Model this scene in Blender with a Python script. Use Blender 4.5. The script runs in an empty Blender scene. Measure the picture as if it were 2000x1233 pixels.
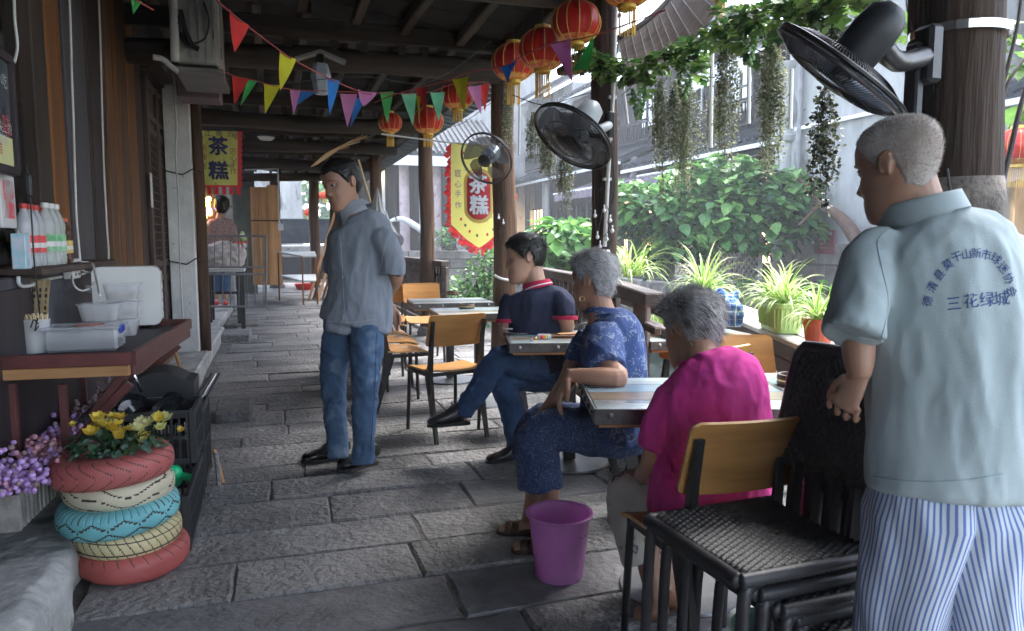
import bpy, math, random
import numpy as np
from mathutils import Vector, Matrix, noise
from mathutils.bvhtree import BVHTree
R = math.radians
random.seed(7)
S = bpy.context.scene
COL = S.collection

# ---------------- camera, sky, sun, exposure ----------------
F = 1450.0; CAMH = 1.3; YAW = R(17.6); PITCH = R(5.75)
cam_d = bpy.data.cameras.new('camera'); cam = bpy.data.objects.new('camera', cam_d); COL.objects.link(cam)
cam.location = (0, 0, CAMH); cam.rotation_euler = (R(90) - PITCH, 0, -YAW)
cam_d.sensor_width = 36; cam_d.lens = F * 36 / 2000; cam_d.clip_end = 600; cam_d.clip_start = .05
cam_d.dof.use_dof = True; cam_d.dof.focus_distance = 4.2; cam_d.dof.aperture_fstop = 9
S.camera = cam
SUN_EL, SUN_AZ = R(58), R(62)          # daylight through thick cloud, from the canal side
w = bpy.data.worlds.new('World'); S.world = w; w.use_nodes = True
nt = w.node_tree; nt.nodes.clear()
sky = nt.nodes.new('ShaderNodeTexSky'); sky.sky_type = 'NISHITA'; sky.sun_disc = False
sky.sun_elevation = SUN_EL; sky.sun_rotation = SUN_AZ; sky.air_density = 1.0; sky.dust_density = 1.5; sky.ozone_density = 1.2
bg = nt.nodes.new('ShaderNodeBackground'); bg.inputs[1].default_value = .15
out = nt.nodes.new('ShaderNodeOutputWorld')
hsv = nt.nodes.new('ShaderNodeHueSaturation'); hsv.inputs['Saturation'].default_value = .6; nt.links.new(sky.outputs[0], hsv.inputs['Color']); nt.links.new(hsv.outputs[0], bg.inputs[0]); nt.links.new(bg.outputs[0], out.inputs[0])
sun_d = bpy.data.lights.new('sun', 'SUN'); sun = bpy.data.objects.new('sun', sun_d); COL.objects.link(sun)
sun_d.energy = 1.5; sun_d.angle = R(30); sun_d.color = (1, .97, .93)
sun.rotation_euler = (R(90) - SUN_EL, 0, math.pi - SUN_AZ)
S.view_settings.view_transform = 'Standard'; S.view_settings.look = 'None'
S.view_settings.exposure = 3.0; S.view_settings.gamma = 1; S.view_settings.use_curve_mapping = False
cy = S.cycles
cy.use_denoising = True; cy.max_bounces = 7; cy.diffuse_bounces = 4; cy.glossy_bounces = 3; cy.transmission_bounces = 4
cy.transparent_max_bounces = 8; cy.volume_bounces = 0; cy.caustics_reflective = False; cy.caustics_refractive = False
cy.use_adaptive_sampling = True; cy.adaptive_threshold = .02; cy.sample_clamp_indirect = 6

# ---------------- measuring helpers (a sight line met at a real distance) ----------------
CO = Vector((0, 0, CAMH))
FW = Vector((math.sin(YAW) * math.cos(PITCH), math.cos(YAW) * math.cos(PITCH), -math.sin(PITCH)))
RT = Vector((math.cos(YAW), -math.sin(YAW), 0)); UP = RT.cross(FW)
def ray(x, y): return FW + RT * ((x - 1000) / F) + UP * ((616.5 - y) / F)
def PD(x, y, d): return CO + ray(x, y) * d
def PZ(x, y, z=0.): r = ray(x, y); return CO + r * ((z - CAMH) / r.z)
def PY(x, y, Y): r = ray(x, y); return CO + r * (Y / r.y)
def PX(x, y, X): r = ray(x, y); return CO + r * (X / r.x)

# ---------------- materials ----------------
GAIN = 1.45
def lin(c): return tuple((v / 12.92 if v <= .04045 else ((v + .055) / 1.055) ** 2.4) for v in c)
def mat(name, c, c2=None, rough=.6, sc=5, st=(1, 1, 1), bump=.2, bsc=40, bdist=.01, metal=0, var=.35, det=5, spec=.5,
        trans=0, alpha=1, emit=0, spots=None, world=False, rv=.12, sub=0, lo=.35, hi=.65, coat=0, tr=0):
    if any(k in name for k in ('wood', 'board', 'panel', 'tile', 'railing')): spec = min(spec, .22); rough = max(rough, .55)
    m = bpy.data.materials.new(name); m.use_nodes = True; n = m.node_tree; N = n.nodes; L = n.links
    b = N['Principled BSDF']
    if c2 is None: c2 = tuple(v * (1 - var) for v in c)
    if not emit: c = tuple(min(v * GAIN, max(v, .8)) for v in c); c2 = tuple(min(v * GAIN, max(v, .75)) for v in c2)
    tc = N.new('ShaderNodeTexCoord'); mp = N.new('ShaderNodeMapping'); mp.inputs['Scale'].default_value = st
    if world:
        g = N.new('ShaderNodeNewGeometry'); L.new(g.outputs['Position'], mp.inputs[0])
    else:
        oi = N.new('ShaderNodeObjectInfo'); ad = N.new('ShaderNodeVectorMath'); ad.operation = 'ADD'
        ml = N.new('ShaderNodeMath'); ml.operation = 'MULTIPLY'; ml.inputs[1].default_value = 37
        L.new(oi.outputs['Random'], ml.inputs[0]); L.new(tc.outputs['Object'], ad.inputs[0]); L.new(ml.outputs[0], ad.inputs[1])
        L.new(ad.outputs[0], mp.inputs[0])
    nz = N.new('ShaderNodeTexNoise'); nz.inputs['Scale'].default_value = sc; nz.inputs['Detail'].default_value = det; nz.inputs['Roughness'].default_value = .62
    L.new(mp.outputs[0], nz.inputs['Vector'])
    cr = N.new('ShaderNodeValToRGB'); cr.color_ramp.elements[0].position = lo; cr.color_ramp.elements[1].position = hi
    cr.color_ramp.elements[0].color = (*c2, 1); cr.color_ramp.elements[1].color = (*c, 1)
    L.new(nz.outputs[0], cr.inputs[0]); col = cr.outputs[0]
    if spots:                                   # (colour, scale, threshold) patches of wear
        n2 = N.new('ShaderNodeTexNoise'); n2.inputs['Scale'].default_value = spots[1]; n2.inputs['Detail'].default_value = 7; L.new(mp.outputs[0], n2.inputs['Vector'])
        r2 = N.new('ShaderNodeValToRGB'); r2.color_ramp.elements[0].position = spots[2]; r2.color_ramp.elements[1].position = spots[2] + .08
        L.new(n2.outputs[0], r2.inputs[0]); mx = N.new('ShaderNodeMixRGB'); mx.inputs[2].default_value = (*spots[0], 1)
        L.new(r2.outputs[0], mx.inputs[0]); L.new(col, mx.inputs[1]); col = mx.outputs[0]
    if not world and rv:
        hs = N.new('ShaderNodeHueSaturation'); mr = N.new('ShaderNodeMapRange'); mr.inputs[3].default_value = 1 - rv; mr.inputs[4].default_value = 1 + rv
        L.new(oi.outputs['Random'], mr.inputs[0]); L.new(mr.outputs[0], hs.inputs['Value']); L.new(col, hs.inputs['Color']); col = hs.outputs[0]
    L.new(col, b.inputs['Base Color'])
    rr = N.new('ShaderNodeMapRange'); rr.inputs[3].default_value = max(0, rough - .12); rr.inputs[4].default_value = min(1, rough + .12)
    L.new(nz.outputs[0], rr.inputs[0]); L.new(rr.outputs[0], b.inputs['Roughness'])
    b.inputs['Metallic'].default_value = metal; b.inputs['Specular IOR Level'].default_value = spec
    b.inputs['Transmission Weight'].default_value = trans; b.inputs['Alpha'].default_value = alpha
    b.inputs['Coat Weight'].default_value = coat
    if sub: b.inputs['Subsurface Weight'].default_value = sub; b.inputs['Subsurface Scale'].default_value = .01
    if emit: L.new(col, b.inputs['Emission Color']); b.inputs['Emission Strength'].default_value = emit
    if bump:
        nb = N.new('ShaderNodeTexNoise'); nb.inputs['Scale'].default_value = bsc; nb.inputs['Detail'].default_value = 6; L.new(mp.outputs[0], nb.inputs['Vector'])
        bp = N.new('ShaderNodeBump'); bp.inputs['Strength'].default_value = bump; bp.inputs['Distance'].default_value = bdist
        L.new(nb.outputs[0], bp.inputs['Height']); L.new(bp.outputs[0], b.inputs['Normal'])
    if tr:                                      # thin leaves, paper and cloth let light through
        t = N.new('ShaderNodeBsdfTranslucent'); L.new(col, t.inputs[0]); ms = N.new('ShaderNodeMixShader'); ms.inputs[0].default_value = tr
        L.new(b.outputs[0], ms.inputs[1]); L.new(t.outputs[0], ms.inputs[2]); L.new(ms.outputs[0], N['Material Output'].inputs[0])
    m['col'] = 1
    return m
def nodes_of(m):
    N = m.node_tree.nodes; return N, m.node_tree.links, N['Principled BSDF']
def overlay(m, build):
    """build(N, L, vec, colour socket) -> new colour socket"""
    N, L, b = nodes_of(m); mp = [x for x in N if x.type == 'MAPPING'][0]; old = b.inputs['Base Color'].links[0].from_socket
    tc = [x for x in N if x.type == 'TEX_COORD'][0]
    new = build(N, L, tc.outputs['Object'], old); L.new(new, b.inputs['Base Color'])
    for x in N:
        if x.type == 'BSDF_TRANSLUCENT': L.new(new, x.inputs[0])
    return m

# ---------------- mesh builder ----------------
def frame_from(d, side=None):
    d = d.normalized(); s = side if side is not None else (Vector((0, 0, 1)) if abs(d.z) < .9 else Vector((1, 0, 0))).cross(d)
    s = (s - d * s.dot(d)); s = s.normalized() if s.length > 1e-6 else d.orthogonal().normalized()
    return s, d.cross(s)
class MB:
    rs = 1.0
    def __init__(s): s.v = []; s.f = []; s.mi = []; s.cur = 0
    def add(s, vs, fs):
        o = len(s.v); s.v += [tuple(p) for p in vs]; s.f += [tuple(i + o for i in f) for f in fs]; s.mi += [s.cur] * len(fs); return s
    def box(s, c, size, rot=None, bev=0, jit=0):
        hx, hy, hz = size[0] / 2, size[1] / 2, size[2] / 2; c = Vector(c)
        if bev <= 0:
            vs = [Vector((x, y, z)) for x in (-hx, hx) for y in (-hy, hy) for z in (-hz, hz)]
            fs = [(0, 1, 3, 2), (4, 6, 7, 5), (0, 4, 5, 1), (2, 3, 7, 6), (0, 2, 6, 4), (1, 5, 7, 3)]
        else:
            b = min(bev, hx * .9, hy * .9, hz * .9); vs = []; idx = {}
            for ix, x in enumerate((-1, 1)):
                for iy, y in enumerate((-1, 1)):
                    for iz, z in enumerate((-1, 1)):
                        for a in range(3):
                            p = [x * (hx - b), y * (hy - b), z * (hz - b)]; p[a] = (x * hx, y * hy, z * hz)[a]
                            idx[(ix, iy, iz, a)] = len(vs); vs.append(Vector(p))
            fs = []
            for a in range(3):
                o = [k for k in range(3) if k != a]
                for e in (0, 1):
                    q = []
                    for u, v in ((0, 0), (1, 0), (1, 1), (0, 1)):
                        k = [0, 0, 0]; k[a] = e; k[o[0]] = u; k[o[1]] = v; q.append(idx[(*k, a)])
                    fs.append(tuple(q))
                for u in (0, 1):
                    for v in (0, 1):
                        k0 = [0, 0, 0]; k1 = [0, 0, 0]; k0[a] = 0; k1[a] = 1
                        for k in (k0, k1): k[o[0]] = u; k[o[1]] = v
                        fs.append((idx[(*k0, o[0])], idx[(*k1, o[0])], idx[(*k1, o[1])], idx[(*k0, o[1])]))
            for ix in (0, 1):
                for iy in (0, 1):
                    for iz in (0, 1): fs.append(tuple(idx[(ix, iy, iz, a)] for a in range(3)))
        if jit: vs = [p + Vector([random.uniform(-jit, jit) for _ in range(3)]) for p in vs]
        if rot is not None:
            m = rot if isinstance(rot, Matrix) else Matrix.Rotation(rot, 3, 'Z'); vs = [m @ p for p in vs]
        return s.add([p + c for p in vs], fs)
    def bar(s, a, b, w_, h_, up=None, bev=0):
        a = Vector(a); b = Vector(b); d = b - a; sd, u = frame_from(d, up)
        m = Matrix((sd, d.normalized(), u)).transposed()
        return s.box((a + b) / 2, (w_, d.length, h_), m, bev)
    def tube(s, pts, rad, n=10, caps=True, side=None, closed=False, sq=0):
        pts = [Vector(p) for p in pts]; k = len(pts)
        if not isinstance(rad, (list, tuple)): rad = [rad] * k
        vs = []; prev = side
        for i, p in enumerate(pts):
            if closed: d = pts[(i + 1) % k] - pts[i - 1]
            else: d = pts[min(i + 1, k - 1)] - pts[max(i - 1, 0)]
            sd, u = frame_from(d, prev); prev = sd if side is None else side
            r = rad[i]; ra, rb = r if isinstance(r, (list, tuple)) else (r, r); ra *= MB.rs; rb *= MB.rs
            for j in range(n):
                t = 2 * math.pi * j / n; c_, s_ = math.cos(t), math.sin(t)
                if sq: c_ = math.copysign(abs(c_) ** (1 - sq), c_); s_ = math.copysign(abs(s_) ** (1 - sq), s_)
                vs.append(p + sd * (ra * c_) + u * (rb * s_))
        fs = []
        for i in range(k if closed else k - 1):
            a = i * n; b = ((i + 1) % k) * n
            for j in range(n): fs.append((a + j, a + (j + 1) % n, b + (j + 1) % n, b + j))
        if caps and not closed: fs.append(tuple(reversed(range(n)))); fs.append(tuple((k - 1) * n + j for j in range(n)))
        return s.add(vs, fs)
    def lathe(s, prof, o=(0, 0, 0), n=24, m=None, arc=1.0, caps=False):
        o = Vector(o); vs = []; fs = []
        for r, z in prof:
            for j in range(n):
                t = 2 * math.pi * j / n; p = Vector((r * math.cos(t), r * math.sin(t), z))
                vs.append((m @ p if m else p) + o)
        for i in range(len(prof) - 1):
            for j in range(n): fs.append((i * n + j, i * n + (j + 1) % n, (i + 1) * n + (j + 1) % n, (i + 1) * n + j))
        if caps: fs.append(tuple(reversed(range(n)))); fs.append(tuple((len(prof) - 1) * n + j for j in range(n)))
        return s.add(vs, fs)
    def ball(s, c, r, n=10, m=None):
        r = r if isinstance(r, (list, tuple, Vector)) else (r, r, r); k = max(4, n // 2 + 1)
        vs = []; c = Vector(c)
        for i in range(k + 1):
            a = math.pi * i / k
            for j in range(n):
                t = 2 * math.pi * j / n; p = Vector((r[0] * math.sin(a) * math.cos(t), r[1] * math.sin(a) * math.sin(t), r[2] * math.cos(a)))
                vs.append((m @ p if m else p) + c)
        return s.add(vs, [(i * n + j, (i + 1) * n + j, (i + 1) * n + (j + 1) % n, i * n + (j + 1) % n) for i in range(k) for j in range(n)])
    def prism(s, poly, d):
        poly = [Vector(p) for p in poly]; d = Vector(d); n = len(poly)
        return s.add(poly + [p + d for p in poly], [tuple(reversed(range(n))), tuple(range(n, 2 * n))] + [(i, (i + 1) % n, n + (i + 1) % n, n + i) for i in range(n)])
    def quad(s, a, b, c, d): return s.add([a, b, c, d], [(0, 1, 2, 3)])
    def grid(s, fn, nu, nv, closeu=False):
        vs = [fn(i / nu, j / nv) for j in range(nv + 1) for i in range(nu + (0 if closeu else 1))]; w_ = nu + (0 if closeu else 1)
        return s.add(vs, [(j * w_ + i, j * w_ + (i + 1) % w_, (j + 1) * w_ + (i + 1) % w_, (j + 1) * w_ + i) for j in range(nv) for i in range(nu)])
    def mesh(s, name, smooth=False, off=None):
        me = bpy.data.meshes.new(name); v = s.v if off is None else [(p[0] - off[0], p[1] - off[1], p[2] - off[2]) for p in s.v]
        me.from_pydata(v, [], s.f)
        if any(s.mi): me.polygons.foreach_set('material_index', s.mi)
        me.update()
        if smooth: smooth_mesh(me, smooth)
        return me
    def build(s, name, m, parent=None, smooth=False, world=False):
        """one mesh object; world=True: the verts are world positions of a thing that is not rotated"""
        off = None
        if world:
            if parent is None: 
                a = np.array(s.v); off = Vector(((a[:, 0].min() + a[:, 0].max()) / 2, (a[:, 1].min() + a[:, 1].max()) / 2, a[:, 2].min()))
            else:
                r = parent
                while r.parent: r = r.parent
                off = r.location
        me = s.mesh(name, smooth, off)
        o = obj(name, me, m, parent)
        if world and parent is None: o.location = off
        return o
def smooth_mesh(me, ang=True):
    me.polygons.foreach_set('use_smooth', [True] * len(me.polygons))
    if ang is not True: 
        try: me.set_sharp_from_angle(angle=R(ang))
        except Exception: pass
    me.update()
def obj(name, me, m, parent=None, mw=None):
    o = bpy.data.objects.new(name, me); COL.objects.link(o)
    for k in (m if isinstance(m, (list, tuple)) else [m]):
        if len(me.materials) < (len(m) if isinstance(m, (list, tuple)) else 1): me.materials.append(k)
    if parent is not None: o.parent = parent
    if mw is not None: o.matrix_basis = mw
    return o
def tag(o, label=None, cat=None, group=None, kind=None):
    if label: o['label'] = label
    if cat: o['category'] = cat
    if group: o['group'] = group
    if kind: o['kind'] = kind
    return o
def thing(name, label, cat, loc=(0, 0, 0), rz=0, group=None):
    o = bpy.data.objects.new(name, None); COL.objects.link(o); o.location = loc; o.rotation_euler = (0, 0, rz); o.empty_display_size = .1
    return tag(o, label, cat, group)
def struct(o): o['kind'] = 'structure'; return o
def stuff(o): o['kind'] = 'stuff'; return o
def dup(root, loc, rz=0, label=None, group=None, scale=None):
    def cp(o, par):
        c = o.copy(); COL.objects.link(c); c.parent = par
        for ch in [x for x in KIDS.get(o.name, [])]: cp(ch, c)
        return c
    global KIDS
    KIDS = {}
    for o in COL.objects:
        if o.parent: KIDS.setdefault(o.parent.name, []).append(o)
    c = cp(root, None); c.location = loc; c.rotation_euler = (0, 0, rz)
    if scale: c.scale = (scale,) * 3
    if label: c['label'] = label
    if group: c['group'] = group
    return c
def remesh(mb, vox, smooth=2, name='body', factor=.5):
    me = mb.mesh('t'); o = bpy.data.objects.new('t', me); COL.objects.link(o)
    r = o.modifiers.new('r', 'REMESH'); r.mode = 'VOXEL'; r.voxel_size = vox; r.use_smooth_shade = True
    if smooth: q = o.modifiers.new('s', 'SMOOTH'); q.iterations = smooth; q.factor = factor
    dg = bpy.context.evaluated_depsgraph_get(); me2 = bpy.data.meshes.new_from_object(o.evaluated_get(dg))
    bpy.data.objects.remove(o); bpy.data.meshes.remove(me); me2.name = name; smooth_mesh(me2); me2.materials.clear(); return me2
def displace(me, fn):
    n = len(me.vertices); co = np.empty(n * 3, 'f'); no = np.empty(n * 3, 'f'); me.vertices.foreach_get('co', co); me.vertices.foreach_get('normal', no)
    co = co.reshape(-1, 3); no = no.reshape(-1, 3)
    a = np.array([fn(Vector(co[i]), Vector(no[i])) for i in range(n)], 'f')
    co += no * a[:, None]; me.vertices.foreach_set('co', co.ravel()); me.update()
def folds(me, amp, sc, seed=0, fine=.3):
    sc = Vector(sc)
    def f(p, n):
        q = Vector((p.x * sc.x, p.y * sc.y, p.z * sc.z)) + Vector((seed * 3.1, seed * 1.7, 0))
        w_ = noise.noise_vector(q * .35) * 1.2
        a = noise.noise(q + w_); b = noise.noise(q * 2.3 + w_ + Vector((9, 2, 4)))
        return amp * ((1 - abs(a) * 2.6) * .8 + fine * (1 - abs(b) * 2.5) - .3)
    displace(me, f)
def catmull(pts, k=4):
    P_ = [Vector(p) for p in pts]; out = []
    for i in range(len(P_) - 1):
        a = P_[max(i - 1, 0)]; b = P_[i]; c = P_[i + 1]; d = P_[min(i + 2, len(P_) - 1)]
        for t in range(k):
            t /= k; out.append(.5 * ((2 * b) + (c - a) * t + (2 * a - 5 * b + 4 * c - d) * t * t + (3 * b - a - 3 * c + d) * t ** 3))
    return out + [P_[-1]]
def text_mesh(s, size, font_extr=0.0, space=1.0):
    cu = bpy.data.curves.new('t', 'FONT'); cu.body = s; cu.size = size; cu.align_x = 'CENTER'; cu.align_y = 'CENTER'; cu.extrude = font_extr; cu.space_line = space; cu.resolution_u = 3
    o = bpy.data.objects.new('t', cu); COL.objects.link(o); dg = bpy.context.evaluated_depsgraph_get()
    me = bpy.data.meshes.new_from_object(o.evaluated_get(dg)); bpy.data.objects.remove(o); bpy.data.curves.remove(cu); me.materials.clear(); return me
def text_on(s, size, origin, xa, za, m, parent, name='lettering', bold=.0, conf=None, off=None):
    """flat lettering on the plane origin + xa*x + za*y; conf bends points onto a cloth"""
    me = text_mesh(s, size)
    if bold:
        o2 = [text_mesh(s, size) for _ in range(4)]; mb = MB()
        for q, (dx, dy) in zip([me] + o2, [(0, 0), (bold, 0), (-bold, 0), (0, bold), (0, -bold)]):
            mb.add([(v.co.x + dx, v.co.y + dy, v.co.z + random.random() * 0) for v in q.vertices], [tuple(p.vertices) for p in q.polygons])
        # the offset copies lie a hair apart so no two faces share a plane
        k = len(me.vertices); mb.v = [(p[0], p[1], (i // k) * .00025) for i, p in enumerate(mb.v)]
        me = mb.mesh('t')
    origin = Vector(origin); xa = Vector(xa).normalized(); za = Vector(za).normalized(); n = xa.cross(za)
    r = parent
    while r.parent: r = r.parent
    L_ = r.location
    for v in me.vertices:
        p = origin + xa * v.co.x + za * v.co.y + n * v.co.z
        if conf: p = conf(p)
        v.co = p - L_
    me.update(); me.name = name
    return obj(name, me, m, parent)
# ================= materials =================
GAIN = 1.5
stone = mat('stone', (.175, .17, .168), (.07, .07, .072), rough=.72, spec=.3, sc=2.6, lo=.3, hi=.7, bump=.85, bsc=30, bdist=.04, rv=.22, spots=((.27, .27, .27), 9, .62))
stone_scored = mat('scored stone', (.15, .15, .155), (.08, .08, .085), rough=.7, sc=4, bump=.6, bsc=30, bdist=.02, rv=.15)
def _scored(m):
    N, L, b = nodes_of(m); g = N.new('ShaderNodeNewGeometry'); bp = [x for x in N if x.type == 'BUMP'][0]; last = bp.outputs[0]
    for a in (35, -35):
        mp = N.new('ShaderNodeMapping'); mp.inputs['Rotation'].default_value = (0, 0, R(a)); L.new(g.outputs['Position'], mp.inputs[0])
        wv = N.new('ShaderNodeTexWave'); wv.inputs['Scale'].default_value = 4.2; wv.inputs['Distortion'].default_value = .6; wv.wave_profile = 'SAW'; L.new(mp.outputs[0], wv.inputs[0])
        q = N.new('ShaderNodeBump'); q.inputs['Strength'].default_value = .35; q.inputs['Distance'].default_value = .02; L.new(wv.outputs['Fac'], q.inputs['Height']); L.new(last, q.inputs['Normal']); last = q.outputs[0]
    L.new(last, b.inputs['Normal'])
_scored(stone_scored)
dirt = mat('dirt', (.05, .047, .043), (.025, .025, .025), rough=.95, sc=20, bump=.5, world=True)
kerbstone = mat('pale stone', (.32, .32, .31), (.17, .17, .165), rough=.75, sc=5, bump=.6, bsc=22, bdist=.02, spots=((.1, .1, .09), 6, .62))
wood_dark = mat('dark old wood', (.055, .04, .032), (.022, .017, .015), rough=.6, sc=7, st=(1, 1, .08), bump=.35, bsc=30)
wood_y = mat('dark beam wood along', (.05, .038, .03), (.018, .015, .013), rough=.65, sc=7, st=(1, .08, 1), bump=.4, bsc=30)
wood_x = mat('dark beam wood across', (.05, .038, .03), (.014, .011, .01), rough=.65, sc=7, st=(.08, 1, 1), bump=.4, bsc=30, spots=((.12, .1, .085), 4, .64))
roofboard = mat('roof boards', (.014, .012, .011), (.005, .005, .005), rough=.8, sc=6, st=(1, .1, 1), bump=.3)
wood_post = mat('weathered post wood', (.11, .06, .035), (.022, .014, .01), rough=.6, sc=6, st=(1.6, 1.6, .1), bump=.5, bsc=35, bdist=.02, spots=((.02, .016, .014), 9, .6))
wood_post_dark = mat('dark post wood', (.075, .045, .032), (.018, .014, .013), rough=.55, sc=6, st=(1.4, 1.4, .12), bump=.5, bsc=35, bdist=.02)
wood_org = mat('orange brown wood', (.2, .085, .028), (.1, .042, .016), rough=.5, sc=9, st=(1.5, 1.5, .08), bump=.2)
wood_brn = mat('mid brown wood', (.14, .075, .04), (.045, .025, .015), rough=.5, sc=9, st=(1.5, 1.5, .08), bump=.3)
panel_grey = mat('grey painted panel', (.085, .085, .1), (.05, .048, .058), rough=.45, sc=6, st=(1, 1, .2), bump=.15)
panel_dark = mat('dark lacquered panel', (.045, .034, .038), (.022, .018, .02), rough=.4, sc=8, st=(1, 1, .1), bump=.2)
door_wood = mat('carved door wood', (.085, .058, .05), (.035, .024, .022), rough=.45, sc=8, st=(1, 1, .1), bump=.3)
rail_wood = mat('railing wood', (.1, .08, .072), (.04, .03, .027), rough=.45, sc=8, st=(1.5, .15, 1), bump=.35, bsc=30)
ledge_top = mat('ledge top boards', (.36, .33, .3), (.2, .18, .165), rough=.4, sc=6, st=(1.5, .15, 1), bump=.2)
white_wash = mat('whitewash', (.66, .68, .68), (.4, .41, .4), rough=.85, sc=3, bump=.3, spots=((.12, .12, .11), 11, .66))
white_plastic = mat('white plastic', (.75, .76, .76), (.68, .69, .69), rough=.35, bump=0, rv=.03)
black_plastic = mat('black plastic', (.02, .021, .024), (.011, .012, .014), rough=.48, bump=.05, rv=.05)
black_metal = mat('black metal', (.018, .018, .02), (.01, .01, .011), rough=.38, bump=.1, rv=.05, spec=.6)
grey_metal = mat('grey painted metal', (.16, .16, .165), (.1, .1, .1), rough=.45, bump=.1)
bright_metal = mat('bright metal', (.6, .6, .62), (.5, .5, .52), rough=.25, metal=1, bump=0)
red_paint = mat('dark red paint', (.1, .028, .026), (.055, .018, .018), rough=.42, sc=7, bump=.15, spots=((.05, .03, .028), 12, .66))
raw_wood = mat('raw timber', (.42, .23, .1), (.26, .13, .055), rough=.6, sc=9, st=(.1, 1, 1), bump=.2, spots=((.1, .05, .025), 5, .66))
raw_wood_z = mat('raw timber upright', (.52, .28, .12), (.34, .18, .075), rough=.6, sc=7, st=(1.5, 1.5, .1), bump=.2, spots=((.12, .06, .03), 5, .68))
wire_white = mat('white cable', (.6, .6, .58), (.42, .42, .4), rough=.5, bump=0)
wire_black = mat('black cable', (.015, .015, .016), rough=.5, bump=0)
glass = mat('glass', (.95, .97, .98), rough=.04, bump=0, trans=1, rv=0)
mirror_glass = mat('dark window glass', (.25, .27, .3), (.2, .2, .22), rough=.03, bump=0, metal=1, rv=0)
brass = mat('brass', (.6, .42, .15), rough=.3, metal=1, bump=0)

# ================= ground =================
g = MB(); g.box((-2, 20, -.14), (10.4, 70, .2)); ground = struct(g.build('ground', dirt, world=True))
g = MB(); g.quad((3.25, -20, -1.35), (8.8, -20, -1.35), (8.8, 90, -1.35), (3.25, 90, -1.35))
water_m = mat('canal water', (.03, .05, .04), rough=.06, bump=.3, bsc=5, world=True); struct(g.build('water', water_m, world=True))
floor = struct(thing('floor', None, None, (0, 8, 0)))
g = MB(); g.box((.9, 11, -.03), (4.0, 26, .036)); g.build('joint_grit', mat('joint grit', (.1, .095, .09), (.045, .043, .04), rough=.95, sc=14, bump=.8, bsc=90, world=True), floor, world=True)
def slab_mesh(x0, x1, y0, y1, h=.05, seed=0):
    rnd = random.Random(seed); j = .007; pts = []
    for (ax, ay), (bx, by) in (((x0, y0), (x1, y0)), ((x1, y0), (x1, y1)), ((x1, y1), (x0, y1)), ((x0, y1), (x0, y0))):
        L_ = math.hypot(bx - ax, by - ay); k = 3
        for i in range(k):
            t = i / k; pts.append((ax + (bx - ax) * t + rnd.uniform(-j, j), ay + (by - ay) * t + rnd.uniform(-j, j)))
    cx = sum(p[0] for p in pts) / len(pts); cyy = sum(p[1] for p in pts) / len(pts)
    n = len(pts); mb = MB(); v = []
    for z, ins in ((-h, 0), (-.012, 0), (0, .012)):
        for x, y in pts:
            dx, dy = x - cx, y - cyy; l = math.hypot(dx, dy)
            v.append((x - dx / l * ins, y - dy / l * ins, z + (rnd.uniform(-.003, .003) if z == 0 else 0)))
    v = [(x - cx, y - cyy, z) for x, y, z in v] + [(0, 0, .002)]
    f = [(r * n + i, r * n + (i + 1) % n, (r + 1) * n + (i + 1) % n, (r + 1) * n + i) for r in (0, 1) for i in range(n)]
    f += [(2 * n + i, 2 * n + (i + 1) % n, 3 * n) for i in range(n)]
    mb.add(v, f); return mb.mesh('slab', 25), cx, cyy
y = -1.2; k = 0
while y < 23.5:
    dy = random.uniform(.26, .46) * (1 if y < 8 else 1.25); x = -.62 + random.uniform(-.25, .05); first = True
    while x < 2.55:
        dx = random.choice((.45, .6, .8, 1.0, 1.3)) * random.uniform(.85, 1.1); x1 = min(x + dx, 2.62)
        if 2.62 - x1 < .3: x1 = 2.62
        me, cx, cyy = slab_mesh(x + .002, x1 - .002, y + .004 + random.uniform(0, .008), y + dy - .004, seed=k)
        o = obj('slab', me, stone_scored if (y < 2.55 and k % 4) or k % 19 == 3 else stone, floor, Matrix.Translation((cx, cyy - 8, random.uniform(-.004, .006))) @ Matrix.Rotation(random.uniform(-.008, .008), 4, 'X') @ Matrix.Rotation(random.uniform(-.006, .006), 4, 'Y')); k += 1
        x = x1
    y += dy
# raised stone edge along the shop fronts
plat = struct(thing('raised_walk', None, None, (-.9, 7, 0)))
for (x0, x1, y0, y1, z) in ((-1.15, -.66, 5.1, 6.6, .15), (-1.15, -.69, 6.61, 8.9, .16), (-1.3, -.7, 8.92, 10.8, .13), (-1.5, -.8, 10.82, 13.4, .12), (-1.15, -.72, 4.4, 5.08, .07), (-1.6, -.8, 13.42, 22, .12)):
    mb = MB(); mb.box(((x0 + x1) / 2, (y0 + y1) / 2, z / 2 - .02), (x1 - x0, y1 - y0, z + .04), bev=.02, jit=.008); o = mb.build('kerb_stone', kerbstone, plat, world=True, smooth=30)
for (px0, px1, py, Yd, h, nm) in ((418, 490, 830, .5, .085, 'wide worn step stone at the foot of the raised walk'), (433, 488, 670, .7, .1, 'small square step stone in front of the whitewashed pillar'), (440, 505, 640, .8, .05, 'low far step stone nearest the metal gate')):
    a = PZ(px0, py, .0); b = PZ(px1, py, .0); mb = MB(); mb.box(((a.x + b.x) / 2, a.y + Yd / 2, h / 2 - .01), (b.x - a.x, Yd, h + .02), bev=.015, jit=.006)
    tag(mb.build('step_stone', stone, world=True, smooth=30), nm, 'stone block')
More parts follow.
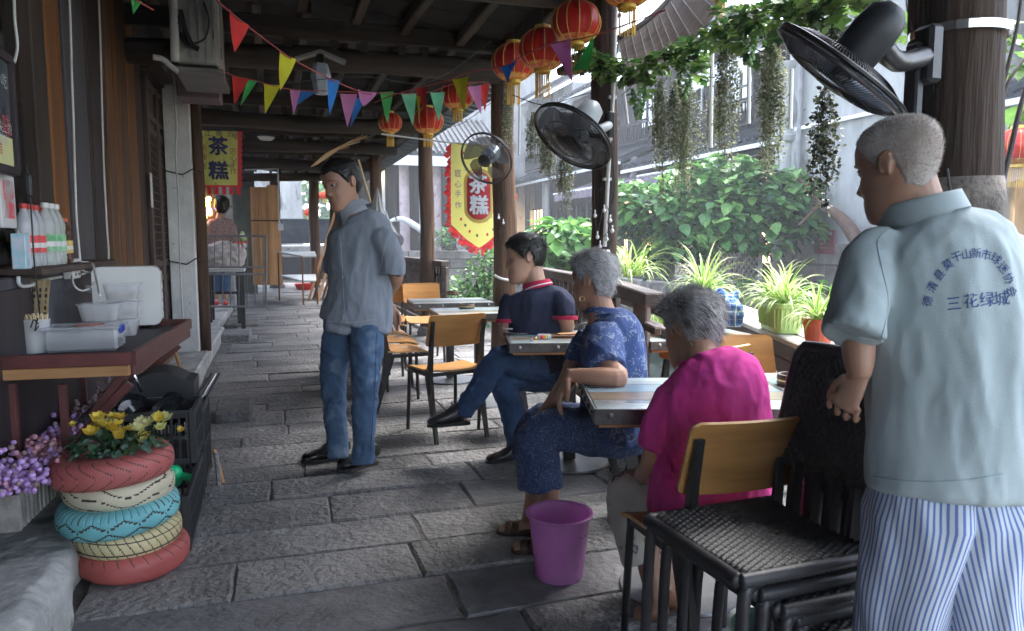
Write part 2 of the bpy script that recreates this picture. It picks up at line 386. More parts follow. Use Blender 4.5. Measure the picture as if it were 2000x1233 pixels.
# foreground stone at lower left (tread of a doorstep) and its lower edge
def rough_block(x0, x1, y0, y1, z0, z1, rnd=.04, vox=.018, amp=.012, seed=0, skew=0):
    mb = MB(); mb.box(((x0 + x1) / 2, (y0 + y1) / 2, (z0 + z1) / 2), (x1 - x0, y1 - y0, z1 - z0), rot=skew, bev=rnd)
    me = remesh(mb, vox, 4, 'block'); displace(me, lambda p, n: amp * noise.noise(p * 6 + Vector((seed, 0, 0))) + amp * .4 * noise.noise(p * 22)); return me
doorstep = tag(obj('door_step', rough_block(-1.35, -.685, 1.2, 2.72, 0, .27, .05, skew=-.03), kerbstone), 'pale worn stone doorstep with rounded edges at the lower left', 'step')
o = tag(obj('footing_stone', rough_block(-1.15, -.74, 2.9, 4.35, -.02, .17, .03, seed=4), kerbstone), 'rough stone footing under the flower trough beside the tyres', 'stone')

# ================= left shop front =================
XW = -1.1
def Yat(px, X=XW): r = ray(px, 560); return X * r.y / r.x
wall = tag(thing('shop_front', 'dark timber shop front of posts, boards and carved doors along the walkway', 'shop front', (XW, 5.5, 0)), None)
b = MB(); b.box((XW - .16, 2.2, 1.9), (.1, 13.6, 3.8)); b.build('back_board', panel_dark, wall, world=True)
def vboard(px0, px1, z0, z1, m, thick=.05, name='board', off=0, rnd=False, X=XW):
    ya, yb = Yat(px0, X), Yat(px1, X); mb = MB(); yc = (ya + yb) / 2
    if rnd: mb.tube([(X + off, yc, z0), (X + off, yc, z1)], (yb - ya) / 2, 14)
    else: mb.box((X + off - thick / 2 + .03, yc, (z0 + z1) / 2), (thick, yb - ya - .006, z1 - z0), bev=.006)
    return mb.build(name, m, wall, world=True, smooth=40 if rnd else False)
for i in range(9): vb = MB(); vb.box((XW + .02, -3.9 + i * .72, 1.8), (.05, .71, 3.6), bev=.006); vb.build('board', panel_grey if i % 3 else panel_dark, wall, world=True)
vb = MB(); vb.box((XW + .02, 3.35, .55), (.05, 1.22, 1.1), bev=.006); vb.build('board', panel_dark, wall, world=True)
vb = MB(); vb.box((XW + .02, 2.75, 2.2), (.05, .6, 3.0), bev=.006); vb.build('board', panel_grey, wall, world=True)
vb = MB(); vb.box((XW + .02, 3.3, 3.15), (.05, .98, 1.1), bev=.006); vb.build('board', panel_dark, wall, world=True)
# window bay above the bottles, its glass mirrors the canal side
wn = MB(); wn.quad((XW - .03, 3.1, 1.1), (XW - .03, 4.9, 1.1), (XW - .03, 4.9, 3.2), (XW - .03, 3.1, 3.2)); wn.build('window_glass', mirror_glass, wall, world=True)
for (z0, z1, m, nm) in ((.74, 1.15, panel_grey, 'rail_board'), (.35, .738, panel_dark, 'rail_board'), (-.05, .348, panel_dark, 'rail_board')):
    mb = MB(); mb.box((XW + .01, 4.6, (z0 + z1) / 2), (.06, 2.3, z1 - z0 - .006), bev=.008); mb.build(nm, m, wall, world=True)
mb = MB(); mb.box((XW + .06, 4.35, 1.17), (.2, 1.5, .035), bev=.006); mb.build('window_shelf', door_wood, wall, world=True)
vboard(78, 104, 1.12, 3.6, wood_dark, .1, 'post'); vboard(106, 134, 1.12, 3.6, wood_org, .09, 'post')
vboard(140, 180, .5, 3.6, panel_grey, .08); vboard(181, 186, .5, 3.6, wood_dark, .12); vboard(187, 207, .3, 3.6, panel_dark, .1)
vboard(218, 232, .1, 3.6, wood_brn, .14, 'post'); vboard(233, 242, .1, 3.6, wood_org, .08, 'post'); vboard(243, 259, .1, 3.6, wood_brn, .16, 'post'); vboard(260, 275, .1, 3.6, wood_org, .1, 'post')
vboard(276, 287, .1, 3.6, wood_dark, .1)
# carved door leaves
def door_leaf(ya, yb, z0=.2, z1=2.75):
    d = MB(); d.box((XW + .02, (ya + yb) / 2, (z0 + z1) / 2), (.03, yb - ya, z1 - z0)); D = d.build('door_leaf', door_wood, wall, world=True)
    w_ = yb - ya
    fr = MB()
    for yy in (ya + .035, yb - .035): fr.box((XW + .045, yy, (z0 + z1) / 2), (.04, .07, z1 - z0), bev=.006)
    for zz in (z0 + .05, .95, 1.08, 2.3, 2.42, z1 - .05): fr.box((XW + .042, (ya + yb) / 2, zz), (.036, w_ - .145, .06), bev=.006)
    fr.build('door_frame', door_wood, D, world=True)
    lt = MB(); n = 7
    for i in range(n):
        yy = ya + .09 + (w_ - .18) * i / (n - 1); lt.box((XW + .048, yy, 1.7), (.02, .012, 1.15))
    for i in range(16): lt.box((XW + .049, (ya + yb) / 2, 1.16 + i * .073), (.014, w_ - .15, .01))
    lt.build('lattice', door_wood, D, world=True)
    pm = MB(); pm.box((XW + .045, (ya + yb) / 2, .58), (.02, w_ - .2, .6), bev=.01); pm.build('carved_panel', panel_dark, D, world=True)
    return D
y0, y1 = Yat(289), Yat(343)
for i in range(3): door_leaf(y0 + (y1 - y0) * i / 3 + .01, y0 + (y1 - y0) * (i + 1) / 3 - .01)
mb = MB(); mb.box((XW + .05, (y0 + y1) / 2, 2.9), (.1, y1 - y0, .2), bev=.01); mb.build('lintel', wood_dark, wall, world=True)
mb = MB(); mb.box((XW + .05, (y0 + y1) / 2 - .9, .2), (.12, 4.6, .24), bev=.01); mb.build('sill_beam', wood_brn, wall, world=True)
# inner return walls so the shop behind the pillar reads as rooms
mb = MB(); mb.box((-3.2, 9.3, 1.9), (4.2, .1, 3.8)); tag(mb.build('partition_wall', panel_dark, world=True), 'dark partition wall behind the whitewashed pillar', 'wall')
mb = MB(); mb.box((-2.6, 16, 1.9), (.12, 13.4, 3.8)); tag(mb.build('rear_wall', panel_dark, world=True), 'dark back wall of the open shop beyond the gate', 'wall')
mb = MB(); mb.box((-.95, 19.6, 1.6), (1.0, .12, 3.2)); tag(mb.build('end_wall', mat('grey green wall', (.13, .15, .13), (.07, .08, .07), rough=.8, sc=2, bump=.2), world=True), 'grey green end wall beside the upright planks', 'wall')
mb = MB(); mb.box((-.9, 15.0, 1.5), (.3, .3, 3.0), bev=.01); tag(mb.build('concrete_pillar', kerbstone, world=True), 'pale grey pillar behind the woman at the gate', 'pillar')
# whitewashed pillar with its timber post
pc = PZ(366, 690, .15); pil = thing('whitewashed_pillar', 'whitewashed square pillar with peeling paint beside the carved doors', 'pillar', (pc.x, pc.y + .12, .15))
mb = MB(); mb.box((pc.x - .01, pc.y + .14, 1.5), (.25, .24, 2.7), bev=.012, jit=.006); mb.build('pillar_face', white_wash, pil, world=True)
mb = MB(); mb.tube([(pc.x + .165, pc.y + .14, .15), (pc.x + .175, pc.y + .14, 1.5), (pc.x + .16, pc.y + .14, 2.85)], (.058, .052, .05), 12); mb.build('corner_post', wood_post, pil, world=True, smooth=40)
for z in (1.1, 2.0): 
    mb = MB(); mb.tube([(pc.x - .14, pc.y + .01, z), (pc.x + .03, pc.y + .0, z - .04), (pc.x + .12, pc.y + .01, z + .02), (pc.x + .22, pc.y + .06, z - .01)], .007, 6); mb.build('tie', wire_black, pil, world=True)
# ================= ceiling =================
ceil = struct(thing('ceiling', None, None, (.6, 6, 3)))
def zroof(x): return 3.42 - .13 * (x + 1.2)
yy = -4.0
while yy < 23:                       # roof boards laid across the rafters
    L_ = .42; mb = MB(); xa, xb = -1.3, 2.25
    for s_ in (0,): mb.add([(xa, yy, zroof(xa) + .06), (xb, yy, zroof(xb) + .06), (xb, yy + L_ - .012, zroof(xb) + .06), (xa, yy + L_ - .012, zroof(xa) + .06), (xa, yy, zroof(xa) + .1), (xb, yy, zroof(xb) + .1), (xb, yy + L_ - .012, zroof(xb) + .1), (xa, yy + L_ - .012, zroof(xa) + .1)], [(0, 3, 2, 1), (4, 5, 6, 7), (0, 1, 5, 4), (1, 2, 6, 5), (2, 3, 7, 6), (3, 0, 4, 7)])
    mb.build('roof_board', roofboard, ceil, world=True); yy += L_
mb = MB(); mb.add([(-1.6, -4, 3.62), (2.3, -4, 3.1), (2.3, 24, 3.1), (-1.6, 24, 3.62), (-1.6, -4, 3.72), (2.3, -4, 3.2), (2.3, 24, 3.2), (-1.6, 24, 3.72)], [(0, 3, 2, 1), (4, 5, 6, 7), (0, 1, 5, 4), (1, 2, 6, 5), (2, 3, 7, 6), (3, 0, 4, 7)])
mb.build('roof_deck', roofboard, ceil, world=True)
for i in range(8):                   # rafters run along the walkway, lighter than the boards
    x = -.95 + i * .42; mb = MB()
    for (ya, yb) in ((-3, 4.4), (4.42, 6.6), (6.62, 10.1), (10.12, 15.6), (15.62, 23)):
        m_ = MB(); m_.bar((x + random.uniform(-.03, .03), ya, zroof(x) + random.uniform(-.01, .01)), (x + random.uniform(-.05, .05), yb, zroof(x)), .075, .1, bev=.01); m_.build('rafter', wood_x if i % 2 else wood_y, ceil, world=True)
for Yb, dz in ((2.0, 0), (4.4, 0), (6.7, 0), (10.1, .0), (12.8, 0), (15.6, 0), (19, 0)):
    bm = thing('tie_beam', {2.0: 'round tie beam nearest the camera, above the old man', 4.4: 'round log tie beam joining the post with the white conduit', 6.7: 'round pale log tie beam behind the bunting', 10.1: 'log tie beam above the tea cake banner on the left', 12.8: 'rough tie beam with the ceiling lamp under it', 15.6: 'far tie beam above the propped timber', 19: 'farthest tie beam over the upright planks'}[Yb], 'beam', (.5, Yb, 2.8))
    m_ = MB(); pts = [(x, Yb + .02 * math.sin(x * 2 + Yb), 2.82 + .03 * math.sin(x * 1.3 + Yb)) for x in np.linspace(-1.25, 2.0, 9)]; m_.tube(pts, [.1 + .008 * math.sin(i * 2) for i in range(9)], 14); m_.build('log', wood_x, bm, world=True, smooth=True)
    m_ = MB(); m_.box((.4, Yb - .03, 3.07), (3.3, .1, .16), bev=.012); m_.build('upper_rail', wood_x, bm, world=True)
    for x in (.15, .52, .78, 1.1, 1.3): m_ = MB(); m_.box((x, Yb - .03, 2.955), (.06, .07, .09)); m_.build('strut', wood_x, bm, world=True)
for x in (2.02,):
    e = MB(); e.bar((x, -3, 3.02), (x, 23, 3.02), .12, .16, bev=.015); tag(e.build('eaves_beam', wood_x, world=True), 'long weathered beam along the canal side eaves', 'beam')
e = MB()
for yk in range(90): e.box((2.28 + .08, -2 + yk * .28, 3.09), (.55, .2, .03), rot=Matrix.Rotation(R(8), 3, 'Y'), bev=.01)
stuff(tag(e.build('eaves_tile', mat('roof tile', (.09, .095, .1), (.04, .043, .046), rough=.8, sc=6, bump=.4), world=True), 'grey roof tiles along the near eaves', 'tiles'))

# ================= posts =================
def post(X, Y, r, lab, m=wood_post, z1=3.0, lean=0):
    t = thing('timber_post', lab, 'post', (X, Y, 0)); mb = MB(); pts = []; rad = []
    for i in range(13): z = z1 * i / 12; pts.append((X + .012 * math.sin(z * 3 + X * 5) + lean * z, Y + .012 * math.cos(z * 2.3 + Y), z)); rad.append(r * (1.04 - .07 * z / z1 + .02 * math.sin(z * 5 + Y)))
    mb.tube(pts, rad, 20); me = mb.build('shaft', m, t, world=True, smooth=40)
    mb = MB(); mb.lathe([(r * 1.5, 0), (r * 1.55, .05), (r * 1.3, .12), (r * 1.15, .14)], (X, Y, -.01), 18, caps=True); mb.build('stone_foot', stone, t, world=True, smooth=40)
    return t
P1 = post(2.01, 1.80, .133, 'thick dark timber post behind the old man', mat('thick post wood', (.045, .027, .017), (.011, .009, .008), rough=.7, sc=4, st=(1.6, 1.6, .1), bump=.6, bsc=30, bdist=.02, spots=((.08, .045, .025), 3, .56)), lean=-.012)
P2 = post(2.0, 4.38, .083, 'dark timber post carrying the white conduit and grey fan', wood_post_dark)
P3 = post(2.06, 6.75, .108, 'brown timber post beside the hanging tea cake banner', wood_post)
P4 = post(1.98, 10.1, .098, 'slim brown round post between banner and standing man', wood_post)
P5 = post(1.98, 15.3, .12, 'far brown post behind the standing man shoulder', wood_post)
P6 = post(1.3, 17.5, .1, 'dark post beside the clear plastic sheet', wood_post_dark)
P7 = post(1.05, 21.5, .14, 'far post beyond the small white table', wood_post)
P8 = post(.02, 21.6, .14, 'farthest post with white pipe beside the upright planks', wood_post)
# P1 metal band, wire
mb = MB(); mb.lathe([(.137, 1.905), (.139, 1.905), (.139, 1.93), (.137, 1.93)], (1.988, 1.80, 0), 28); mb.build('steel_band', bright_metal, P1, world=True)
mb = MB(); c = [PY(px, py, 1.63) for px, py in ((1850, 330), (1858, 380), (1880, 430), (1905, 470))]; mb.tube(catmull(c), .004, 6); mb.build('hanging_wire', wire_black, P1, world=True)
# plaster wrapped round the post low down
mb = MB(); mb.tube([(1.998, 1.80, 1.34), (2.0, 1.8, 1.42), (1.998, 1.80, 1.49)], (.134, .143, .134), 30); wr = mb.build('cloth_wrap', mat('old rag', (.15, .13, .11), (.06, .05, .045), sc=20, bump=.8, bsc=60, rough=.9), P1, world=True, smooth=True)
# conduit and socket on P2
c1 = [PY(1203, -60, 4.27), PY(1203, 20, 4.27), PY(1197, 190, 4.27), PY(1187, 350, 4.27), PY(1181, 482, 4.27)]
cd = thing('conduit', 'white plastic conduit running down the dark post to a socket', 'pipe', c1[-1]); mb = MB(); mb.tube(c1, .013, 10); mb.build('pipe', white_plastic, cd, world=True, smooth=True)
for q in (c1[2], c1[3]): mb = MB(); mb.box(q + Vector((0, .01, 0)), (.05, .03, .018)); mb.build('clip', white_plastic, cd, world=True)
so = thing('socket_box', 'white power socket on the dark post behind the grey haired woman', 'socket', PY(1177, 500, 4.27)); c = PY(1177, 497, 4.26)
mb = MB(); mb.box(c, (.09, .03, .055), bev=.004); mb.build('box', white_plastic, so, world=True); mb = MB(); mb.box(c + Vector((0, -.017, .006)), (.03, .006, .022)); mb.build('plug', black_plastic, so, world=True)
mb = MB(); mb.tube(catmull([c + Vector(q) for q in ((.01, -.02, .02), (.04, -.05, .09), (.02, -.03, .2), (.06, -.03, .4), (.05, 0, .7))]), .004, 6); mb.build('cord', wire_black, so, world=True)
# little bulbs wound round P2 and P3
def bulbs(name, lab, pts, parentless=True):
    t = thing(name, lab, 'string lights', pts[0])
    mb = MB(); mb.tube(catmull(pts, 6), .0022, 5); mb.build('cable', wire_black, t, world=True)
    for p in pts[1:]: mb = MB(); mb.tube([p, p + Vector((0, 0, -.025))], .005, 6); mb.ball(p + Vector((0, 0, -.036)), .013, 8); mb.build('bulb', white_plastic, t, world=True, smooth=True)
bulbs('string_lights', 'small white bulbs hanging round the conduit on the dark post', [PY(a, b_, 4.25) for a, b_ in ((1160, 330), (1162, 410), (1167, 452), (1180, 400), (1192, 420), (1196, 440), (1185, 456), (1172, 470))])
bulbs('string_lights', 'two small white bulbs on the brown post by the banner', [PY(a, b_, 6.6) for a, b_ in ((985, 380), (974, 418), (983, 428), (990, 470))])

# ================= canal side railing and ledge =================
rl = thing('railing', 'dark timber railing with slanted spindles along the canal', 'railing', (2.2, 6, 0))
def beamp(p, q, w_, h_, m, parent, name, bev=.008): mb = MB(); mb.bar(p, q, w_, h_, Vector((0, 0, 1)).cross((Vector(q) - Vector(p)).normalized()), bev=bev); return mb.build(name, m, parent, world=True)
K0, K1, K2, K3 = Vector((1.82, 3.35, 1.0)), Vector((2.16, 4.55, 1.0)), Vector((2.5, 6.9, 1.0)), Vector((2.1, 9.5, 1.0))
K4 = Vector((2.0, 15, 1.0)); K5 = Vector((1.6, 21.4, 1.0))
segs = [(K0, K1), (K1, K2), (K2, K3), (K3, K4), (K4, K5)]
for a, b_ in segs:
    if a == K2: continue
    beamp(a, b_, .11, .075, rail_wood, rl, 'top_rail'); beamp(a - Vector((0, 0, .5)), b_ - Vector((0, 0, .5)), .06, .06, rail_wood, rl, 'lower_rail')
    beamp(a - Vector((0, 0, .88)), b_ - Vector((0, 0, .88)), .08, .08, rail_wood, rl, 'lower_rail')
    beamp(a - Vector((-.02, 0, .16)), b_ - Vector((-.02, 0, .16)), .04, .045, rail_wood, rl, 'lower_rail')
    n = int((b_ - a).length / .155) if a != K0 else 0
    for i in range(n):
        p = a.lerp(b_, (i + .5) / n); beamp(p - Vector((0, 0, .86)), p - Vector((0, 0, .04)), .03, .035, rail_wood, rl, 'spindle', 0)
for p in (K0.lerp(K1, .25), K1, K2, K3, K4): beamp(p - Vector((0, 0, 1.0)), p - Vector((0, 0, .04)), .08, .08, rail_wood, rl, 'rail_post')
# ledge for the pots, swinging outward from the walkway
A, B_ = Vector((2.02, 1.9, .8)), Vector((3.22, 5.2, .8)); dirL = (B_ - A).normalized(); nL = Vector((dirL.y, -dirL.x, 0))
lg = thing('planter_ledge', 'wide timber ledge carrying the row of potted plants', 'ledge', (2.6, 3.4, 0))
for i in range(3):
    o_ = nL * (.055 + i * .112); beamp(A + o_ + Vector((0, 0, -.02)), B_ + o_ + Vector((0, 0, -.02)), .105, .035, ledge_top, lg, 'plank')
beamp(A + Vector((0, 0, -.075)) + nL * .02, B_ + Vector((0, 0, -.075)) + nL * .02, .03, .07, rail_wood, lg, 'fascia')
beamp(A + Vector((0, 0, -.17)) + nL * .08, B_ + Vector((0, 0, -.17)) + nL * .08, .09, .09, rail_wood, lg, 'beam')
for i in range(12):
    p = A.lerp(B_, (i + .5) / 12) + nL * .06; beamp(p + Vector((0, 0, -.82)), p + Vector((0, 0, -.2)), .035, .035, rail_wood, lg, 'spindle', 0)
beamp(A + Vector((0, 0, -.5)) + nL * .06, B_ + Vector((0, 0, -.5)) + nL * .06, .06, .06, rail_wood, lg, 'beam')
for t_ in (.02, .5, .98): p = A.lerp(B_, t_) + nL * .16; beamp(p + Vector((0, 0, -.82)), p + Vector((0, 0, -.05)), .1, .1, rail_wood, lg, 'support')
# sloping rails that join railing to ledge
beamp(PZ(1212, 583, .86), PZ(1345, 622, .86), .07, .07, rail_wood, rl, 'brace_rail'); beamp(PY(1200, 570, 4.5), PY(1290, 600, 3.9), .05, .05, rail_wood, rl, 'brace_rail')
beamp(PY(1250, 628, 4.1), PY(1330, 660, 3.6), .08, .05, rail_wood, rl, 'brace_rail')
rp = MB(); rp.tube(catmull([PY(1204, 543, 4.2), PY(1225, 565, 4.0), PY(1243, 580, 3.9), PY(1262, 600, 3.85), PY(1262, 618, 3.8)]), .006, 6); rp.tube(catmull([PY(1262, 572, 3.9), PY(1243, 580, 3.88), PY(1228, 582, 3.9)]), .006, 6)
tag(rp.build('rope', mat('pale rope', (.55, .52, .45), sc=60, bump=.6, bsc=150), world=True), 'thin pale rope tied round the railing joint', 'rope')
rp = MB(); rp.tube(catmull([PY(966, 538, 6.6), PY(980, 545, 6.55), PY(1000, 548, 6.6), PY(1012, 546, 6.8)]), .012, 6); rp.build('rope_band', wire_white, P3, world=True)
# ================= the opposite bank =================
GAIN = 1.0
plaster = mat('stained plaster', (.46, .46, .45), (.26, .26, .26), rough=.9, sc=1.6, st=(1, 1, .35), bump=.2, world=True, spots=((.16, .165, .16), 2.2, .56))
far_wood = mat('far dark wood', (.045, .038, .038), (.02, .018, .019), rough=.6, sc=3, st=(1, 1, .1), bump=.2)
far_tile = mat('far roof tile', (.065, .07, .08), (.022, .025, .03), rough=.6, sc=4, bump=.3)
far_stone = mat('quay stone', (.3, .27, .25), (.15, .135, .13), rough=.85, sc=3, bump=.5, rv=.25)
lit = mat('lit shop window', (1, .72, .38), (.5, .28, .12), rough=.3, sc=2.2, bump=0, emit=1.6, world=True)
pink_awn = mat('purple pink awning', (.5, .4, .48), (.4, .3, .38), rough=.6, bump=.1, world=True)
canvas = mat('white canvas', (.8, .8, .82), (.62, .63, .66), rough=.8, sc=2, bump=.1, world=True)
paint_white = mat('white paint', (.72, .74, .76), (.6, .62, .64), rough=.5, bump=0)
g = MB(); g.box((45, 42, -.1), (72.2, 114, .94)); tag(g.build('far_bank', dirt, world=True), kind='structure')
g = MB(); g.box((4, 58, -.2), (16, 62, 2.2)); tag(g.build('canal_bend_bank', dirt, world=True), kind='structure')
XB = 11.0
# quay: laid stone blocks, each one a piece
qw = thing('quay_wall', 'grey stone block quay wall across the canal under the banner', 'wall', (6, 27, 0))
random.seed(3); z = .95; rowh = .34; blockme = {}
for r_ in range(6):
    x = 2.6 - random.random() * .5
    while x < 9.2:
        L_ = random.uniform(.5, 1.1); mb = MB(); mb.box((x + L_ / 2, 27.2 + random.uniform(-.02, .02), z - rowh / 2), (L_ - .03, .5, rowh - .025), bev=.03, jit=.01); mb.build('stone_block', far_stone, qw, world=True); x += L_
    z -= rowh
z = .34
q2 = thing('quay_wall', 'low stone quay wall below the lattice fence on the far bank', 'wall', (8.9, 18, 0))
for r_ in range(4):
    yk = 11.0
    while yk < 27:
        L_ = random.uniform(.6, 1.2); mb = MB(); mb.box((8.85 + random.uniform(-.02, .02), yk + L_ / 2, z - .17), (.4, L_ - .03, .32), bev=.03, jit=.01); mb.build('stone_block', far_stone, q2, world=True); yk += L_
    z -= .345
# long two storey row on the far bank
def row_house(name, lab, y0, y1, kind, X=XB, zb=.37, ze=4.15, zt=6.9, wallmat=None, skirt=True, cols=True):
    t = thing(name, lab, 'building', (X + 2.5, (y0 + y1) / 2, zb)); Wd = y1 - y0
    mb = MB(); mb.box((X + 2.6, (y0 + y1) / 2, (zb + ze) / 2), (4.4, Wd - .04, ze - zb)); mb.build('ground_floor', far_wood, t, world=True)
    wm = wallmat or plaster
    mb = MB(); mb.box((X + 2.8, (y0 + y1) / 2, (ze + zt) / 2 + .15), (4.3, Wd - .04, zt - ze + .3)); mb.build('upper_floor', wm, t, world=True)
    n = max(2, round(Wd / 2.3))
    for i in range(n + 1):
        yy = y0 + .1 + (Wd - .2) * i / n
        if cols: mb = MB(); mb.tube([(X - .5, yy, zb), (X - .5, yy, ze - .15)], .11, 10); mb.build('column', wood_post_dark if i % 3 else plaster, t, world=True, smooth=40)
    for i in range(n):
        ya, yb = y0 + .1 + (Wd - .2) * i / n, y0 + .1 + (Wd - .2) * (i + 1) / n
        lt = (i * 7 + kind) % 3 == 0
        mb = MB(); mb.box((X + .37, (ya + yb) / 2, zb + 1.35), (.06, yb - ya - .5, 1.9)); wdo = mb.build('shop_window', lit if lt else mirror_glass, t, world=True)
        mb = MB()
        for k in range(5): mb.box((X + .3, ya + .25 + (yb - ya - .5) * k / 4, zb + 1.35), (.06, .05, 2.0))
        for zz in (zb + .35, zb + 1.0, zb + 2.35): mb.box((X + .302, (ya + yb) / 2, zz), (.05, yb - ya - .44, .06))
        mb.build('window_frame', far_wood, wdo, world=True)
        # upper windows with shutters
        yc = (ya + yb) / 2; mb = MB(); mb.box((X + .62, yc, ze + 1.55), (.06, 1.05, 1.15)); uw = mb.build('window', mirror_glass if (i + kind) % 2 else far_wood, t, world=True)
        mb = MB()
        for k in (-1, 0, 1): mb.box((X + .58, yc + k * .52, ze + 1.55), (.05, .05, 1.2))
        for zz in (.95, 1.55, 2.15): mb.box((X + .582, yc, ze + zz), (.04, 1.1, .05))
        mb.build('window_frame', far_wood if kind % 2 else paint_white, uw, world=True)
        if (i + kind) % 2 == 0:
            mb = MB()
            for k in range(14): mb.box((X + .55, yc, ze + 1.0 + k * .082), (.03, 1.0, .05), rot=Matrix.Rotation(R(25), 3, 'Y'))
            mb.build('shutter_slats', far_wood, uw, world=True)
    def roof(xe, ze_, xr, zr, nm):
        mb = MB(); mb.add([(xe, y0, ze_), (xr, y0, zr), (xr, y1, zr), (xe, y1, ze_), (xe, y0, ze_ + .12), (xr, y0, zr + .12), (xr, y1, zr + .12), (xe, y1, ze_ + .12)], [(0, 3, 2, 1), (4, 5, 6, 7), (0, 1, 5, 4), (1, 2, 6, 5), (2, 3, 7, 6), (3, 0, 4, 7)])
        rf = mb.build(nm, far_tile, t, world=True)
        mb = MB(); k = int(Wd / .3)
        for i in range(k):
            yy = y0 + (i + .5) * Wd / k; mb.tube([(xe - .03, yy, ze_ + .15), (xr, yy, zr + .15)], .075, 6)
            mb.cur = 0
        stuff(mb.build('tile_ribs', far_tile, rf, world=True, smooth=40))
        mb = MB(); mb.box((xe - .02, (y0 + y1) / 2, ze_ + .0), (.05, Wd, .09)); mb.build('eaves_board', paint_white, rf, world=True)
        return rf
    if skirt: roof(X - 1.0, ze - .35, X + .66, ze + .35, 'skirt_roof')
    if kind != 1:
        bl_ = MB()
        for zz in (.42, .95, 1.02): bl_.box((X - .05, (y0 + y1) / 2, ze + zz), (.05, Wd - .1, .05))
        for i in range(int(Wd / .14)): bl_.box((X - .05, y0 + .1 + i * .14, ze + .7), (.03, .03, .5))
        bl_.build('balcony_rail', far_wood, t, world=True)
    roof(X - .3, zt, X + 2.8, zt + 1.7, 'roof')
    mb = MB(); mb.box((X + 2.8, (y0 + y1) / 2, zt + 1.85), (.3, Wd + .1, .3), bev=.05); mb.build('ridge', far_tile, t, world=True)
    return t
row_house('row_house', 'dark timber shop house just right of the thick post with a pink awning', 2.0, 8.6, 1, zb=.37, ze=3.6, zt=6.3)
row_house('row_house', 'grey timber house with louvred upper windows behind the hanging vines', 13.35, 20.6, 0, ze=3.7, zt=6.2, wallmat=far_wood)
row_house('row_house', 'timber and plaster house left of the dark conduit post', 20.7, 28.5, 3, ze=4.0, zt=6.6, wallmat=far_wood)
row_house('row_house', 'long far shop house with warm lit windows across the canal', 28.6, 44, 2, ze=4.0, zt=7.4)
# white gable house with moulded corner
gh = thing('gable_house', 'stained white plaster house end with moulded corner and grey stone plinth', 'building', (12.5, 11, .37))
mb = MB(); mb.box((12.6, 10.95, 3.9), (4.8, 4.6, 6.2)); mb.build('wall', plaster, gh, world=True)
for i in range(7):
    for j in range(2):
        mb = MB(); mb.box((10.16, 8.8 + i * .68 + .2 * j, .62 + j * .42), (.12, .66, .4), bev=.015); mb.build('plinth_stone', far_stone, gh, world=True)
mb = MB(); mb.lathe([(.19, 3.25), (.19, 3.3), (.28, 3.36), (.3, 3.45), (.22, 3.5), (.22, 3.62), (.34, 3.75), (.38, 3.95), (.3, 4.15), (.17, 4.35), (.16, 4.7), (.26, 4.85), (.26, 4.95)], (10.2, 13.3, 0), 16, caps=True); mb.build('moulded_corner', plaster, gh, world=True, smooth=40)
mb = MB(); mb.tube([(10.2, 13.3, .4), (10.2, 13.3, 3.3)], .2, 14); mb.build('corner_column', plaster, gh, world=True, smooth=40)
mb = MB(); mb.tube([(10.1, 12.75, .4), (10.1, 12.75, 5)], .055, 10); mb.build('drain_pipe', grey_metal, gh, world=True, smooth=True)
mb = MB(); mb.box((10.12, 10.9, 3.55), (.05, 4.0, .07)); mb.build('white_rail', paint_white, gh, world=True)
mb = MB(); mb.add([(9.6, 8.5, 7.0), (12.6, 8.5, 8.9), (12.6, 13.5, 8.9), (9.6, 13.5, 7.0), (9.6, 8.5, 7.15), (12.6, 8.5, 9.05), (12.6, 13.5, 9.05), (9.6, 13.5, 7.15)], [(0, 3, 2, 1), (4, 5, 6, 7), (0, 1, 5, 4), (1, 2, 6, 5), (2, 3, 7, 6), (3, 0, 4, 7)]); mb.build('roof', far_tile, gh, world=True)
# plaque
pq = PX(1611, 473, 10.1); pt = thing('wall_plaque', 'small dark red notice plaque on the white plaster wall', 'plaque', pq)
mb = MB(); mb.box(pq, (.03, .55, .46), bev=.005); mb.build('board', mat('plaque red', (.3, .07, .1), rough=.5, bump=0), pt, world=True)
for i, (s_, z_, sz) in enumerate((('文物保护单位', .16, .07), ('——————', .05, .05), ('——————', -.03, .05), ('—————', -.11, .05))): text_on(s_, sz, pq + Vector((-.018, 0, z_)), (0, -1, 0), (0, 0, 1), paint_white, pt)
# awnings
def awning(name, lab, y0, y1, X0, X1, z0, z1, m, val=.22, group=None):
    t = thing(name, lab, 'awning', ((X0 + X1) / 2, (y0 + y1) / 2, z1), group=group)
    mb = MB(); mb.grid(lambda u, v: Vector((X0 + (X1 - X0) * v, y0 + (y1 - y0) * u, z0 + (z1 - z0) * v - .05 * math.sin(v * math.pi))), 30, 6)
    c = mb.build('canopy', m, t, world=True, smooth=True)
    mb = MB(); mb.grid(lambda u, v: Vector((X1 - .015 + .02 * math.sin(u * 90), y0 + (y1 - y0) * u, z1 - (val + .04 * abs(math.sin(u * math.pi * (y1 - y0) / .3))) * v)), 80, 1); mb.build('valance', m, t, world=True)
    mb = MB(); mb.tube([(X1, y0, z1 + .01), (X1, y1, z1 + .01)], .035, 8); mb.build('front_bar', paint_white, t, world=True); return t
dark_awn = mat('dim purple grey awning', (.2, .16, .2), (.15, .12, .15), rough=.7, bump=.1, world=True)
awning('awning', 'dim purple awning with white front bar left of the green tree', 19.0, 24.5, XB + .2, 9.3, 3.55, 2.9, dark_awn)
awning('awning', 'dim purple awning with crown marks over the green tree', 13.6, 18.2, XB + .2, 9.3, 3.5, 3.0, dark_awn)
awning('awning', 'white canvas awning on the upper storey behind the hanging vines', 14.6, 17.6, XB + .6, 10.2, 6.2, 5.4, canvas, .3)
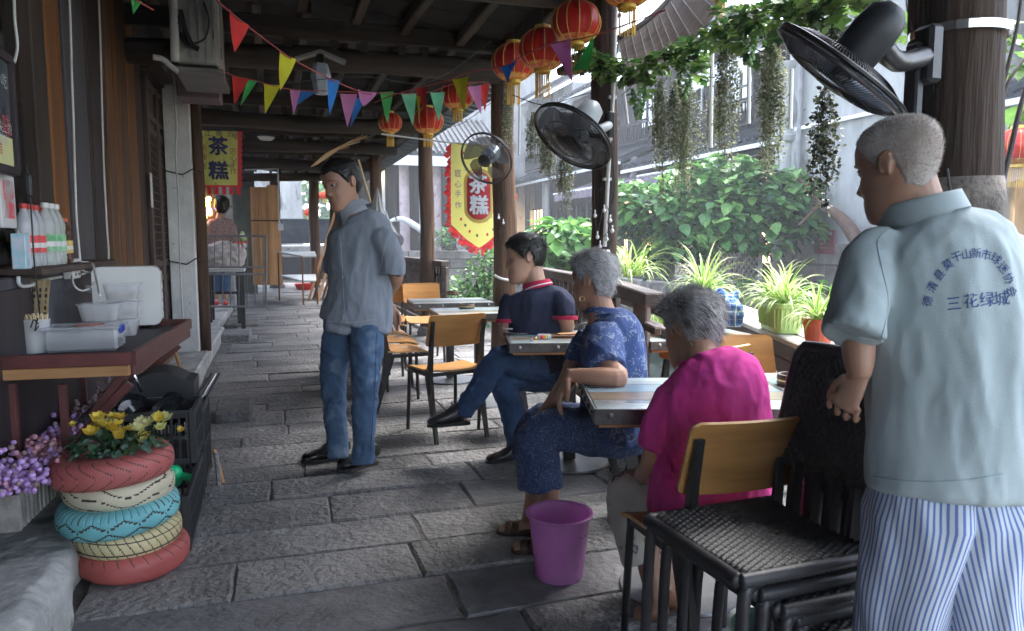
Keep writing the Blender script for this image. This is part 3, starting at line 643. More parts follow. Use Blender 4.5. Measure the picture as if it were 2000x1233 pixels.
awning('awning', 'pale pink striped awning right of the thick post', 4.6, 8.4, XB + .2, 9.2, 3.1, 2.6, pink_awn, .5)
cs = MB()
for yc in (15.9, 20.4):
    for k in (-1, 0, 1): cs.prism([(9.27, yc + k * .1 - .05, 2.74), (9.27, yc + k * .1 + .05, 2.74), (9.27, yc + k * .1, 2.9)], (-.006, 0, 0))
# window with stars at far right
mb = MB()
for (px, py) in ((1964, 380), (1998, 378), (1990, 418)):
    c = PX(px, py, XB + .2); pts = [c + Vector((0, math.cos(a * math.pi / 5 + .3) * (.11 if a % 2 else .05), math.sin(a * math.pi / 5 + .3) * (.11 if a % 2 else .05))) for a in range(10)]
    mb.prism(pts, (.02, 0, 0))
tag(mb.build('window_stars', grey_metal, world=True), 'grey paper stars on the shop window at the right edge', 'decoration')
# left far: dark shop with pale columns, white house, stone quay top
lh = thing('canal_shop', 'dark timber shop with pale pink columns behind the clear plastic sheet', 'building', (5.3, 31, .9))
mb = MB(); mb.box((5.2, 32, 2.9), (5.4, 4, 4)); mb.build('front', far_wood, lh, world=True)
for px in (790, 852, 900): c = PY(px, 400, 28.2); mb = MB(); mb.tube([(c.x, 28.2, .9), (c.x, 28.2, 4.6)], .19, 14); mb.build('column', mat('column plaster', (.52, .42, .44), (.34, .28, .3), rough=.9, sc=4, spots=((.2, .1, .1), 5, .62)), lh, world=True, smooth=40)
for px in (745, 826): c = PY(px, 390, 29.9); mb = MB(); mb.box((c.x, 29.95, 2.9), (.3, .06, 2.4)); mb.build('pale_shutter', paint_white, lh, world=True)
for i in range(26): 
    mb = MB(); mb.box((2.7 + i * .21, 29.96, 2.9), (.17, .05, 3.6)); mb.build('board', far_wood, lh, world=True)
mb = MB(); mb.add([(2, 27.2, 4.5), (8.4, 27.2, 4.3), (8.4, 31, 6.2), (2, 31, 6.2), (2, 27.2, 4.62), (8.4, 27.2, 4.42), (8.4, 31, 6.32), (2, 31, 6.32)], [(0, 3, 2, 1), (4, 5, 6, 7), (0, 1, 5, 4), (1, 2, 6, 5), (2, 3, 7, 6), (3, 0, 4, 7)]); rf = mb.build('roof', far_tile, lh, world=True)
mb = MB()
for i in range(30): mb.tube([(2.1 + i * .22, 27.15, 4.62 - .006 * i), (2.1 + i * .22, 31, 6.36)], .06, 6)
stuff(mb.build('tile_ribs', far_tile, rf, world=True, smooth=40))
mb = MB(); mb.box((5.2, 27.2, 4.2), (6.2, .1, .35)); mb.build('fascia', paint_white, lh, world=True)
lamp_c = PY(737, 347, 29.8); mb = MB(); mb.ball(lamp_c, .12, 12); lp = mb.build('lamp', mat('warm lamp', (1, .82, .5), bump=0, emit=9), lh, world=True)
lh.location.y = 31
wh = thing('white_house', 'tall bright white gable house beyond the banner', 'building', (8.6, 33, .9))
mb = MB(); mb.box((9.3, 35, 5.2), (5.0, 5, 8.6)); mb.build('wall', plaster, wh, world=True)
mb = MB(); mb.add([(6.6, 31.8, 9.3), (12, 31.8, 9.3), (12, 34.6, 11), (6.6, 34.6, 11), (6.6, 31.8, 9.5), (12, 31.8, 9.5), (12, 34.6, 11.2), (6.6, 34.6, 11.2)], [(0, 3, 2, 1), (4, 5, 6, 7), (0, 1, 5, 4), (1, 2, 6, 5), (2, 3, 7, 6), (3, 0, 4, 7)]); mb.build('roof', far_tile, wh, world=True)
# end of the walkway: stone parapet, dark eaves and steps
for (y_, z0, z1, m, nm, lab, cat) in ((26, .75, 1.15, kerbstone, 'stone_parapet', 'pale stone parapet crossing beyond the end of the walkway', 'parapet'),
        (28.5, 1.2, 2.1, far_tile, 'low_roof', 'grey tiled low roof beyond the end of the walkway', 'roof'), (31, -.2, .75, far_stone, 'landing_wall', 'dark stone wall under the far parapet', 'wall')):
    mb = MB(); mb.box((1.2, y_, (z0 + z1) / 2), (5.2 if y_ != 28.5 else 4.2, .5, z1 - z0), bev=.03); tag(mb.build(nm, m, world=True), lab, cat)
mb = MB(); mb.box((-2, 45, 3.2), (7, 3, 6)); tag(mb.build('far_house', plaster, world=True), 'pale far house past the end of the walkway', 'building')
# timber fence and lattice on far bank
fe = thing('bank_railing', 'weathered timber railing on the far bank left of the lattice', 'railing', (9.3, 20, .37))
for (za, h_) in ((1.45, .12), (.95, .09), (.55, .07)): beamp((9.3, 16.4, za), (9.3, 26, za), .1, h_, far_wood, fe, 'rail')
for i in range(70): y_ = 16.5 + i * .135; beamp((9.3, y_, .97), (9.3, y_ + .06, 1.42), .03, .04, far_wood, fe, 'spindle', 0)
for i in range(6): beamp((9.3, 16.4 + i * 1.9, .37), (9.3, 16.4 + i * 1.9, 1.5), .12, .12, far_wood, fe, 'post')
la = thing('lattice_fence', 'pale diagonal lattice fence panel beneath the green tree', 'fence', (9.25, 14.2, .37))
lat_m = mat('lattice paint', (.5, .48, .47), (.36, .34, .34), rough=.6, bump=.1)
for sgn in (1, -1):
    for i in range(-9, 24):
        a0 = 12.7 + i * .17; p = []; z0, z1 = .45, 1.35
        ya, yb = (a0, a0 + .9) if sgn > 0 else (a0 + .9, a0)
        lo, hi = 12.75, 15.9
        def clip(y, z):
            return (y, z)
        t0, t1 = 0., 1.
        for lim, s_ in ((lo, 1), (hi, -1)):
            fa, fb = s_ * (ya - lim), s_ * (yb - lim)
            if fa < 0 and fb < 0: t1 = -1
            elif fa < 0: t0 = max(t0, fa / (fa - fb))
            elif fb < 0: t1 = min(t1, fa / (fa - fb))
        if t1 - t0 > .08: beamp((9.25 + .014 * sgn, ya + (yb - ya) * t0, z0 + (z1 - z0) * t0), (9.25 + .014 * sgn, ya + (yb - ya) * t1, z0 + (z1 - z0) * t1), .045, .022, lat_m, la, 'slat', 0)
for z_ in (.42, 1.38): beamp((9.25, 12.7, z_), (9.25, 15.95, z_), .07, .07, lat_m, la, 'rail')
for y_ in (12.7, 15.95): beamp((9.25, y_, .37), (9.25, y_, 1.42), .08, .08, lat_m, la, 'post')
# upstairs washing / lantern on far bank
# ================= foliage =================
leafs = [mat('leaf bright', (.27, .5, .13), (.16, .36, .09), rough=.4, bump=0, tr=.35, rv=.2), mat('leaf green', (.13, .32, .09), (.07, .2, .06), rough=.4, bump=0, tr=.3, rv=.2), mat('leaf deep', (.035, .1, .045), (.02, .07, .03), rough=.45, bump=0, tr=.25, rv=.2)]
bark = mat('bark', (.16, .09, .06), (.07, .045, .035), rough=.8, sc=8, st=(1, 1, .3), bump=.6)
def leaf_shape(L_, W_, k=0, droop=.25):
    """heart / oval leaf, folded on its rib, stem at the origin and pointing +Y"""
    prof = {0: ((0, .0), (.12, .42), (.4, .5), (.72, .3), (1, 0)), 1: ((0, 0), (.15, .3), (.25, .62), (.38, .35), (.55, .66), (.68, .3), (1, 0)), 2: ((0, .0), (.3, .3), (.6, .4), (1, 0))}[k]
    c = [(0, y_ * L_, -droop * L_ * y_ * y_) for y_, x_ in prof]; r_ = [(x_ * W_, y_ * L_, -droop * L_ * y_ * y_ + .12 * W_) for y_, x_ in prof]; l_ = [(-x_, y_, z_) for x_, y_, z_ in r_]
    n = len(prof); v = c + r_ + l_; f = []
    for i in range(n - 1): f += [(i, n + i, n + i + 1, i + 1), (i, i + 1, 2 * n + i + 1, 2 * n + i)]
    return v, f
def rmat(az, tilt, roll=0): return Matrix.Rotation(az, 3, 'Z') @ Matrix.Rotation(tilt, 3, 'X') @ Matrix.Rotation(roll, 3, 'Y')
def foliage(root, clumps, n, size, kind=0, pieces=0, mats=None, seed=1, facing=None):
    """clumps: (centre, radii); leaves in clumps, larger front ones as single parts, the rest one mass"""
    rnd = random.Random(seed); mats = mats or leafs; tot = sum(c[1][0] * c[1][1] * c[1][2] for c in clumps); allp = []
    base = root.location
    for c, rr in clumps:
        k = int(n * rr[0] * rr[1] * rr[2] / tot) + 3
        for _ in range(k):
            while True:
                q = Vector([rnd.uniform(-1, 1) for _ in range(3)])
                if q.length < 1: break
            q = q.normalized() * (q.length ** .45)
            nn = noise.noise(Vector(c) * 1.3 + q * 2.1); q *= (1 + .25 * nn)
            p = Vector(c) + Vector((q.x * rr[0], q.y * rr[1], q.z * rr[2]))
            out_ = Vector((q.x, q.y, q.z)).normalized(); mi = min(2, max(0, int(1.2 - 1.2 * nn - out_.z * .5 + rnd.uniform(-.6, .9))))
            allp.append((p, math.atan2(-out_.x, out_.y) + rnd.uniform(-.9, .9), rnd.uniform(-.9, .5), rnd.uniform(-.5, .5), size * rnd.uniform(.38, 1.3), mi))
    allp.sort(key=lambda a: (a[0] - CO).length - a[4] * 3)
    shared = []
    for j in range(3):
        v, f = leaf_shape(1, .8, kind); m_ = MB(); m_.add(v, f); me = m_.mesh('leaf', True); me.materials.append(mats[j]); shared.append(me)
    for a in allp[:pieces]:
        o = bpy.data.objects.new('leaf', shared[a[5]]); COL.objects.link(o); o.parent = root
        o.matrix_basis = Matrix.Translation(a[0] - base) @ rmat(a[1], a[2], a[3]).to_4x4() @ Matrix.Scale(a[4], 4)
    mb = MB()
    for a in allp[pieces:]:
        v, f = leaf_shape(a[4], a[4] * .8, kind); m = rmat(a[1], a[2], a[3]); mb.cur = a[5]; mb.add([m @ Vector(q) + a[0] for q in v], f)
    if mb.v: stuff(mb.build('foliage', mats, root, world=True, smooth=True))
# big leafy tree leaning from the right across the far bank
tr = thing('leaf_tree', 'large bright green broad leaved tree on the far bank', 'tree', (8.6, 10.6, .3))
trunk = [PY(1705, 560, 10.4), PY(1690, 500, 10.5), PY(1665, 455, 10.8), PY(1640, 425, 11.2), PY(1600, 400, 11.7), PY(1550, 390, 12.2), PY(1480, 400, 12.6)]
mb = MB(); mb.tube(catmull(trunk), [.16 - .0045 * i for i in range(25)], 10); tk = mb.build('trunk', bark, tr, world=True, smooth=True)
for e in (((1600, 400, 11.7), (1560, 350, 12), (1500, 330, 12.5)), ((1550, 390, 12.2), (1450, 350, 12.8), (1380, 330, 13)), ((1480, 400, 12.6), (1360, 430, 13), (1260, 440, 13.4)), ((1600, 400, 11.7), (1560, 440, 11.5))):
    mb = MB(); q = catmull([PY(*k) for k in e], 4); mb.tube(q, [.05 * (1 - i / len(q) * .7) for i in range(len(q))], 7); mb.build('limb', bark, tr, world=True, smooth=True)
cl = []
for (px, py, Y, r_) in ((1245, 400, 13.4, .75), (1300, 420, 13.2, .8), (1360, 370, 13.2, .85), (1420, 350, 13, .8), (1400, 430, 12.8, .9), (1475, 390, 12.6, .95), (1530, 370, 12.4, .7), (1555, 420, 12.2, .55), (1490, 450, 12.4, .75), (1350, 470, 12.9, .7), (1240, 440, 13.6, .5), (1290, 480, 13.4, .45), (1460, 345, 12.8, .5), (1570, 455, 12, .35), (1215, 370, 13.8, .4)):
    cl.append((PY(px, py, Y), (r_ * .95, r_ * .9, r_ * .62)))
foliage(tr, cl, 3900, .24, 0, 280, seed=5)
def bush(name, lab, cl, n, size, kind, pieces, seed, mats=None, cat='bush', base=None):
    c0 = cl[0][0]; r = thing(name, lab, cat, base or (c0.x, c0.y, c0.z - cl[0][1][2]))
    st = MB()
    for c, rr in cl: st.tube([r.location, Vector(r.location).lerp(Vector(c), .6) + Vector((.05, 0, .05)), c], [.03, .02, .01], 6)
    st.build('stems', bark, r, world=True); foliage(r, cl, n, size, kind, pieces, mats, seed); return r
bush('hanging_shrub', 'yellow green hanging shrub below the big tree', [(PY(1272, 485, 14), (.3, .3, .45)), (PY(1268, 520, 14), (.2, .2, .3))], 500, .1, 0, 30, 11)
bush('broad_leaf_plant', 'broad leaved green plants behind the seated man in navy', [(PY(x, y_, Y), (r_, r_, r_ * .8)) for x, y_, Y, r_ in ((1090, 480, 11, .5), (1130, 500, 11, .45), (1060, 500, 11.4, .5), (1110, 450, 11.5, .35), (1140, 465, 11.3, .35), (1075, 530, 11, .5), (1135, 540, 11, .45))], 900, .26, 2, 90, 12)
bush('canal_bush', 'fine leaved light green bush below the banner', [(PY(x, y_, 9.4), (r_, r_, r_)) for x, y_, r_ in ((945, 520, .2), (930, 550, .24), (955, 560, .22), (925, 590, .26), (950, 600, .26), (960, 500, .16))], 1800, .05, 0, 60, 13, base=(2.55, 9.6, 0))
bush('quay_shrub', 'yellow green shrub on the quay wall left of the banner', [(PY(868, 462, 26.5), (.4, .3, .35)), (PY(885, 475, 26.5), (.5, .3, .25))], 300, .13, 0, 10, 14, base=(6.2, 26.8, .95))
bush('back_trees', 'pale green treetops beyond the white house', [(PY(x, y_, 60), (4, 3, 2.6)) for x, y_ in ((600, 330), (680, 300), (560, 370), (640, 390))], 900, .8, 0, 0, 15, cat='trees')
bush('water_plants', 'low green plants at the foot of the far quay', [(PX(x, y_, 9.0), (.6, .6, .2)) for x, y_ in ((1630, 575), (1600, 570), (1450, 560))], 300, .18, 2, 20, 17)
bush('bank_shrub', 'small dark green shrub on the canal wall behind the brown post', [(PY(865, 585, 20), (.5, .3, .4)), (PY(880, 560, 20), (.3, .3, .3))], 260, .14, 0, 10, 18, base=(4.5, 20, -1))
# haze: rain laden air
hz = MB(); hz.box((30, 42, 4.7), (120, 124, 14.2)); hzm = bpy.data.materials.new('haze'); hzm.use_nodes = True; N = hzm.node_tree.nodes; N.clear()
pv = N.new('ShaderNodeVolumePrincipled'); pv.inputs['Density'].default_value = .0038; pv.inputs['Color'].default_value = (.9, .95, 1, 1); pv.inputs['Anisotropy'].default_value = .2
mo = N.new('ShaderNodeOutputMaterial'); hzm.node_tree.links.new(pv.outputs[0], mo.inputs['Volume'])
haze = stuff(hz.build('haze', hzm))
# ================= chairs and tables =================
GAIN = 1.35
ply = mat('honey plywood', (.46, .235, .075), (.3, .145, .045), rough=.38, sc=5, st=(.25, 2.5, 2.5), bump=.08, coat=.3, rv=.1)
ply_edge = mat('plywood edge', (.55, .36, .18), (.38, .22, .1), rough=.5, sc=30, st=(1, 1, 8), bump=.1)
def curved_board(w_, l_, fn, th=.012, nu=16, nv=20, corner=.22):
    """rounded rectangular curved ply board; fn(u, v) -> centre surface point for u, v in -1..1"""
    mb = MB(); top = []; bot = []
    for j in range(nv + 1):
        for i in range(nu + 1):
            u, v = i / nu * 2 - 1, j / nv * 2 - 1
            k = max(0, abs(v) - (1 - corner)) / corner; lim = 1 - corner * .55 * (1 - math.sqrt(max(0, 1 - k * k)))
            p, n = fn(u * lim, v); top.append(p + n * th / 2); bot.append(p - n * th / 2)
    W_ = nu + 1; m = len(top); f = [(j * W_ + i, j * W_ + i + 1, (j + 1) * W_ + i + 1, (j + 1) * W_ + i) for j in range(nv) for i in range(nu)]
    f2 = [tuple(m + q for q in reversed(t)) for t in f]; rim = [i for i in range(W_)] + [j * W_ + nu for j in range(1, nv + 1)] + [nv * W_ + i for i in range(nu - 1, -1, -1)] + [j * W_ for j in range(nv - 1, 0, -1)]
    f3 = [(rim[k], m + rim[k], m + rim[(k + 1) % len(rim)], rim[(k + 1) % len(rim)]) for k in range(len(rim))]
    mb.add(top + bot, f + f2); mb.cur = 1; mb.add([], []); mb.f += f3; mb.mi += [1] * len(f3); mb.cur = 0
    return mb
def wood_chair(lab, group='plywood chairs round the tables'):
    """front faces +Y"""
    t = thing('chair', lab, 'chair', group=group)
    def seat(u, v):
        return Vector((u * .205 * (1 + .04 * v), v * .2, .45 + .012 * u * u - (.03 * max(0, v - .55) ** 1.2 * 2) + .008 * (v < -.6) * 1)), Vector((0, .1 * v, 1)).normalized()
    s_ = curved_board(.4, .4, seat).build('seat', [ply, ply_edge], t, smooth=40)
    def back(u, v):
        return Vector((u * .205, -.215 - .035 * v + .03 * (u * u), .725 + v * .105)), Vector((-.25 * u, 1, .3)).normalized()
    curved_board(.4, .2, back).build('backrest', [ply, ply_edge], t, smooth=40)
    for sx in (-1, 1):
        # tapered rear leg: a folded steel blade that carries the back
        mb = MB(); x = sx * .185
        prof = [((-.275, 0), (-.255, 0)), ((-.225, .25), (-.175, .25)), ((-.2, .42), (-.12, .42)), ((-.205, .5), (-.16, .5)), ((-.215, .66), (-.19, .66)), ((-.238, .79), (-.222, .79))]
        v = []
        for (a, z), (b, z2) in prof: v += [(x - .011, a, z), (x + .011, a, z), (x + .011, b, z2), (x - .011, b, z2)]
        f = [(0, 3, 2, 1), (20, 21, 22, 23)] + [(4 * i + j, 4 * i + (j + 1) % 4, 4 * i + 4 + (j + 1) % 4, 4 * i + 4 + j) for i in range(5) for j in range(4)]
        mb.add(v, f); mb.build('leg', black_metal, t)
        mb = MB(); mb.tube([(sx * .175, .17, .435), (sx * .185, .19, 0)], [.013, .0125], 10); mb.build('leg', black_metal, t, smooth=40)
        mb = MB(); mb.bar((sx * .178, -.15, .432), (sx * .175, .18, .43), .02, .025); mb.build('seat_rail', black_metal, t)
    mb = MB(); mb.bar((-.18, .15, .43), (.18, .15, .43), .02, .022); mb.bar((-.18, -.14, .43), (.18, -.14, .43), .02, .022); mb.build('cross_rail', black_metal, t)
    return t
ch0 = wood_chair('plywood chair with empty seat standing alone in front of the two far tables')
def put(o, x, y, a): o.location = (x, y, 0); o.rotation_euler = (0, 0, a)
put(ch0, 1.06, 4.87, R(14))
CH = [((.92, 5.75), -82, 'plywood chair seen side on, nearest of the row left of the far tables'), ((.93, 6.3), -92, 'second plywood chair of the row along the left of the far tables'),
      ((.95, 6.85), -88, 'third plywood chair of the row, behind the standing man elbow'), ((.98, 7.55), -60, 'plywood chair at the far left corner of the farthest table'),
      ((.72, 6.55), -96, 'plywood chair pulled out behind the standing man, outermost of the row'), ((.8, 7.3), -80, 'far outer plywood chair half hidden by the standing man jeans'), ((1.12, 8.1), 172, 'plywood chair beside the facing one behind the farthest table'),
      ((1.52, 7.95), 178, 'plywood chair facing the camera behind the farthest table'), ((1.55, 4.78), 112, 'plywood chair the man in the navy polo sits on'),
      ((1.36, 3.2), 82, 'plywood chair the grey haired woman in blue sits on'), ((1.215, 1.87), 0, 'large nearest plywood chair the woman in pink sits on'),
      ((2.0, 3.6), 100, 'plywood chair half hidden behind the grey haired woman back'), ((1.82, 3.05), 15, 'plywood chair seen edge on past the pink woman head'), ((2.12, 2.95), 170, 'plywood chair tucked under the nearest table by the railing')]
CHAIRS = {}
for (xy, a, lab) in CH: CHAIRS[lab.split()[-1]] = dup(ch0, (xy[0], xy[1], 0), R(a), lab)
# tables
slate = mat('painted plank top', (.34, .4, .4), (.13, .15, .16), rough=.3, sc=3.2, st=(.5, 3, 1), bump=.12, spots=((.5, .52, .5), 2.6, .57), coat=.4, lo=.4, hi=.6)
slate_b = mat('brown painted plank', (.22, .17, .12), (.1, .075, .06), rough=.3, sc=4, st=(.5, 3, 1), bump=.15, spots=((.34, .38, .36), 3, .58), coat=.4)
slate_blue = mat('blue painted plank', (.2, .3, .36), (.1, .14, .17), rough=.3, sc=2.5, st=(.5, 3, 1), bump=.12, spots=((.56, .57, .54), 2.4, .6), coat=.4)
iron = mat('iron edge', (.12, .115, .11), (.05, .048, .046), rough=.5, sc=12, bump=.3, metal=.4, spots=((.18, .13, .1), 14, .62))
iron_lt = mat('pale iron edge', (.3, .31, .31), (.18, .18, .18), rough=.45, sc=12, bump=.2, metal=.3)
base_m = mat('dull steel disc', (.13, .135, .145), (.07, .075, .08), rough=.45, metal=.6, sc=4, bump=.1)
def table(lab, w_=.72, d_=.56, near=True):
    t = thing('cafe_table', lab, 'table', group='plank topped cafe tables with iron edges')
    n = 4
    for i in range(n): mb = MB(); mb.box((0, -d_ / 2 + d_ * (i + .5) / n, .744), (w_ - .012, d_ / n - .003, .012), bev=.0015); mb.build('plank', (slate, slate_b, slate_blue, slate)[i], t)
    mb = MB(); mb.box((0, 0, .722), (w_ - .02, d_ - .02, .03)); mb.build('core_board', raw_wood, t)
    for s_ in (-1, 1):
        mb = MB(); mb.box((0, s_ * d_ / 2, .724), (w_ + .008, .006, .052), bev=.002); e = mb.build('edge_band', iron, t)
        for k in range(4): mb = MB(); m = Matrix.Rotation(R(90 * s_), 3, 'X'); mb.lathe([(.011, 0), (.01, .005), (.006, .008), (.0, .0095)], (-w_ / 2 + .05 + (w_ - .1) * k / 3, s_ * (d_ / 2 + .003), .727), 10, Matrix.Rotation(R(-90 * s_), 3, 'X')); mb.build('rivet', iron_lt, e, smooth=True)
        mb = MB(); mb.box((s_ * w_ / 2, 0, .724), (.006, d_ - .006, .052), bev=.002); e = mb.build('edge_band', iron_lt, t)
        for k in range(5): mb = MB(); mb.lathe([(.011, 0), (.01, .005), (.006, .007), (.0, .008)], (s_ * (w_ / 2 + .003), -d_ / 2 + .05 + (d_ - .1) * k / 4, .724), 10, Matrix.Rotation(R(90 * s_), 3, 'Y')); mb.build('rivet', iron, e, smooth=True)
    mb = MB(); mb.box((0, 0, .694), (w_ - .03, d_ - .03, .02)); mb.build('under_frame', raw_wood, t)
    mb = MB(); mb.box((0, 0, .36), (.07, .07, .66), bev=.004); mb.build('column', black_metal, t)
    mb = MB(); mb.lathe([(.0, 0), (.225, 0), (.23, .006), (.225, .014), (.06, .02), (.0, .021)], (0, 0, 0), 40); mb.build('base_plate', base_m, t, smooth=40)
    return t
t0 = table('nearest cafe table, between the pink woman and the grey haired woman'); 
def putt(o, c0, c1, far, a=None):
    """front edge c0 -> c1 is where the near long side lies"""
    d = (Vector(c1) - Vector(c0)); a = math.atan2(d.y, d.x) if a is None else a; n = Vector((-math.sin(a), math.cos(a))); m = Vector(c0) + d.normalized() * .36 + n * .28; put(o, m.x, m.y, a); return o
putt(t0, (.985, 2.2), (1.62, 2.0), None)
T2 = dup(t0, (0, 0, 0), 0, 'cafe table with candy and a cigarette packet beside the man in navy'); putt(T2, (1.19, 3.78), (1.9, 3.6), None)
T3 = dup(t0, (0, 0, 0), 0, 'far cafe table with a dark ashtray, nearer of the two pushed together'); putt(T3, (1.15, 5.42), (1.85, 5.38), None)
T4 = dup(t0, (0, 0, 0), 0, 'farthest cafe table with a dark ashtray by the brown post'); putt(T4, (1.14, 6.45), (1.85, 6.4), None)
T5 = dup(t0, (0, 0, 0), 0, 'cafe table by the railing right of the grey haired woman'); putt(T5, (1.95, 3.62), (2.6, 3.6), None)
T6 = dup(t0, (0, 0, 0), 0, 'cafe table against the ledge to the right of the pink woman'); putt(T6, (1.735, 2.08), (2.4, 1.9), None, R(-14))
# ashtrays and things on tables
ash_m = mat('brown ashtray', (.12, .075, .055), (.05, .03, .024), rough=.45, sc=30, bump=.3, rv=.05)
def ashtray(lab, p, r=.06, h=.04):
    t = thing('ashtray', lab, 'ashtray', p); mb = MB(); mb.lathe([(0, 0), (r * .95, 0), (r, .006), (r, h - .004), (r * .96, h), (r * .82, h), (r * .8, h * .4), (0, h * .35)], p, 28); mb.build('bowl', ash_m, t, world=True, smooth=35)
    mb = MB(); mb.lathe([(r * 1.005, h * .45), (r * 1.01, h * .5), (r * 1.005, h * .55)], p, 28); mb.build('band', brass, t, world=True); return t
TZ = .7505
ashtray('dark round ashtray on the farthest cafe table', PZ(884, 576, TZ)); ashtray('brown round ashtray on the nearer far table', PZ(912, 603, TZ), .065)
ashtray('large brown ashtray on the table against the ledge', PZ(1550, 752, TZ), .062, .042)
def on(px, py): return PZ(px, py, TZ)
pk = on(1092, 659); nb = thing('menu_booklet', 'flat brown booklet lying at the right of the middle table', 'booklet', pk); mb = MB(); mb.box(pk + Vector((.05, 0, .006)), (.2, .11, .012), rot=R(-18), bev=.002); mb.build('cover', wood_brn, nb, world=True)
mb = MB(); mb.box(pk + Vector((.07, .02, .0165)), (.14, .05, .008), rot=R(5), bev=.002); tag(mb.build('chopstick_sleeve', raw_wood, world=True), 'orange brown paper sleeve lying on the brown booklet', 'sleeve')
bx = on(1063, 662); ct = thing('candy_box', 'small clear plastic box of red and yellow sweets on the middle table', 'box', bx)
mb = MB(); mb.box(bx + Vector((0, 0, .014)), (.075, .045, .026), rot=R(-15), bev=.004); mb.build('lid', mat('milky plastic', (.8, .85, .95), rough=.2, bump=0, alpha=.55), ct, world=True)
for i, c in enumerate(((.7, .03, .02), (.85, .55, .03), (.75, .75, .8))): mb = MB(); mb.box(bx + Vector((-.022 + i * .02, -.02, .014)), (.016, .016, .02), rot=i, bev=.003); mb.build('sweet', mat('sweet', c, rough=.3, bump=0), ct, world=True)
for i, (px, py, c) in enumerate(((1046, 664, (.8, .3, .02)), (1038, 667, (.35, .35, .38)))): p = on(px, py); mb = MB(); mb.box(p + Vector((0, 0, .008)), (.018, .014, .016), rot=i + .5, bev=.003); tag(mb.build('sweet', mat('sweet wrap', c, rough=.3, bump=0), world=True), ('orange wrapped sweet beside the clear box', 'grey crumpled wrapper beside the orange sweet')[i], 'sweet')
p = on(1010, 652); mb = MB(); mb.lathe([(0, 0), (.03, .001), (.07, .006), (.075, .01), (.068, .008), (0, .004)], p, 20); tag(mb.build('saucer', mat('brown stoneware', (.3, .26, .2), (.16, .13, .1), rough=.3), world=True, smooth=True), 'flat brown saucer on the left of the middle table', 'saucer')
mb = MB(); mb.tube(catmull([on(1075, 652) + Vector((0, 0, .006)), on(1100, 647) + Vector((0, 0, .02)), on(1120, 655) + Vector((0, 0, .008)), on(1140, 650) + Vector((0, 0, .008))]), .004, 6); tag(mb.build('foil_strip', bright_metal, world=True), 'crumpled silver foil strip on the middle table', 'foil')
# ================= stacked woven chairs =================
wicker = mat('black plastic wicker', (.028, .028, .031), (.014, .014, .016), rough=.42, bump=.1, spec=.45, rv=.05)
def woven_chair(lab):
    t = thing('woven_chair', lab, 'chair', group='black woven chairs in one stack')
    sw, sd = .37, .40; nx, ny = 20, 24
    v = []; W2 = nx * 2 + 1
    def wv(i, j): return .0042 * math.sin(i * math.pi / 2 + (j % 4 // 2) * math.pi) * (1 if j % 2 == 0 else .4)
    mb = MB()
    def surf(u, vv):
        i = round(u * nx * 4); j = round(vv * ny * 4); z = .0055 * math.sin(i * math.pi / 2 + (j // 4 % 2) * math.pi) * math.sin((j % 4 + .5) * math.pi / 4.5)
        x = (u - .5) * sw; y = (vv - .5) * sd; ed = max(0, abs(vv - .5) * 2 - .86); return Vector((x, y, .445 + z - .028 * (ed / .14) ** 2 - .01 * math.sin(math.pi * u)))
    mb.grid(surf, nx * 4, ny * 4); mb.build('seat', wicker, t, smooth=True)
    mb = MB(); mb.box((0, 0, .405), (sw - .01, sd - .01, .04), bev=.015); mb.build('seat_frame', wicker, t, smooth=40)
    # woven roll round front and sides
    for a, b in (((-sw / 2, -sd / 2, .43), (-sw / 2, sd / 2, .43)), ((sw / 2, -sd / 2, .43), (sw / 2, sd / 2, .43)), ((-sw / 2, sd / 2, .43), (sw / 2, sd / 2, .43))):
        a, b = Vector(a), Vector(b); k = 60; mb = MB(); mb.tube([a.lerp(b, i / k) for i in range(k + 1)], [.0155 + .002 * (i % 2) for i in range(k + 1)], 10); mb.build('rolled_edge', wicker, t, smooth=True)
    for sx in (-1, 1):
        for sy in (-1, 1):
            mb = MB(); pts = catmull([(sx * .15, sy * .1, .40), (sx * .18, sy * .17, .41), (sx * .187, sy * .19, .36), (sx * .19, sy * .2, 0)], 6); n = len(pts)
            mb.tube(pts, .0145, 12); mb.build('leg', wicker, t, smooth=True)
    def bk(u, vv):
        i = round(u * nx * 4); j = round(vv * 96); z = .004 * math.sin(i * math.pi / 2 + (j // 4 % 2) * math.pi) * math.sin((j % 4 + .5) * math.pi / 4.5)
        h = vv; zz = .545 + .315 * h; cr = max(0, h - .88) / .12; w2 = (sw / 2 + .005) * (1 - .12 * (1 - math.sqrt(max(0, 1 - cr * cr)))); return Vector(((u - .5) * 2 * w2, -.2 - .065 * h ** 1.2 + z * 1.0 + .015 * (1 - (2 * u - 1) ** 2) * -1, zz))
    mb = MB(); mb.grid(bk, nx * 4, 96); mb.build('backrest', wicker, t, smooth=True)
    mb = MB(); mb.grid(lambda u, v_: bk(1 - u, v_) + Vector((0, -.018, 0)), 24, 16); mb.build('back_skin', wicker, t, smooth=True)
    rim = [bk(0, i / 12) + Vector((0, -.01, 0)) for i in range(12)] + [bk(i / 12, 1) + Vector((0, -.01, 0)) for i in range(13)] + [bk(1, 1 - i / 12) + Vector((0, -.01, 0)) for i in range(1, 13)]
    mb = MB(); mb.tube(rim, .016, 8); mb.build('rim', wicker, t, smooth=True)
    for k in range(6): x = (k - 2.5) * .066; mb = MB(); mb.bar((x, -.19, .41), (x, -.2, .56), .028, .014); mb.build('back_strip', wicker, t)
    return t
wc = woven_chair('top chair of the stack of black woven chairs'); WX, WY, WA = 1.275, 1.52, R(-52)
labs = ['second chair from the top of the black woven stack', 'middle chair of the black woven stack', 'second lowest chair of the black woven stack', 'lowest chair of the black woven stack']
WC_LOC = Vector((1.10, 1.48, .156)); wc.location = WC_LOC; wc.rotation_euler = (0, 0, R(93))
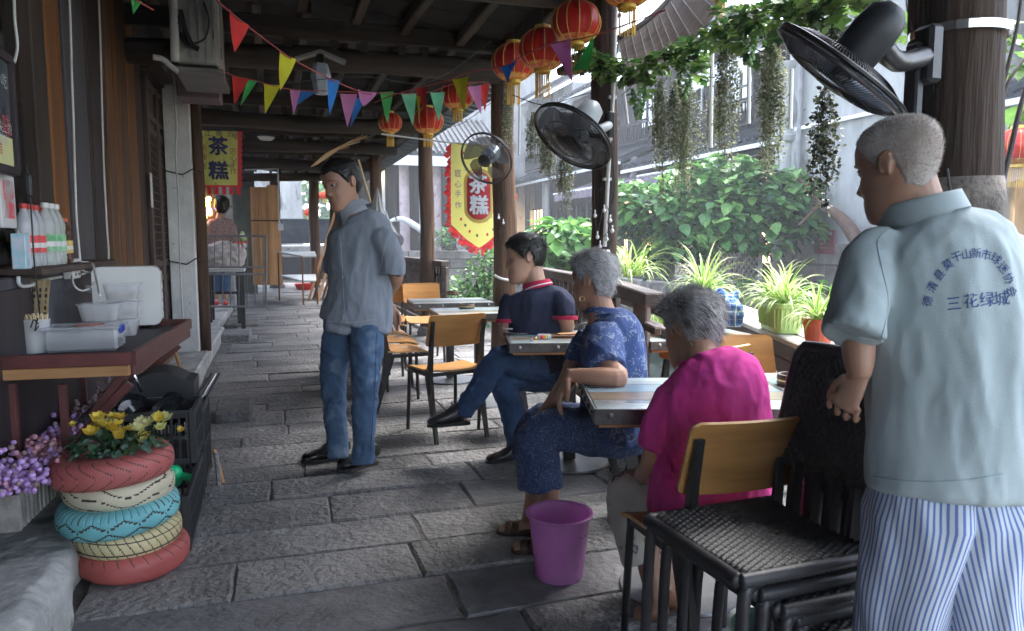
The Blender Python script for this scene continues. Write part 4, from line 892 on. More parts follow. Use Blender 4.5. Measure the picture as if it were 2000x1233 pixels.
for i in range(4): dup(wc, WC_LOC + Vector((.05 * (i + 1), .004 * (i + 1) * (-1) ** i, -.039 * (i + 1))), R(93), labs[i])
# pink bucket
pinkpl = mat('lilac plastic', (.6, .31, .58), (.56, .27, .54), rough=.28, bump=0, tr=.55, rv=0)
bc = PZ(1092, 1125, 0); bk_ = thing('waste_bucket', 'translucent lilac pink plastic bucket on the stone floor', 'bucket', bc)
mb = MB(); mb.lathe([(0, .004), (.082, .004), (.087, .0), (.092, .01), (.118, .235), (.12, .245), (.13, .25), (.132, .256), (.127, .26), (.116, .256), (.114, .24), (.088, .014), (0, .012)], bc, 40); mb.build('shell', pinkpl, bk_, world=True, smooth=35)
mb = MB()
for dx, dz in ((0, 0), (.012, -.004), (.03, .002)): c = bc + Vector((math.sin(.35 + dx * 8) * .117, -math.cos(.35 + dx * 8) * .117, .19 + dz)); mb.ball(c, .0022, 6)
mb.build('specks', black_plastic, bk_, world=True)
# dark bucket under the stack, its rim seen below
p = PZ(1520, 1215, .22); mb = MB(); mb.lathe([(0, 0), (.1, 0), (.135, .2), (.142, .205), (.13, .2), (.1, .02), (0, .02)], (p.x, p.y, .0), 32); tag(mb.build('dark_bucket', mat('green black plastic', (.03, .06, .05), rough=.35, bump=0), world=True, smooth=35), 'dark green bucket rim showing under the woven chairs', 'bucket')
# ================= counter on the left =================
# counter: a folding board with red rim on diagonal red braces
ZC = .8
cA = PZ(-60, 723, ZC + .03); cA = Vector((-1.08, 3.86, ZC)); cB = PZ(256, 686, ZC + .045); cC = PZ(370, 622, ZC + .045); cB.z = cC.z = ZC; cD = Vector((-1.08, cC.y + .05, ZC)); cA.y = cB.y + .03
ct = thing('counter', 'dark red painted folding counter on diagonal braces against the shop front', 'counter', (-.85, 4.5, 0))
mb = MB(); mb.prism([cA + Vector((0, 0, -.01)), cB + Vector((0, 0, -.01)), cC + Vector((0, 0, -.01)), cD + Vector((0, 0, -.01))], (0, 0, .015)); mb.build('counter_top', panel_dark, ct, world=True)
def rail(a, b, z0, z1, th, m, nm): mb = MB(); a = Vector(a); b = Vector(b); mb.bar(Vector((a.x, a.y, (z0 + z1) / 2)), Vector((b.x, b.y, (z0 + z1) / 2)), th, z1 - z0, Vector((0, 0, 1)).cross((b - a).normalized()), bev=.003); return mb.build(nm, m, ct, world=True)
rail(cA, cB, ZC - .012, ZC + .042, .024, red_paint, 'front_rim'); rail(cB + Vector((.004, .014, 0)), cC, ZC - .015, ZC + .042, .024, red_paint, 'side_rim'); rail(cC, cD, ZC - .01, ZC + .042, .02, red_paint, 'end_rim')
rail(cA + Vector((0, .012, 0)), cB + Vector((-.01, .012, 0)), ZC - .058, ZC - .014, .03, raw_wood, 'raw_batten'); rail(cB + Vector((-.012, .03, 0)), cC + Vector((-.012, 0, 0)), ZC - .065, ZC - .018, .028, red_paint, 'under_rail')
def brace(p, q, w_=.035, m=red_paint, nm='brace'): mb = MB(); mb.bar(p, q, w_, w_, bev=.003); return mb.build(nm, m, ct, world=True)
brace(cB + Vector((-.02, .06, -.1)), (-1.07, cB.y + .1, .2)); brace(cC + Vector((-.05, -.1, -.1)), (-1.07, cC.y - .1, .25)); brace((-1.05, cB.y + .1, ZC - .08), (-1.05, cB.y + .1, .15)); brace((-1.05, cC.y - .1, ZC - .08), (-1.05, cC.y - .1, .2))
brace((-.86, cB.y + .08, ZC - .09), (-.86, cB.y + .08, .3), .03); brace(cB + Vector((-.1, .5, -.1)), (-1.07, cB.y + .5, .2)); brace((-1.05, cB.y + .12, .22), (-1.05, cC.y - .1, .22))
mb = MB(); mb.tube([PX(335, 668, -.72), PX(358, 735, -.66)], .012, 8); tag(mb.build('broom_handle', raw_wood, world=True), 'brown broom handle leaning behind the counter end', 'handle')
mb = MB(); mb.tube([PX(257, 722, -.66), PX(276, 765, -.63)], .008, 8); mb.build('brace_pin', bright_metal, ct, world=True, smooth=True)
TC = ZC + .006
# white power station box
wb = Vector((-.79, cC.y - .22, TC)); c1 = PZ(312, 638, TC)
sp = thing('speaker_box', 'rounded white loudspeaker shaped appliance with sockets on the counter', 'appliance', (c1.x - .1, c1.y + .02, TC)); bxw, bxd, bxh = .34, .13, .33; cc = Vector((c1.x - .155, c1.y + .0, TC))
def rbox(c, w_, d_, h_, r_, ang, n=6):
    pts = []
    for sx, sy, a0 in ((1, 1, 0), (-1, 1, 90), (-1, -1, 180), (1, -1, 270)):
        for i in range(n + 1): a = R(a0 + 90 * i / n); pts.append(Vector((sx * (w_ / 2 - r_) + math.cos(a) * r_, 0, h_ / 2 + sy * (h_ / 2 - r_) + math.sin(a) * r_)))
    m = Matrix.Rotation(ang, 3, 'Z'); mb = MB(); mb.prism([m @ (p - Vector((0, d_ / 2, 0))) + c for p in pts], m @ Vector((0, d_, 0))); return mb, m
sa = R(6)
mb, m = rbox(cc + Vector((0, 0, .02)), bxw, .2, bxh, .04, sa); mb.build('shell', white_plastic, sp, world=True, smooth=30)
rf_ = MB()
side = m @ Vector((bxw / 2, 0, 0))
mb = MB(); mb.box(cc + side + Vector((.003, 0, .185)), (.006, .15, .27), rot=sa, bev=.02); mb.build('side_panel', paint_white, sp, world=True)
for i, z_ in enumerate((.08, .135, .19, .26)):
    for k in (-1, 1): mb = MB(); mb.box(cc + side + m @ Vector((.008, k * .028, 0)) + Vector((0, 0, z_ + .02)), (.004, .022, .018 if i < 3 else .05), rot=sa, bev=.001); mb.build('socket', grey_metal, sp, world=True)
for sx in (-.12, .12): mb = MB(); mb.lathe([(0, 0), (.02, 0), (.022, .022), (0, .022)], cc + m @ Vector((sx, 0, 0)) + Vector((0, 0, -.001)), 12); mb.build('foot', black_plastic, sp, world=True)
# stacked clear tubs
clear = mat('clear plastic', (.78, .83, .88), (.7, .76, .82), rough=.15, bump=0, alpha=.42, rv=.03)
brownfood = mat('tea cakes', (.35, .22, .15), (.6, .55, .5), rough=.6, sc=14, bump=.3)
def tub(name, lab, p, w_=.19, d_=.12, h_=.085, food=True):
    t = thing(name, lab, 'food tub', p, group='clear plastic tubs on the counter')
    mb = MB(); vs = []; n = 24
    prof = [(.8, .0), (.82, .004), (.97, h_ - .006), (1.04, h_ - .004), (1.04, h_)]
    for s_, z_ in prof:
        for j in range(n): a = 2 * math.pi * j / n; vs.append(Vector((math.copysign(abs(math.cos(a)) ** .5, math.cos(a)) * w_ / 2 * s_, math.copysign(abs(math.sin(a)) ** .5, math.sin(a)) * d_ / 2 * s_, z_)) + p)
    mb.add(vs, [(i * n + j, i * n + (j + 1) % n, (i + 1) * n + (j + 1) % n, (i + 1) * n + j) for i in range(4) for j in range(n)] + [tuple(reversed(range(n)))]); mb.build('tub', clear, t, world=True, smooth=40)
    mb = MB(); mb.add([v + Vector((0, 0, .001)) for v in vs[-n:]] + [p + Vector((0, 0, h_ + .004))], [(j, (j + 1) % n, n) for j in range(n)]); mb.build('lid', clear, t, world=True)
    if food:
        for k in range(4): mb = MB(); mb.ball(p + Vector((-w_ * .27 + k * w_ * .18, random.uniform(-.01, .01), .022)), (.022, .03, .018), 8); mb.build('cake', brownfood, t, world=True, smooth=True)
    return t
random.seed(21)
bt = PZ(213, 658, TC)
names = ['front', 'back']
k = 0
for (dx, dy, nlev) in ((-.03, -.06, 2), (.05, .05, 3)):
    for l in range(nlev):
        k += 1; tub('plastic_tub', ('lowest' if l == 0 else 'topmost' if l == nlev - 1 else 'middle') + ' clear plastic tub of the ' + ('front' if dx < 0 else 'rear') + ' stack before the white appliance', Vector((bt.x + dx + .008 * l, bt.y + dy, TC + .001 + l * .093 + (.0 if dx > 0 else .0))), .2 if dx < 0 else .18, .14)
# big flat food box with blue clips and dark sauce
fb = PZ(160, 688, TC); bb = thing('food_box', 'wide clear food box of dark syrup with blue clips and red sticker', 'food box', (fb.x, fb.y + .09, TC)); c = Vector((fb.x, fb.y + .09, TC))
mb = MB(); mb.box(c + Vector((0, 0, .05)), (.29, .2, .098), bev=.012); mb.build('box', clear, bb, world=True, smooth=30)
mb = MB(); mb.box(c + Vector((0, 0, .022)), (.27, .18, .04), bev=.008); mb.build('syrup', mat('dark syrup', (.035, .012, .01), rough=.2, bump=0), bb, world=True)
mb = MB(); mb.box(c + Vector((0, 0, .106)), (.315, .222, .014), bev=.005); mb.build('lid', clear, bb, world=True)
for s_ in (-1, 1): mb = MB(); mb.box(c + Vector((s_ * .153, -.02, .095)), (.01, .09, .035), bev=.003); mb.build('clip', mat('blue clip', (.02, .06, .4), rough=.3, bump=0), bb, world=True)
mb = MB(); mb.lathe([(0, 0), (.065, 0), (.065, .001), (0, .001)], c + Vector((.02, -.01, .1135)), 24); mb.build('sticker', mat('salmon label', (.6, .22, .15), (.5, .16, .12), rough=.5, sc=60, bump=0), bb, world=True)
text_on('茶糕', .045, c + Vector((.02, -.02, .1156)), (1, 0, 0), (0, 1, 0), paint_white, bb)
# chopsticks in a clear cup, wooden paddles
cu = PZ(25, 690, TC); cu = Vector((-1.03 if cu.x < -1.03 else cu.x, cu.y, TC)); cup = thing('skewer_cup', 'clear cup packed with pale wooden skewers at the near end of the counter', 'cup', cu)
mb = MB(); mb.lathe([(0, .002), (.05, .002), (.062, .15), (.063, .15), (.051, 0), (0, 0)], cu, 24); mb.build('cup', clear, cup, world=True, smooth=35)
pale_st = mat('pale bamboo', (.62, .5, .33), (.5, .38, .22), rough=.6, bump=0)
for i in range(46):
    a = i * 2.4; r_ = .044 * math.sqrt(i / 46); mb = MB(); mb.tube([cu + Vector((r_ * math.cos(a) * .8, r_ * math.sin(a) * .8, .006)), cu + Vector((r_ * math.cos(a) * 1.25, r_ * math.sin(a) * 1.25, .168 + random.uniform(-.006, .006)))], .0035, 5); mb.build('skewer', pale_st, cup, world=True)
pd = thing('wooden_paddles', 'four curved pale wooden paddles with black lettering behind the skewer cup', 'paddles', cu + Vector((-.02, .09, 0)))
for i in range(4):
    q = cu + Vector((-.05 + i * .022, .09 + .006 * i, .11)); mb = MB()
    mb.grid(lambda u, v: q + Vector(((u - .5) * .03 * (1 - .4 * (v - .6) ** 2) + .02 * v * v, .012 * math.cos(u * 3), v * .21)), 4, 10); mb.build('paddle', pale_st, pd, world=True, smooth=True)
    mb = MB()
    for k2 in range(5): mb.box(q + Vector((.003 * k2, -.004, .05 + .028 * k2)), (.01, .002, .016), rot=k2)
    mb.build('lettering', black_plastic, pd, world=True)
# bottles on the window shelf
def bottle(lab, p, h_, r_, cap, label_c, tint, group):
    t = thing('drink_bottle', lab, 'bottle', p, group=group); m = mat('bottle ' + lab[:9], tint, rough=.12, bump=0, alpha=.55 if label_c != 'tea' else .95, rv=0)
    mb = MB(); pr = [(0, 0), (r_ * .9, 0), (r_, .01), (r_, h_ * .12)]
    for i in range(5): z_ = h_ * (.14 + .1 * i); pr += [(r_ * .94, z_), (r_, z_ + h_ * .05)]
    pr += [(r_, h_ * .66), (r_ * .8, h_ * .76), (r_ * .4, h_ * .88), (r_ * .36, h_ * .93)]; mb.lathe(pr, p, 16); mb.build('bottle', m, t, world=True, smooth=35)
    mb = MB(); mb.lathe([(r_ * .45, h_ * .92), (r_ * .45, h_), (0, h_)], p, 14); mb.build('cap', cap, t, world=True, smooth=35)
    mb = MB(); mb.lathe([(r_ * 1.015, h_ * .22), (r_ * 1.015, h_ * .5)], p, 18); L_ = mb.build('label', label_c if not isinstance(label_c, str) else cap, t, world=True)
    mb = MB(); mb.lathe([(r_ * 1.03, h_ * .3), (r_ * 1.03, h_ * .38)], p, 18); mb.build('label_band', white_plastic, L_, world=True)
    return t
redp = mat('red plastic', (.6, .03, .03), rough=.35, bump=0); whp = white_plastic; orp = mat('orange red cap', (.75, .1, .04), rough=.35, bump=0)
redl = mat('red label', (.6, .05, .06), (.7, .1, .1), rough=.4, bump=0); grl = mat('green label', (.08, .33, .12), (.3, .5, .35), rough=.4, sc=30, bump=0); orl = mat('orange label', (.8, .35, .1), (.75, .55, .2), rough=.4, sc=30, bump=0)
SX = XW + .085; zs = 1.1885
order = ['nearest', 'second', 'third', 'fourth']
for i in range(4): bottle(order[i] + ' red capped water bottle on the window shelf', Vector((SX - .01, Yat(60, SX) + i * .085, zs)), .27, .036, redp, redl, (.75, .8, .85), 'red capped water bottles')
for i in range(3): bottle(order[i] + ' tall clear bottle with green label on the window shelf', Vector((SX + .01, Yat(92, SX) + i * .088, zs)), .285, .038, whp, grl, (.7, .8, .75), 'green labelled bottles')
for i in range(3): bottle(order[i] + ' small orange capped iced tea bottle on the shelf', Vector((SX - .0, Yat(119, SX) + i * .072, zs)), .225, .03, orp, orl, (.09, .035, .02), 'orange capped tea bottles')
mk = Vector((SX + .05, Yat(46, SX + .05), zs)); cn = thing('milk_carton', 'light blue milk carton in front of the red capped bottles', 'carton', mk)
mb = MB(); mb.box(mk + Vector((0, 0, .07)), (.05, .07, .14), bev=.003); mb.build('carton', mat('sky blue print', (.25, .5, .75), (.6, .75, .85), rough=.4, sc=18, bump=0), cn, world=True)
# framed menu board and poster
def xq(px0, px1, py0, py1, X): a = PX(px0, py0, X); b = PX(px1, py1, X); return a, b
fa = Vector((XW + .13, Yat(-45, XW + .13), PX(20, 335, XW + .13).z)); Xf = XW + .13; yA, yB = Yat(-60, Xf), Yat(46, Xf); z0, z1 = PX(44, 340, Xf).z, PX(44, 136, Xf).z
mbd = thing('menu_board', 'dark framed hanging menu board with a yellow lower panel', 'sign', (Xf, (yA + yB) / 2, z0))
mb = MB(); mb.box((Xf - .012, (yA + yB) / 2, (z0 + z1) / 2), (.02, yB - yA - .02, z1 - z0 - .02)); mb.build('panel', mat('menu print', (.13, .15, .17), (.05, .055, .065), rough=.15, sc=3, bump=0), mbd, world=True)
zf = z0 + (z1 - z0) * .28; mb = MB(); mb.box((Xf + .0005, (yA + yB) / 2, (z0 + zf) / 2 + .01), (.004, yB - yA - .05, zf - z0 - .01)); mb.build('yellow_panel', mat('yellow print', (.75, .66, .28), (.7, .6, .25), rough=.3, bump=0), mbd, world=True)
for a, b in (((Xf, yA, z0), (Xf, yB, z0)), ((Xf, yA, z1), (Xf, yB, z1)), ((Xf, yA, z0), (Xf, yA, z1)), ((Xf, yB, z0), (Xf, yB, z1))): mb = MB(); mb.bar(a, b, .032, .032, bev=.003); mb.build('frame', panel_dark, mbd, world=True)
tp = Vector((0, -1, 0))
pale_print = mat('pale print', (.6, .62, .6), rough=.4, bump=0); red_print = mat('red print', (.6, .04, .05), rough=.4, bump=0); ink = mat('ink', (.02, .02, .03), rough=.5, bump=0)
text_on('休闲小吃', .06, (Xf + .004, yB - .17, z1 - .1), (0, 1, 0), (0, 0, 1), pale_print, mbd); text_on('舌尖上的\n美味', .05, (Xf + .004, yB - .13, z1 - .3), (0, 1, 0), (0, 0, 1), pale_print, mbd)
text_on('味', .09, (Xf + .004, yB - .09, z1 - .27), (0, 1, 0), (0, 0, 1), red_print, mbd); text_on('茶糕', .05, (Xf + .0045, yB - .2, zf - .05), (0, 1, 0), (0, 0, 1), red_print, mbd); text_on('▭▭▭▭▭', .04, (Xf + .0045, yB - .16, zf - .11), (0, 1, 0), (0, 0, 1), ink, mbd)
Xp = XW + .075; ya, yb, za, zb = Yat(10, Xp), Yat(38, Xp), PX(24, 446, Xp).z, PX(24, 346, Xp).z
po = thing('poster', 'small white framed red picture below the menu board', 'picture', (Xp, (ya + yb) / 2, za)); mb = MB(); mb.box((Xp, (ya + yb) / 2, (za + zb) / 2), (.012, yb - ya, zb - za), bev=.003); mb.build('frame', white_plastic, po, world=True)
mb = MB(); mb.box((Xp + .008, (ya + yb) / 2, (za + zb) / 2 + .01), (.005, (yb - ya) * .62, (zb - za) * .72)); mb.build('print', mat('red picture', (.6, .05, .08), (.35, .3, .3), rough=.3, sc=7, bump=0, lo=.45, hi=.5), po, world=True)
# white notice on the door, cables along the shop front
p = PX(296, 372, XW + .07); mb = MB(); mb.box((p.x, p.y, p.z), (.006, .1, .3)); tag(mb.build('door_notice', white_plastic, world=True), 'narrow white paper strip pasted on the carved door', 'notice')
def cable(name, lab, pts, r_, m, cat='cable'):
    mb = MB(); mb.tube(catmull(pts, 5), r_, 6); return tag(mb.build(name, m, world=True, smooth=True), lab, cat)
Xc = XW + .1
cable('cable', 'white cable clipped to the grey board, nearer of the two', [PX(a, b, Xc) for a, b in ((135, -20), (138, 60), (140, 140), (144, 250), (146, 330), (149, 420), (153, 470), (157, 512))], .006, wire_white)
cable('cable', 'white cable clipped to the darker board beside the brown posts', [PX(a, b, Xc) for a, b in ((192, -20), (196, 80), (199, 200), (203, 330), (208, 430), (211, 518), (180, 530), (160, 536))], .006, wire_white)
cable('cable', 'white cable hanging beside the menu board', [PX(a, b, Xc + .02) for a, b in ((27, -20), (29, 40), (34, 90), (28, 122))], .006, wire_white)
cable('cable', 'white conduit run along the board under the bottles', [PX(a, b, XW + .06) for a, b in ((36, 440), (36, 520), (38, 556), (60, 558), (80, 548), (120, 541))], .008, wire_white)
cable('cable', 'thin black cable with inline switch hanging before the bottles', [PX(a, b, XW + .2) for a, b in ((52, 325), (56, 360), (60, 400), (66, 500), (72, 560), (78, 615))], .003, wire_black)
p = PX(56, 362, XW + .2); mb = MB(); mb.box(p, (.02, .022, .085), bev=.005); tag(mb.build('cable_switch', black_plastic, world=True), 'black inline switch on the thin cable by the bottles', 'switch')
sb = PX(140, 525, XW + .075); so = thing('socket_box', 'white double wall socket on the shop front with plugs in it', 'socket', sb); mb = MB(); mb.box(sb, (.05, .15, .105), bev=.006); mb.build('box', white_plastic, so, world=True)
for i in range(2):
    for k2 in range(3): mb = MB(); mb.box(sb + Vector((.027, -.035 + i * .07, -.03 + k2 * .03)), (.004, .028, .012)); mb.build('socket', grey_metal, so, world=True)
cable('cable', 'white looped power lead from the socket down to the appliance', [PX(a, b, XW + d) for a, b, d in ((158, 512, .12), (180, 516, .16), (188, 545, .22), (195, 578, .3))], .006, white_plastic)
cable('cable', 'white lead drooping from the socket with a plug', [PX(a, b, XW + d) for a, b, d in ((140, 540, .1), (145, 558, .14), (160, 568, .16), (180, 560, .16), (188, 540, .14), (160, 528, .1))], .005, white_plastic)
mb = MB(); mb.ball(PX(170, 565, XW + .15), (.022, .035, .022), 10); tag(mb.build('bulb_plug', grey_metal, world=True, smooth=True), 'round grey plug hanging under the wall socket', 'plug')
cable('cable', 'coil of thin black wire on the board above the tubs', [PX(a, b, XW + .1) for a, b in ((60, 640), (66, 625), (75, 632), (84, 630), (92, 640), (78, 636), (68, 646), (74, 622))], .003, wire_black)
# air conditioner and pipes above the pillar
ac0 = PY(345, 125, 5.9); ac1 = PY(428, 128, 5.9); ac = thing('air_conditioner', 'dirty white outdoor air conditioner unit fixed high above the pillar', 'air conditioner', ((ac0.x + ac1.x) / 2, 6.2, ac0.z))
mb = MB(); mb.box(((ac0.x + ac1.x) / 2, 6.28, ac0.z + .3), (ac1.x - ac0.x, .75, .58), bev=.015); mb.build('casing', mat('dirty casing', (.42, .42, .4), (.25, .25, .24), rough=.5, sc=5, bump=.1, spots=((.12, .11, .1), 6, .64)), ac, world=True)
for i in range(5): mb = MB(); mb.box((ac0.x + .1 + i * .05, 5.9, ac0.z + .25), (.008, .012, .4)); mb.build('rib', kerbstone, ac, world=True)
mb = MB(); mb.box(((ac0.x + ac1.x) / 2 + .01, 6.25, ac0.z - .04), (ac1.x - ac0.x + .04, .8, .03), bev=.004); mb.build('shelf', grey_metal, ac, world=True)
mb = MB(); mb.box(((ac0.x + ac1.x) / 2 + .05, 5.895, ac0.z + .52), (.1, .02, .09)); mb.build('connection_box', black_plastic, ac, world=True)
for (pts, r_, m) in ((((335, -30), (340, 40), (342, 120)), .03, white_wash), (((352, 20), (362, 60), (375, 88), (388, 96)), .018, wire_black), (((350, 30), (358, 75), (372, 92)), .018, wire_black), (((398, 5), (408, 40), (400, 75), (372, 86), (356, 82)), .006, wire_black), (((299, 112), (318, 116), (334, 130), (348, 140)), .02, white_wash)):
    mb = MB(); mb.tube(catmull([PY(a, b, 5.86) for a, b in pts]), r_, 10); mb.build('pipe', m, ac, world=True, smooth=True)
cable('cable', 'thin pale cable running down the edge of the whitewashed pillar', [PY(a, b, 8.0) for a, b in ((338, 145), (340, 180), (345, 250), (343, 300), (349, 400), (352, 520), (358, 640))], .008, wire_white)
a = PY(345, 188, 7.6); b = PY(428, 145, 7.6); mb = MB(); mb.box(((a.x + b.x) / 2, 7.8, (a.z + b.z) / 2), (b.x - a.x, .4, b.z - a.z), bev=.01); tag(mb.build('wall_box', mat('dusty purple box', (.16, .11, .13), (.11, .08, .09), rough=.6), world=True), 'dusty purple boxed beam end above the whitewashed pillar', 'box')
# ================= crates, trough, tyre planter =================
def crate(lab, c, size, rz=0, group='black plastic crates stacked beside the tyres'):
    t = thing('plastic_crate', lab, 'crate', c, rz, group); w_, d_, h_ = size
    for sx in (-1, 1):
        for sy in (-1, 1): mb = MB(); mb.box((sx * (w_ / 2 - .012), sy * (d_ / 2 - .012), h_ / 2), (.03, .03, h_), bev=.004); mb.build('corner_post', black_plastic, t)
    for (ax, L_, o_) in ((0, w_, d_), (1, d_, w_)):
        for s_ in (-1, 1):
            for z_, hh in ((h_ - .018, .036), (.015, .03), (h_ * .5, .012)):
                mb = MB(); mb.box((0, s_ * (o_ / 2 - .008), z_) if ax == 0 else (s_ * (o_ / 2 - .008), 0, z_), (L_ - .05, .014, hh) if ax == 0 else (.014, L_ - .05, hh)); mb.build('band', black_plastic, t)
            n = int(L_ / .033)
            for i in range(1, n):
                q = -L_ / 2 + L_ * i / n; mb = MB(); mb.box((q, s_ * (o_ / 2 - .008), h_ / 2) if ax == 0 else (s_ * (o_ / 2 - .008), q, h_ / 2), (.009, .01, h_ - .05) if ax == 0 else (.01, .009, h_ - .05)); mb.build('bar', black_plastic, t)
    mb = MB(); mb.box((0, 0, .012), (w_ - .03, d_ - .03, .008)); mb.build('bottom', black_plastic, t); return t
crate('lower long black crate standing on the paving nearest the tyres', (-.62, 3.62, .0), (.48, .68, .24)); crate('upper black crate holding shiny black bowls', (-.63, 3.92, .245), (.48, .36, .26)); crate('black crate at the rear of the stack with the black box on it', (-.6, 4.32, .0), (.42, .38, .42))
bowlm = mat('glossy black bowl', (.015, .017, .02), rough=.12, bump=0, spec=.7)
random.seed(4)
for i, (dx, dy) in enumerate(((-.14, -.08), (0, -.09), (.13, -.07), (-.07, .06), (.09, .07))):
    mb = MB(); c = Vector((-.63 + dx, 3.92 + dy, .455)); m = Matrix.Rotation(R(18 + 10 * i), 3, 'X') @ Matrix.Rotation(R(25 * (i - 2)), 3, 'Y'); mb.lathe([(0, 0), (.04, 0), (.07, .02), (.085, .05), (.083, .05), (.066, .022), (0, .006)], c, 24, m)
    tag(mb.build('bowl', bowlm, world=True, smooth=35), ('shiny black bowl at the front left of the upper crate', 'shiny black bowl at the front middle of the upper crate', 'shiny black bowl at the front right of the upper crate', 'shiny black bowl at the rear left of the upper crate', 'shiny black bowl tipped up at the rear right of the upper crate')[i], 'bowl')
bxp = thing('black_box', 'black plastic box with a humped top and a pale label behind the bowls', 'box', (-.62, 4.3, .425)); prof = [(-.17, 0), (.17, 0), (.17, .14)]
for i in range(9): a = math.pi * i / 8; prof.append((.13 - .26 * i / 8, .15 + .05 * math.sin(a)))
prof.append((-.17, .14)); mb = MB(); mb.prism([(-.6 + x, 4.16, .425 + z) for x, z in prof], (0, .26, 0)); mb.build('case', black_plastic, bxp, world=True); mb = MB(); mb.box((-.62, 4.155, .475), (.09, .004, .04)); mb.build('label', mat('worn label', (.3, .33, .3), sc=40, bump=0), bxp, world=True)
for i in range(3): mb = MB(); mb.tube([(-.46 + .03 * i, 4.2, .42), (-.36 + .02 * i, 4.4, .56)], .008, 6); tag(mb.build('tongs', bright_metal if i == 1 else black_plastic, world=True), ('left black', 'middle steel', 'right black')[i] + ' tong handle beside the humped black box', 'tongs')
p = PZ(352, 960, .12); gb = thing('green_bottle', 'bright green plastic bottle lying between tyres and crates', 'bottle', (p.x - .02, p.y, .12)); mb = MB(); mb.ball((p.x - .03, p.y + .03, .19), (.045, .05, .06), 14); mb.tube([(p.x + .0, p.y + .02, .19), (p.x + .05, p.y + .0, .18)], [.02, .018], 10); mb.build('body', mat('bright green plastic', (.02, .62, .25), rough=.25, bump=0), gb, world=True, smooth=40)
for i, (x0, y0, x1, y1) in enumerate(((418, 880, 436, 945), (422, 885, 428, 950))): mb = MB(); a = PZ(x1, y1, .0); b = PY(x0, y0, a.y + .12); mb.tube([a, b], .012, 6); tag(mb.build('stick', (raw_wood, stone)[i], world=True), ('brown', 'grey')[i] + ' stick leaning against the rear crate', 'stick')
# tyre planter
def tread(style, y_, U, seed):
    """1 where a groove of this tyre's pattern runs"""
    if style == 0: ph = (U * .5 + 1.5 * abs(y_) ** 1.3) % 1; return ph < .1 and abs(y_) > .1
    if style == 1: ph = (y_ * 1.3 + .7 * math.sin(U * .3 + seed) + .2 * math.sin(U * .9)) % 1; return ph < .13
    if style == 2: q = U * .55; zz = abs((q % 2) - 1); return abs(y_ - .5 * zz + .05) < .07 or abs(y_ + .5 * zz + .3) < .07 or ((q % .5) < .06 and y_ > .45)
    if style == 3: return ((U * .8 + 1.0 * y_) % 1) < .12 or abs(abs(y_) - .4) < .05
    return ((U * .55 + .7 * y_) % 1) < .07 and y_ > .5
def tyre_mesh(R_, r_, h_, seed, style):
    mb = MB(); nu, nv = 660, 60
    def surf(u, v, cut=True):
        a = 2 * math.pi * u; t = 2 * math.pi * v; ct_, st_ = math.cos(t), math.sin(t)
        rr = math.copysign(abs(ct_) ** .55, ct_) * r_; zz = math.copysign(abs(st_) ** .8, st_) * h_ / 2
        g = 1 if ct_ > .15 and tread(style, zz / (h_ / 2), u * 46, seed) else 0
        if not cut: return g
        rad = (R_ - r_ + rr - g * .003) * (1 + .012 * math.sin(a * 3 + seed)); return Vector((rad * math.cos(a), rad * math.sin(a), h_ / 2 + zz + .004 * math.sin(a * 2 + seed)))
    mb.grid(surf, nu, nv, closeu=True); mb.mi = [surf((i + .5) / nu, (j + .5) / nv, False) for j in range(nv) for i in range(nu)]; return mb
tc0 = PZ(258, 1106, 0); tp = thing('tyre_planter', 'planter of five stacked painted scooter tyres, red, cream, teal, yellow and red', 'planter', (tc0.x, tc0.y, 0))
def paintm(n_, c, c2): return mat(n_, c, c2, rough=.55, sc=4, bump=.25, bsc=60, bdist=.004, spots=(tuple(v * .5 for v in c), 7, .66), rv=0)
tcol = [paintm('tyre red', (.36, .085, .075), (.27, .06, .055)), paintm('tyre ochre', (.52, .45, .26), (.4, .34, .19)), paintm('tyre teal', (.16, .42, .44), (.11, .32, .35)), paintm('tyre cream', (.5, .45, .33), (.4, .36, .26)), paintm('tyre brick', (.37, .1, .09), (.29, .075, .07))]
groove_m = mat('tread groove shade', (.05, .04, .035), rough=.9, bump=0)  # dark colour on the groove faces, painting in the shade of the shallow tread
xs = [262, 250, 243, 243, 238]; Rr = [.208, .202, .22, .2, .222]; hh = .108; pitch_ = .094
for i in range(5):
    me = tyre_mesh(Rr[i], .075, hh, i, (4, 3, 2, 1, 0)[i]); q = PZ(xs[i], 1106 - 0 * i, 0); tz = i * pitch_; tl = [0, 2.5, -2, 3, -3][i]
    base = Vector((tc0.x + (xs[i] - 258) * .0021, tc0.y + [0, .01, -.01, .01, -.01][i], tz + .004)); m = Matrix.Translation(base - Vector((tc0.x, tc0.y, 0))) @ Matrix.Rotation(R(tl), 4, 'Y') @ Matrix.Rotation(R(1.5), 4, 'X')
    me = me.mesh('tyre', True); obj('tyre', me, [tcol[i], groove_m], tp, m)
topz = 5 * pitch_; tcx = Vector((tc0.x + (238 - 258) * .0021, tc0.y, topz))
mb = MB(); mb.lathe([(0, -.03), (.15, -.035), (.18, -.06)], tcx, 24); mb.build('soil', dirt, tp, world=True)
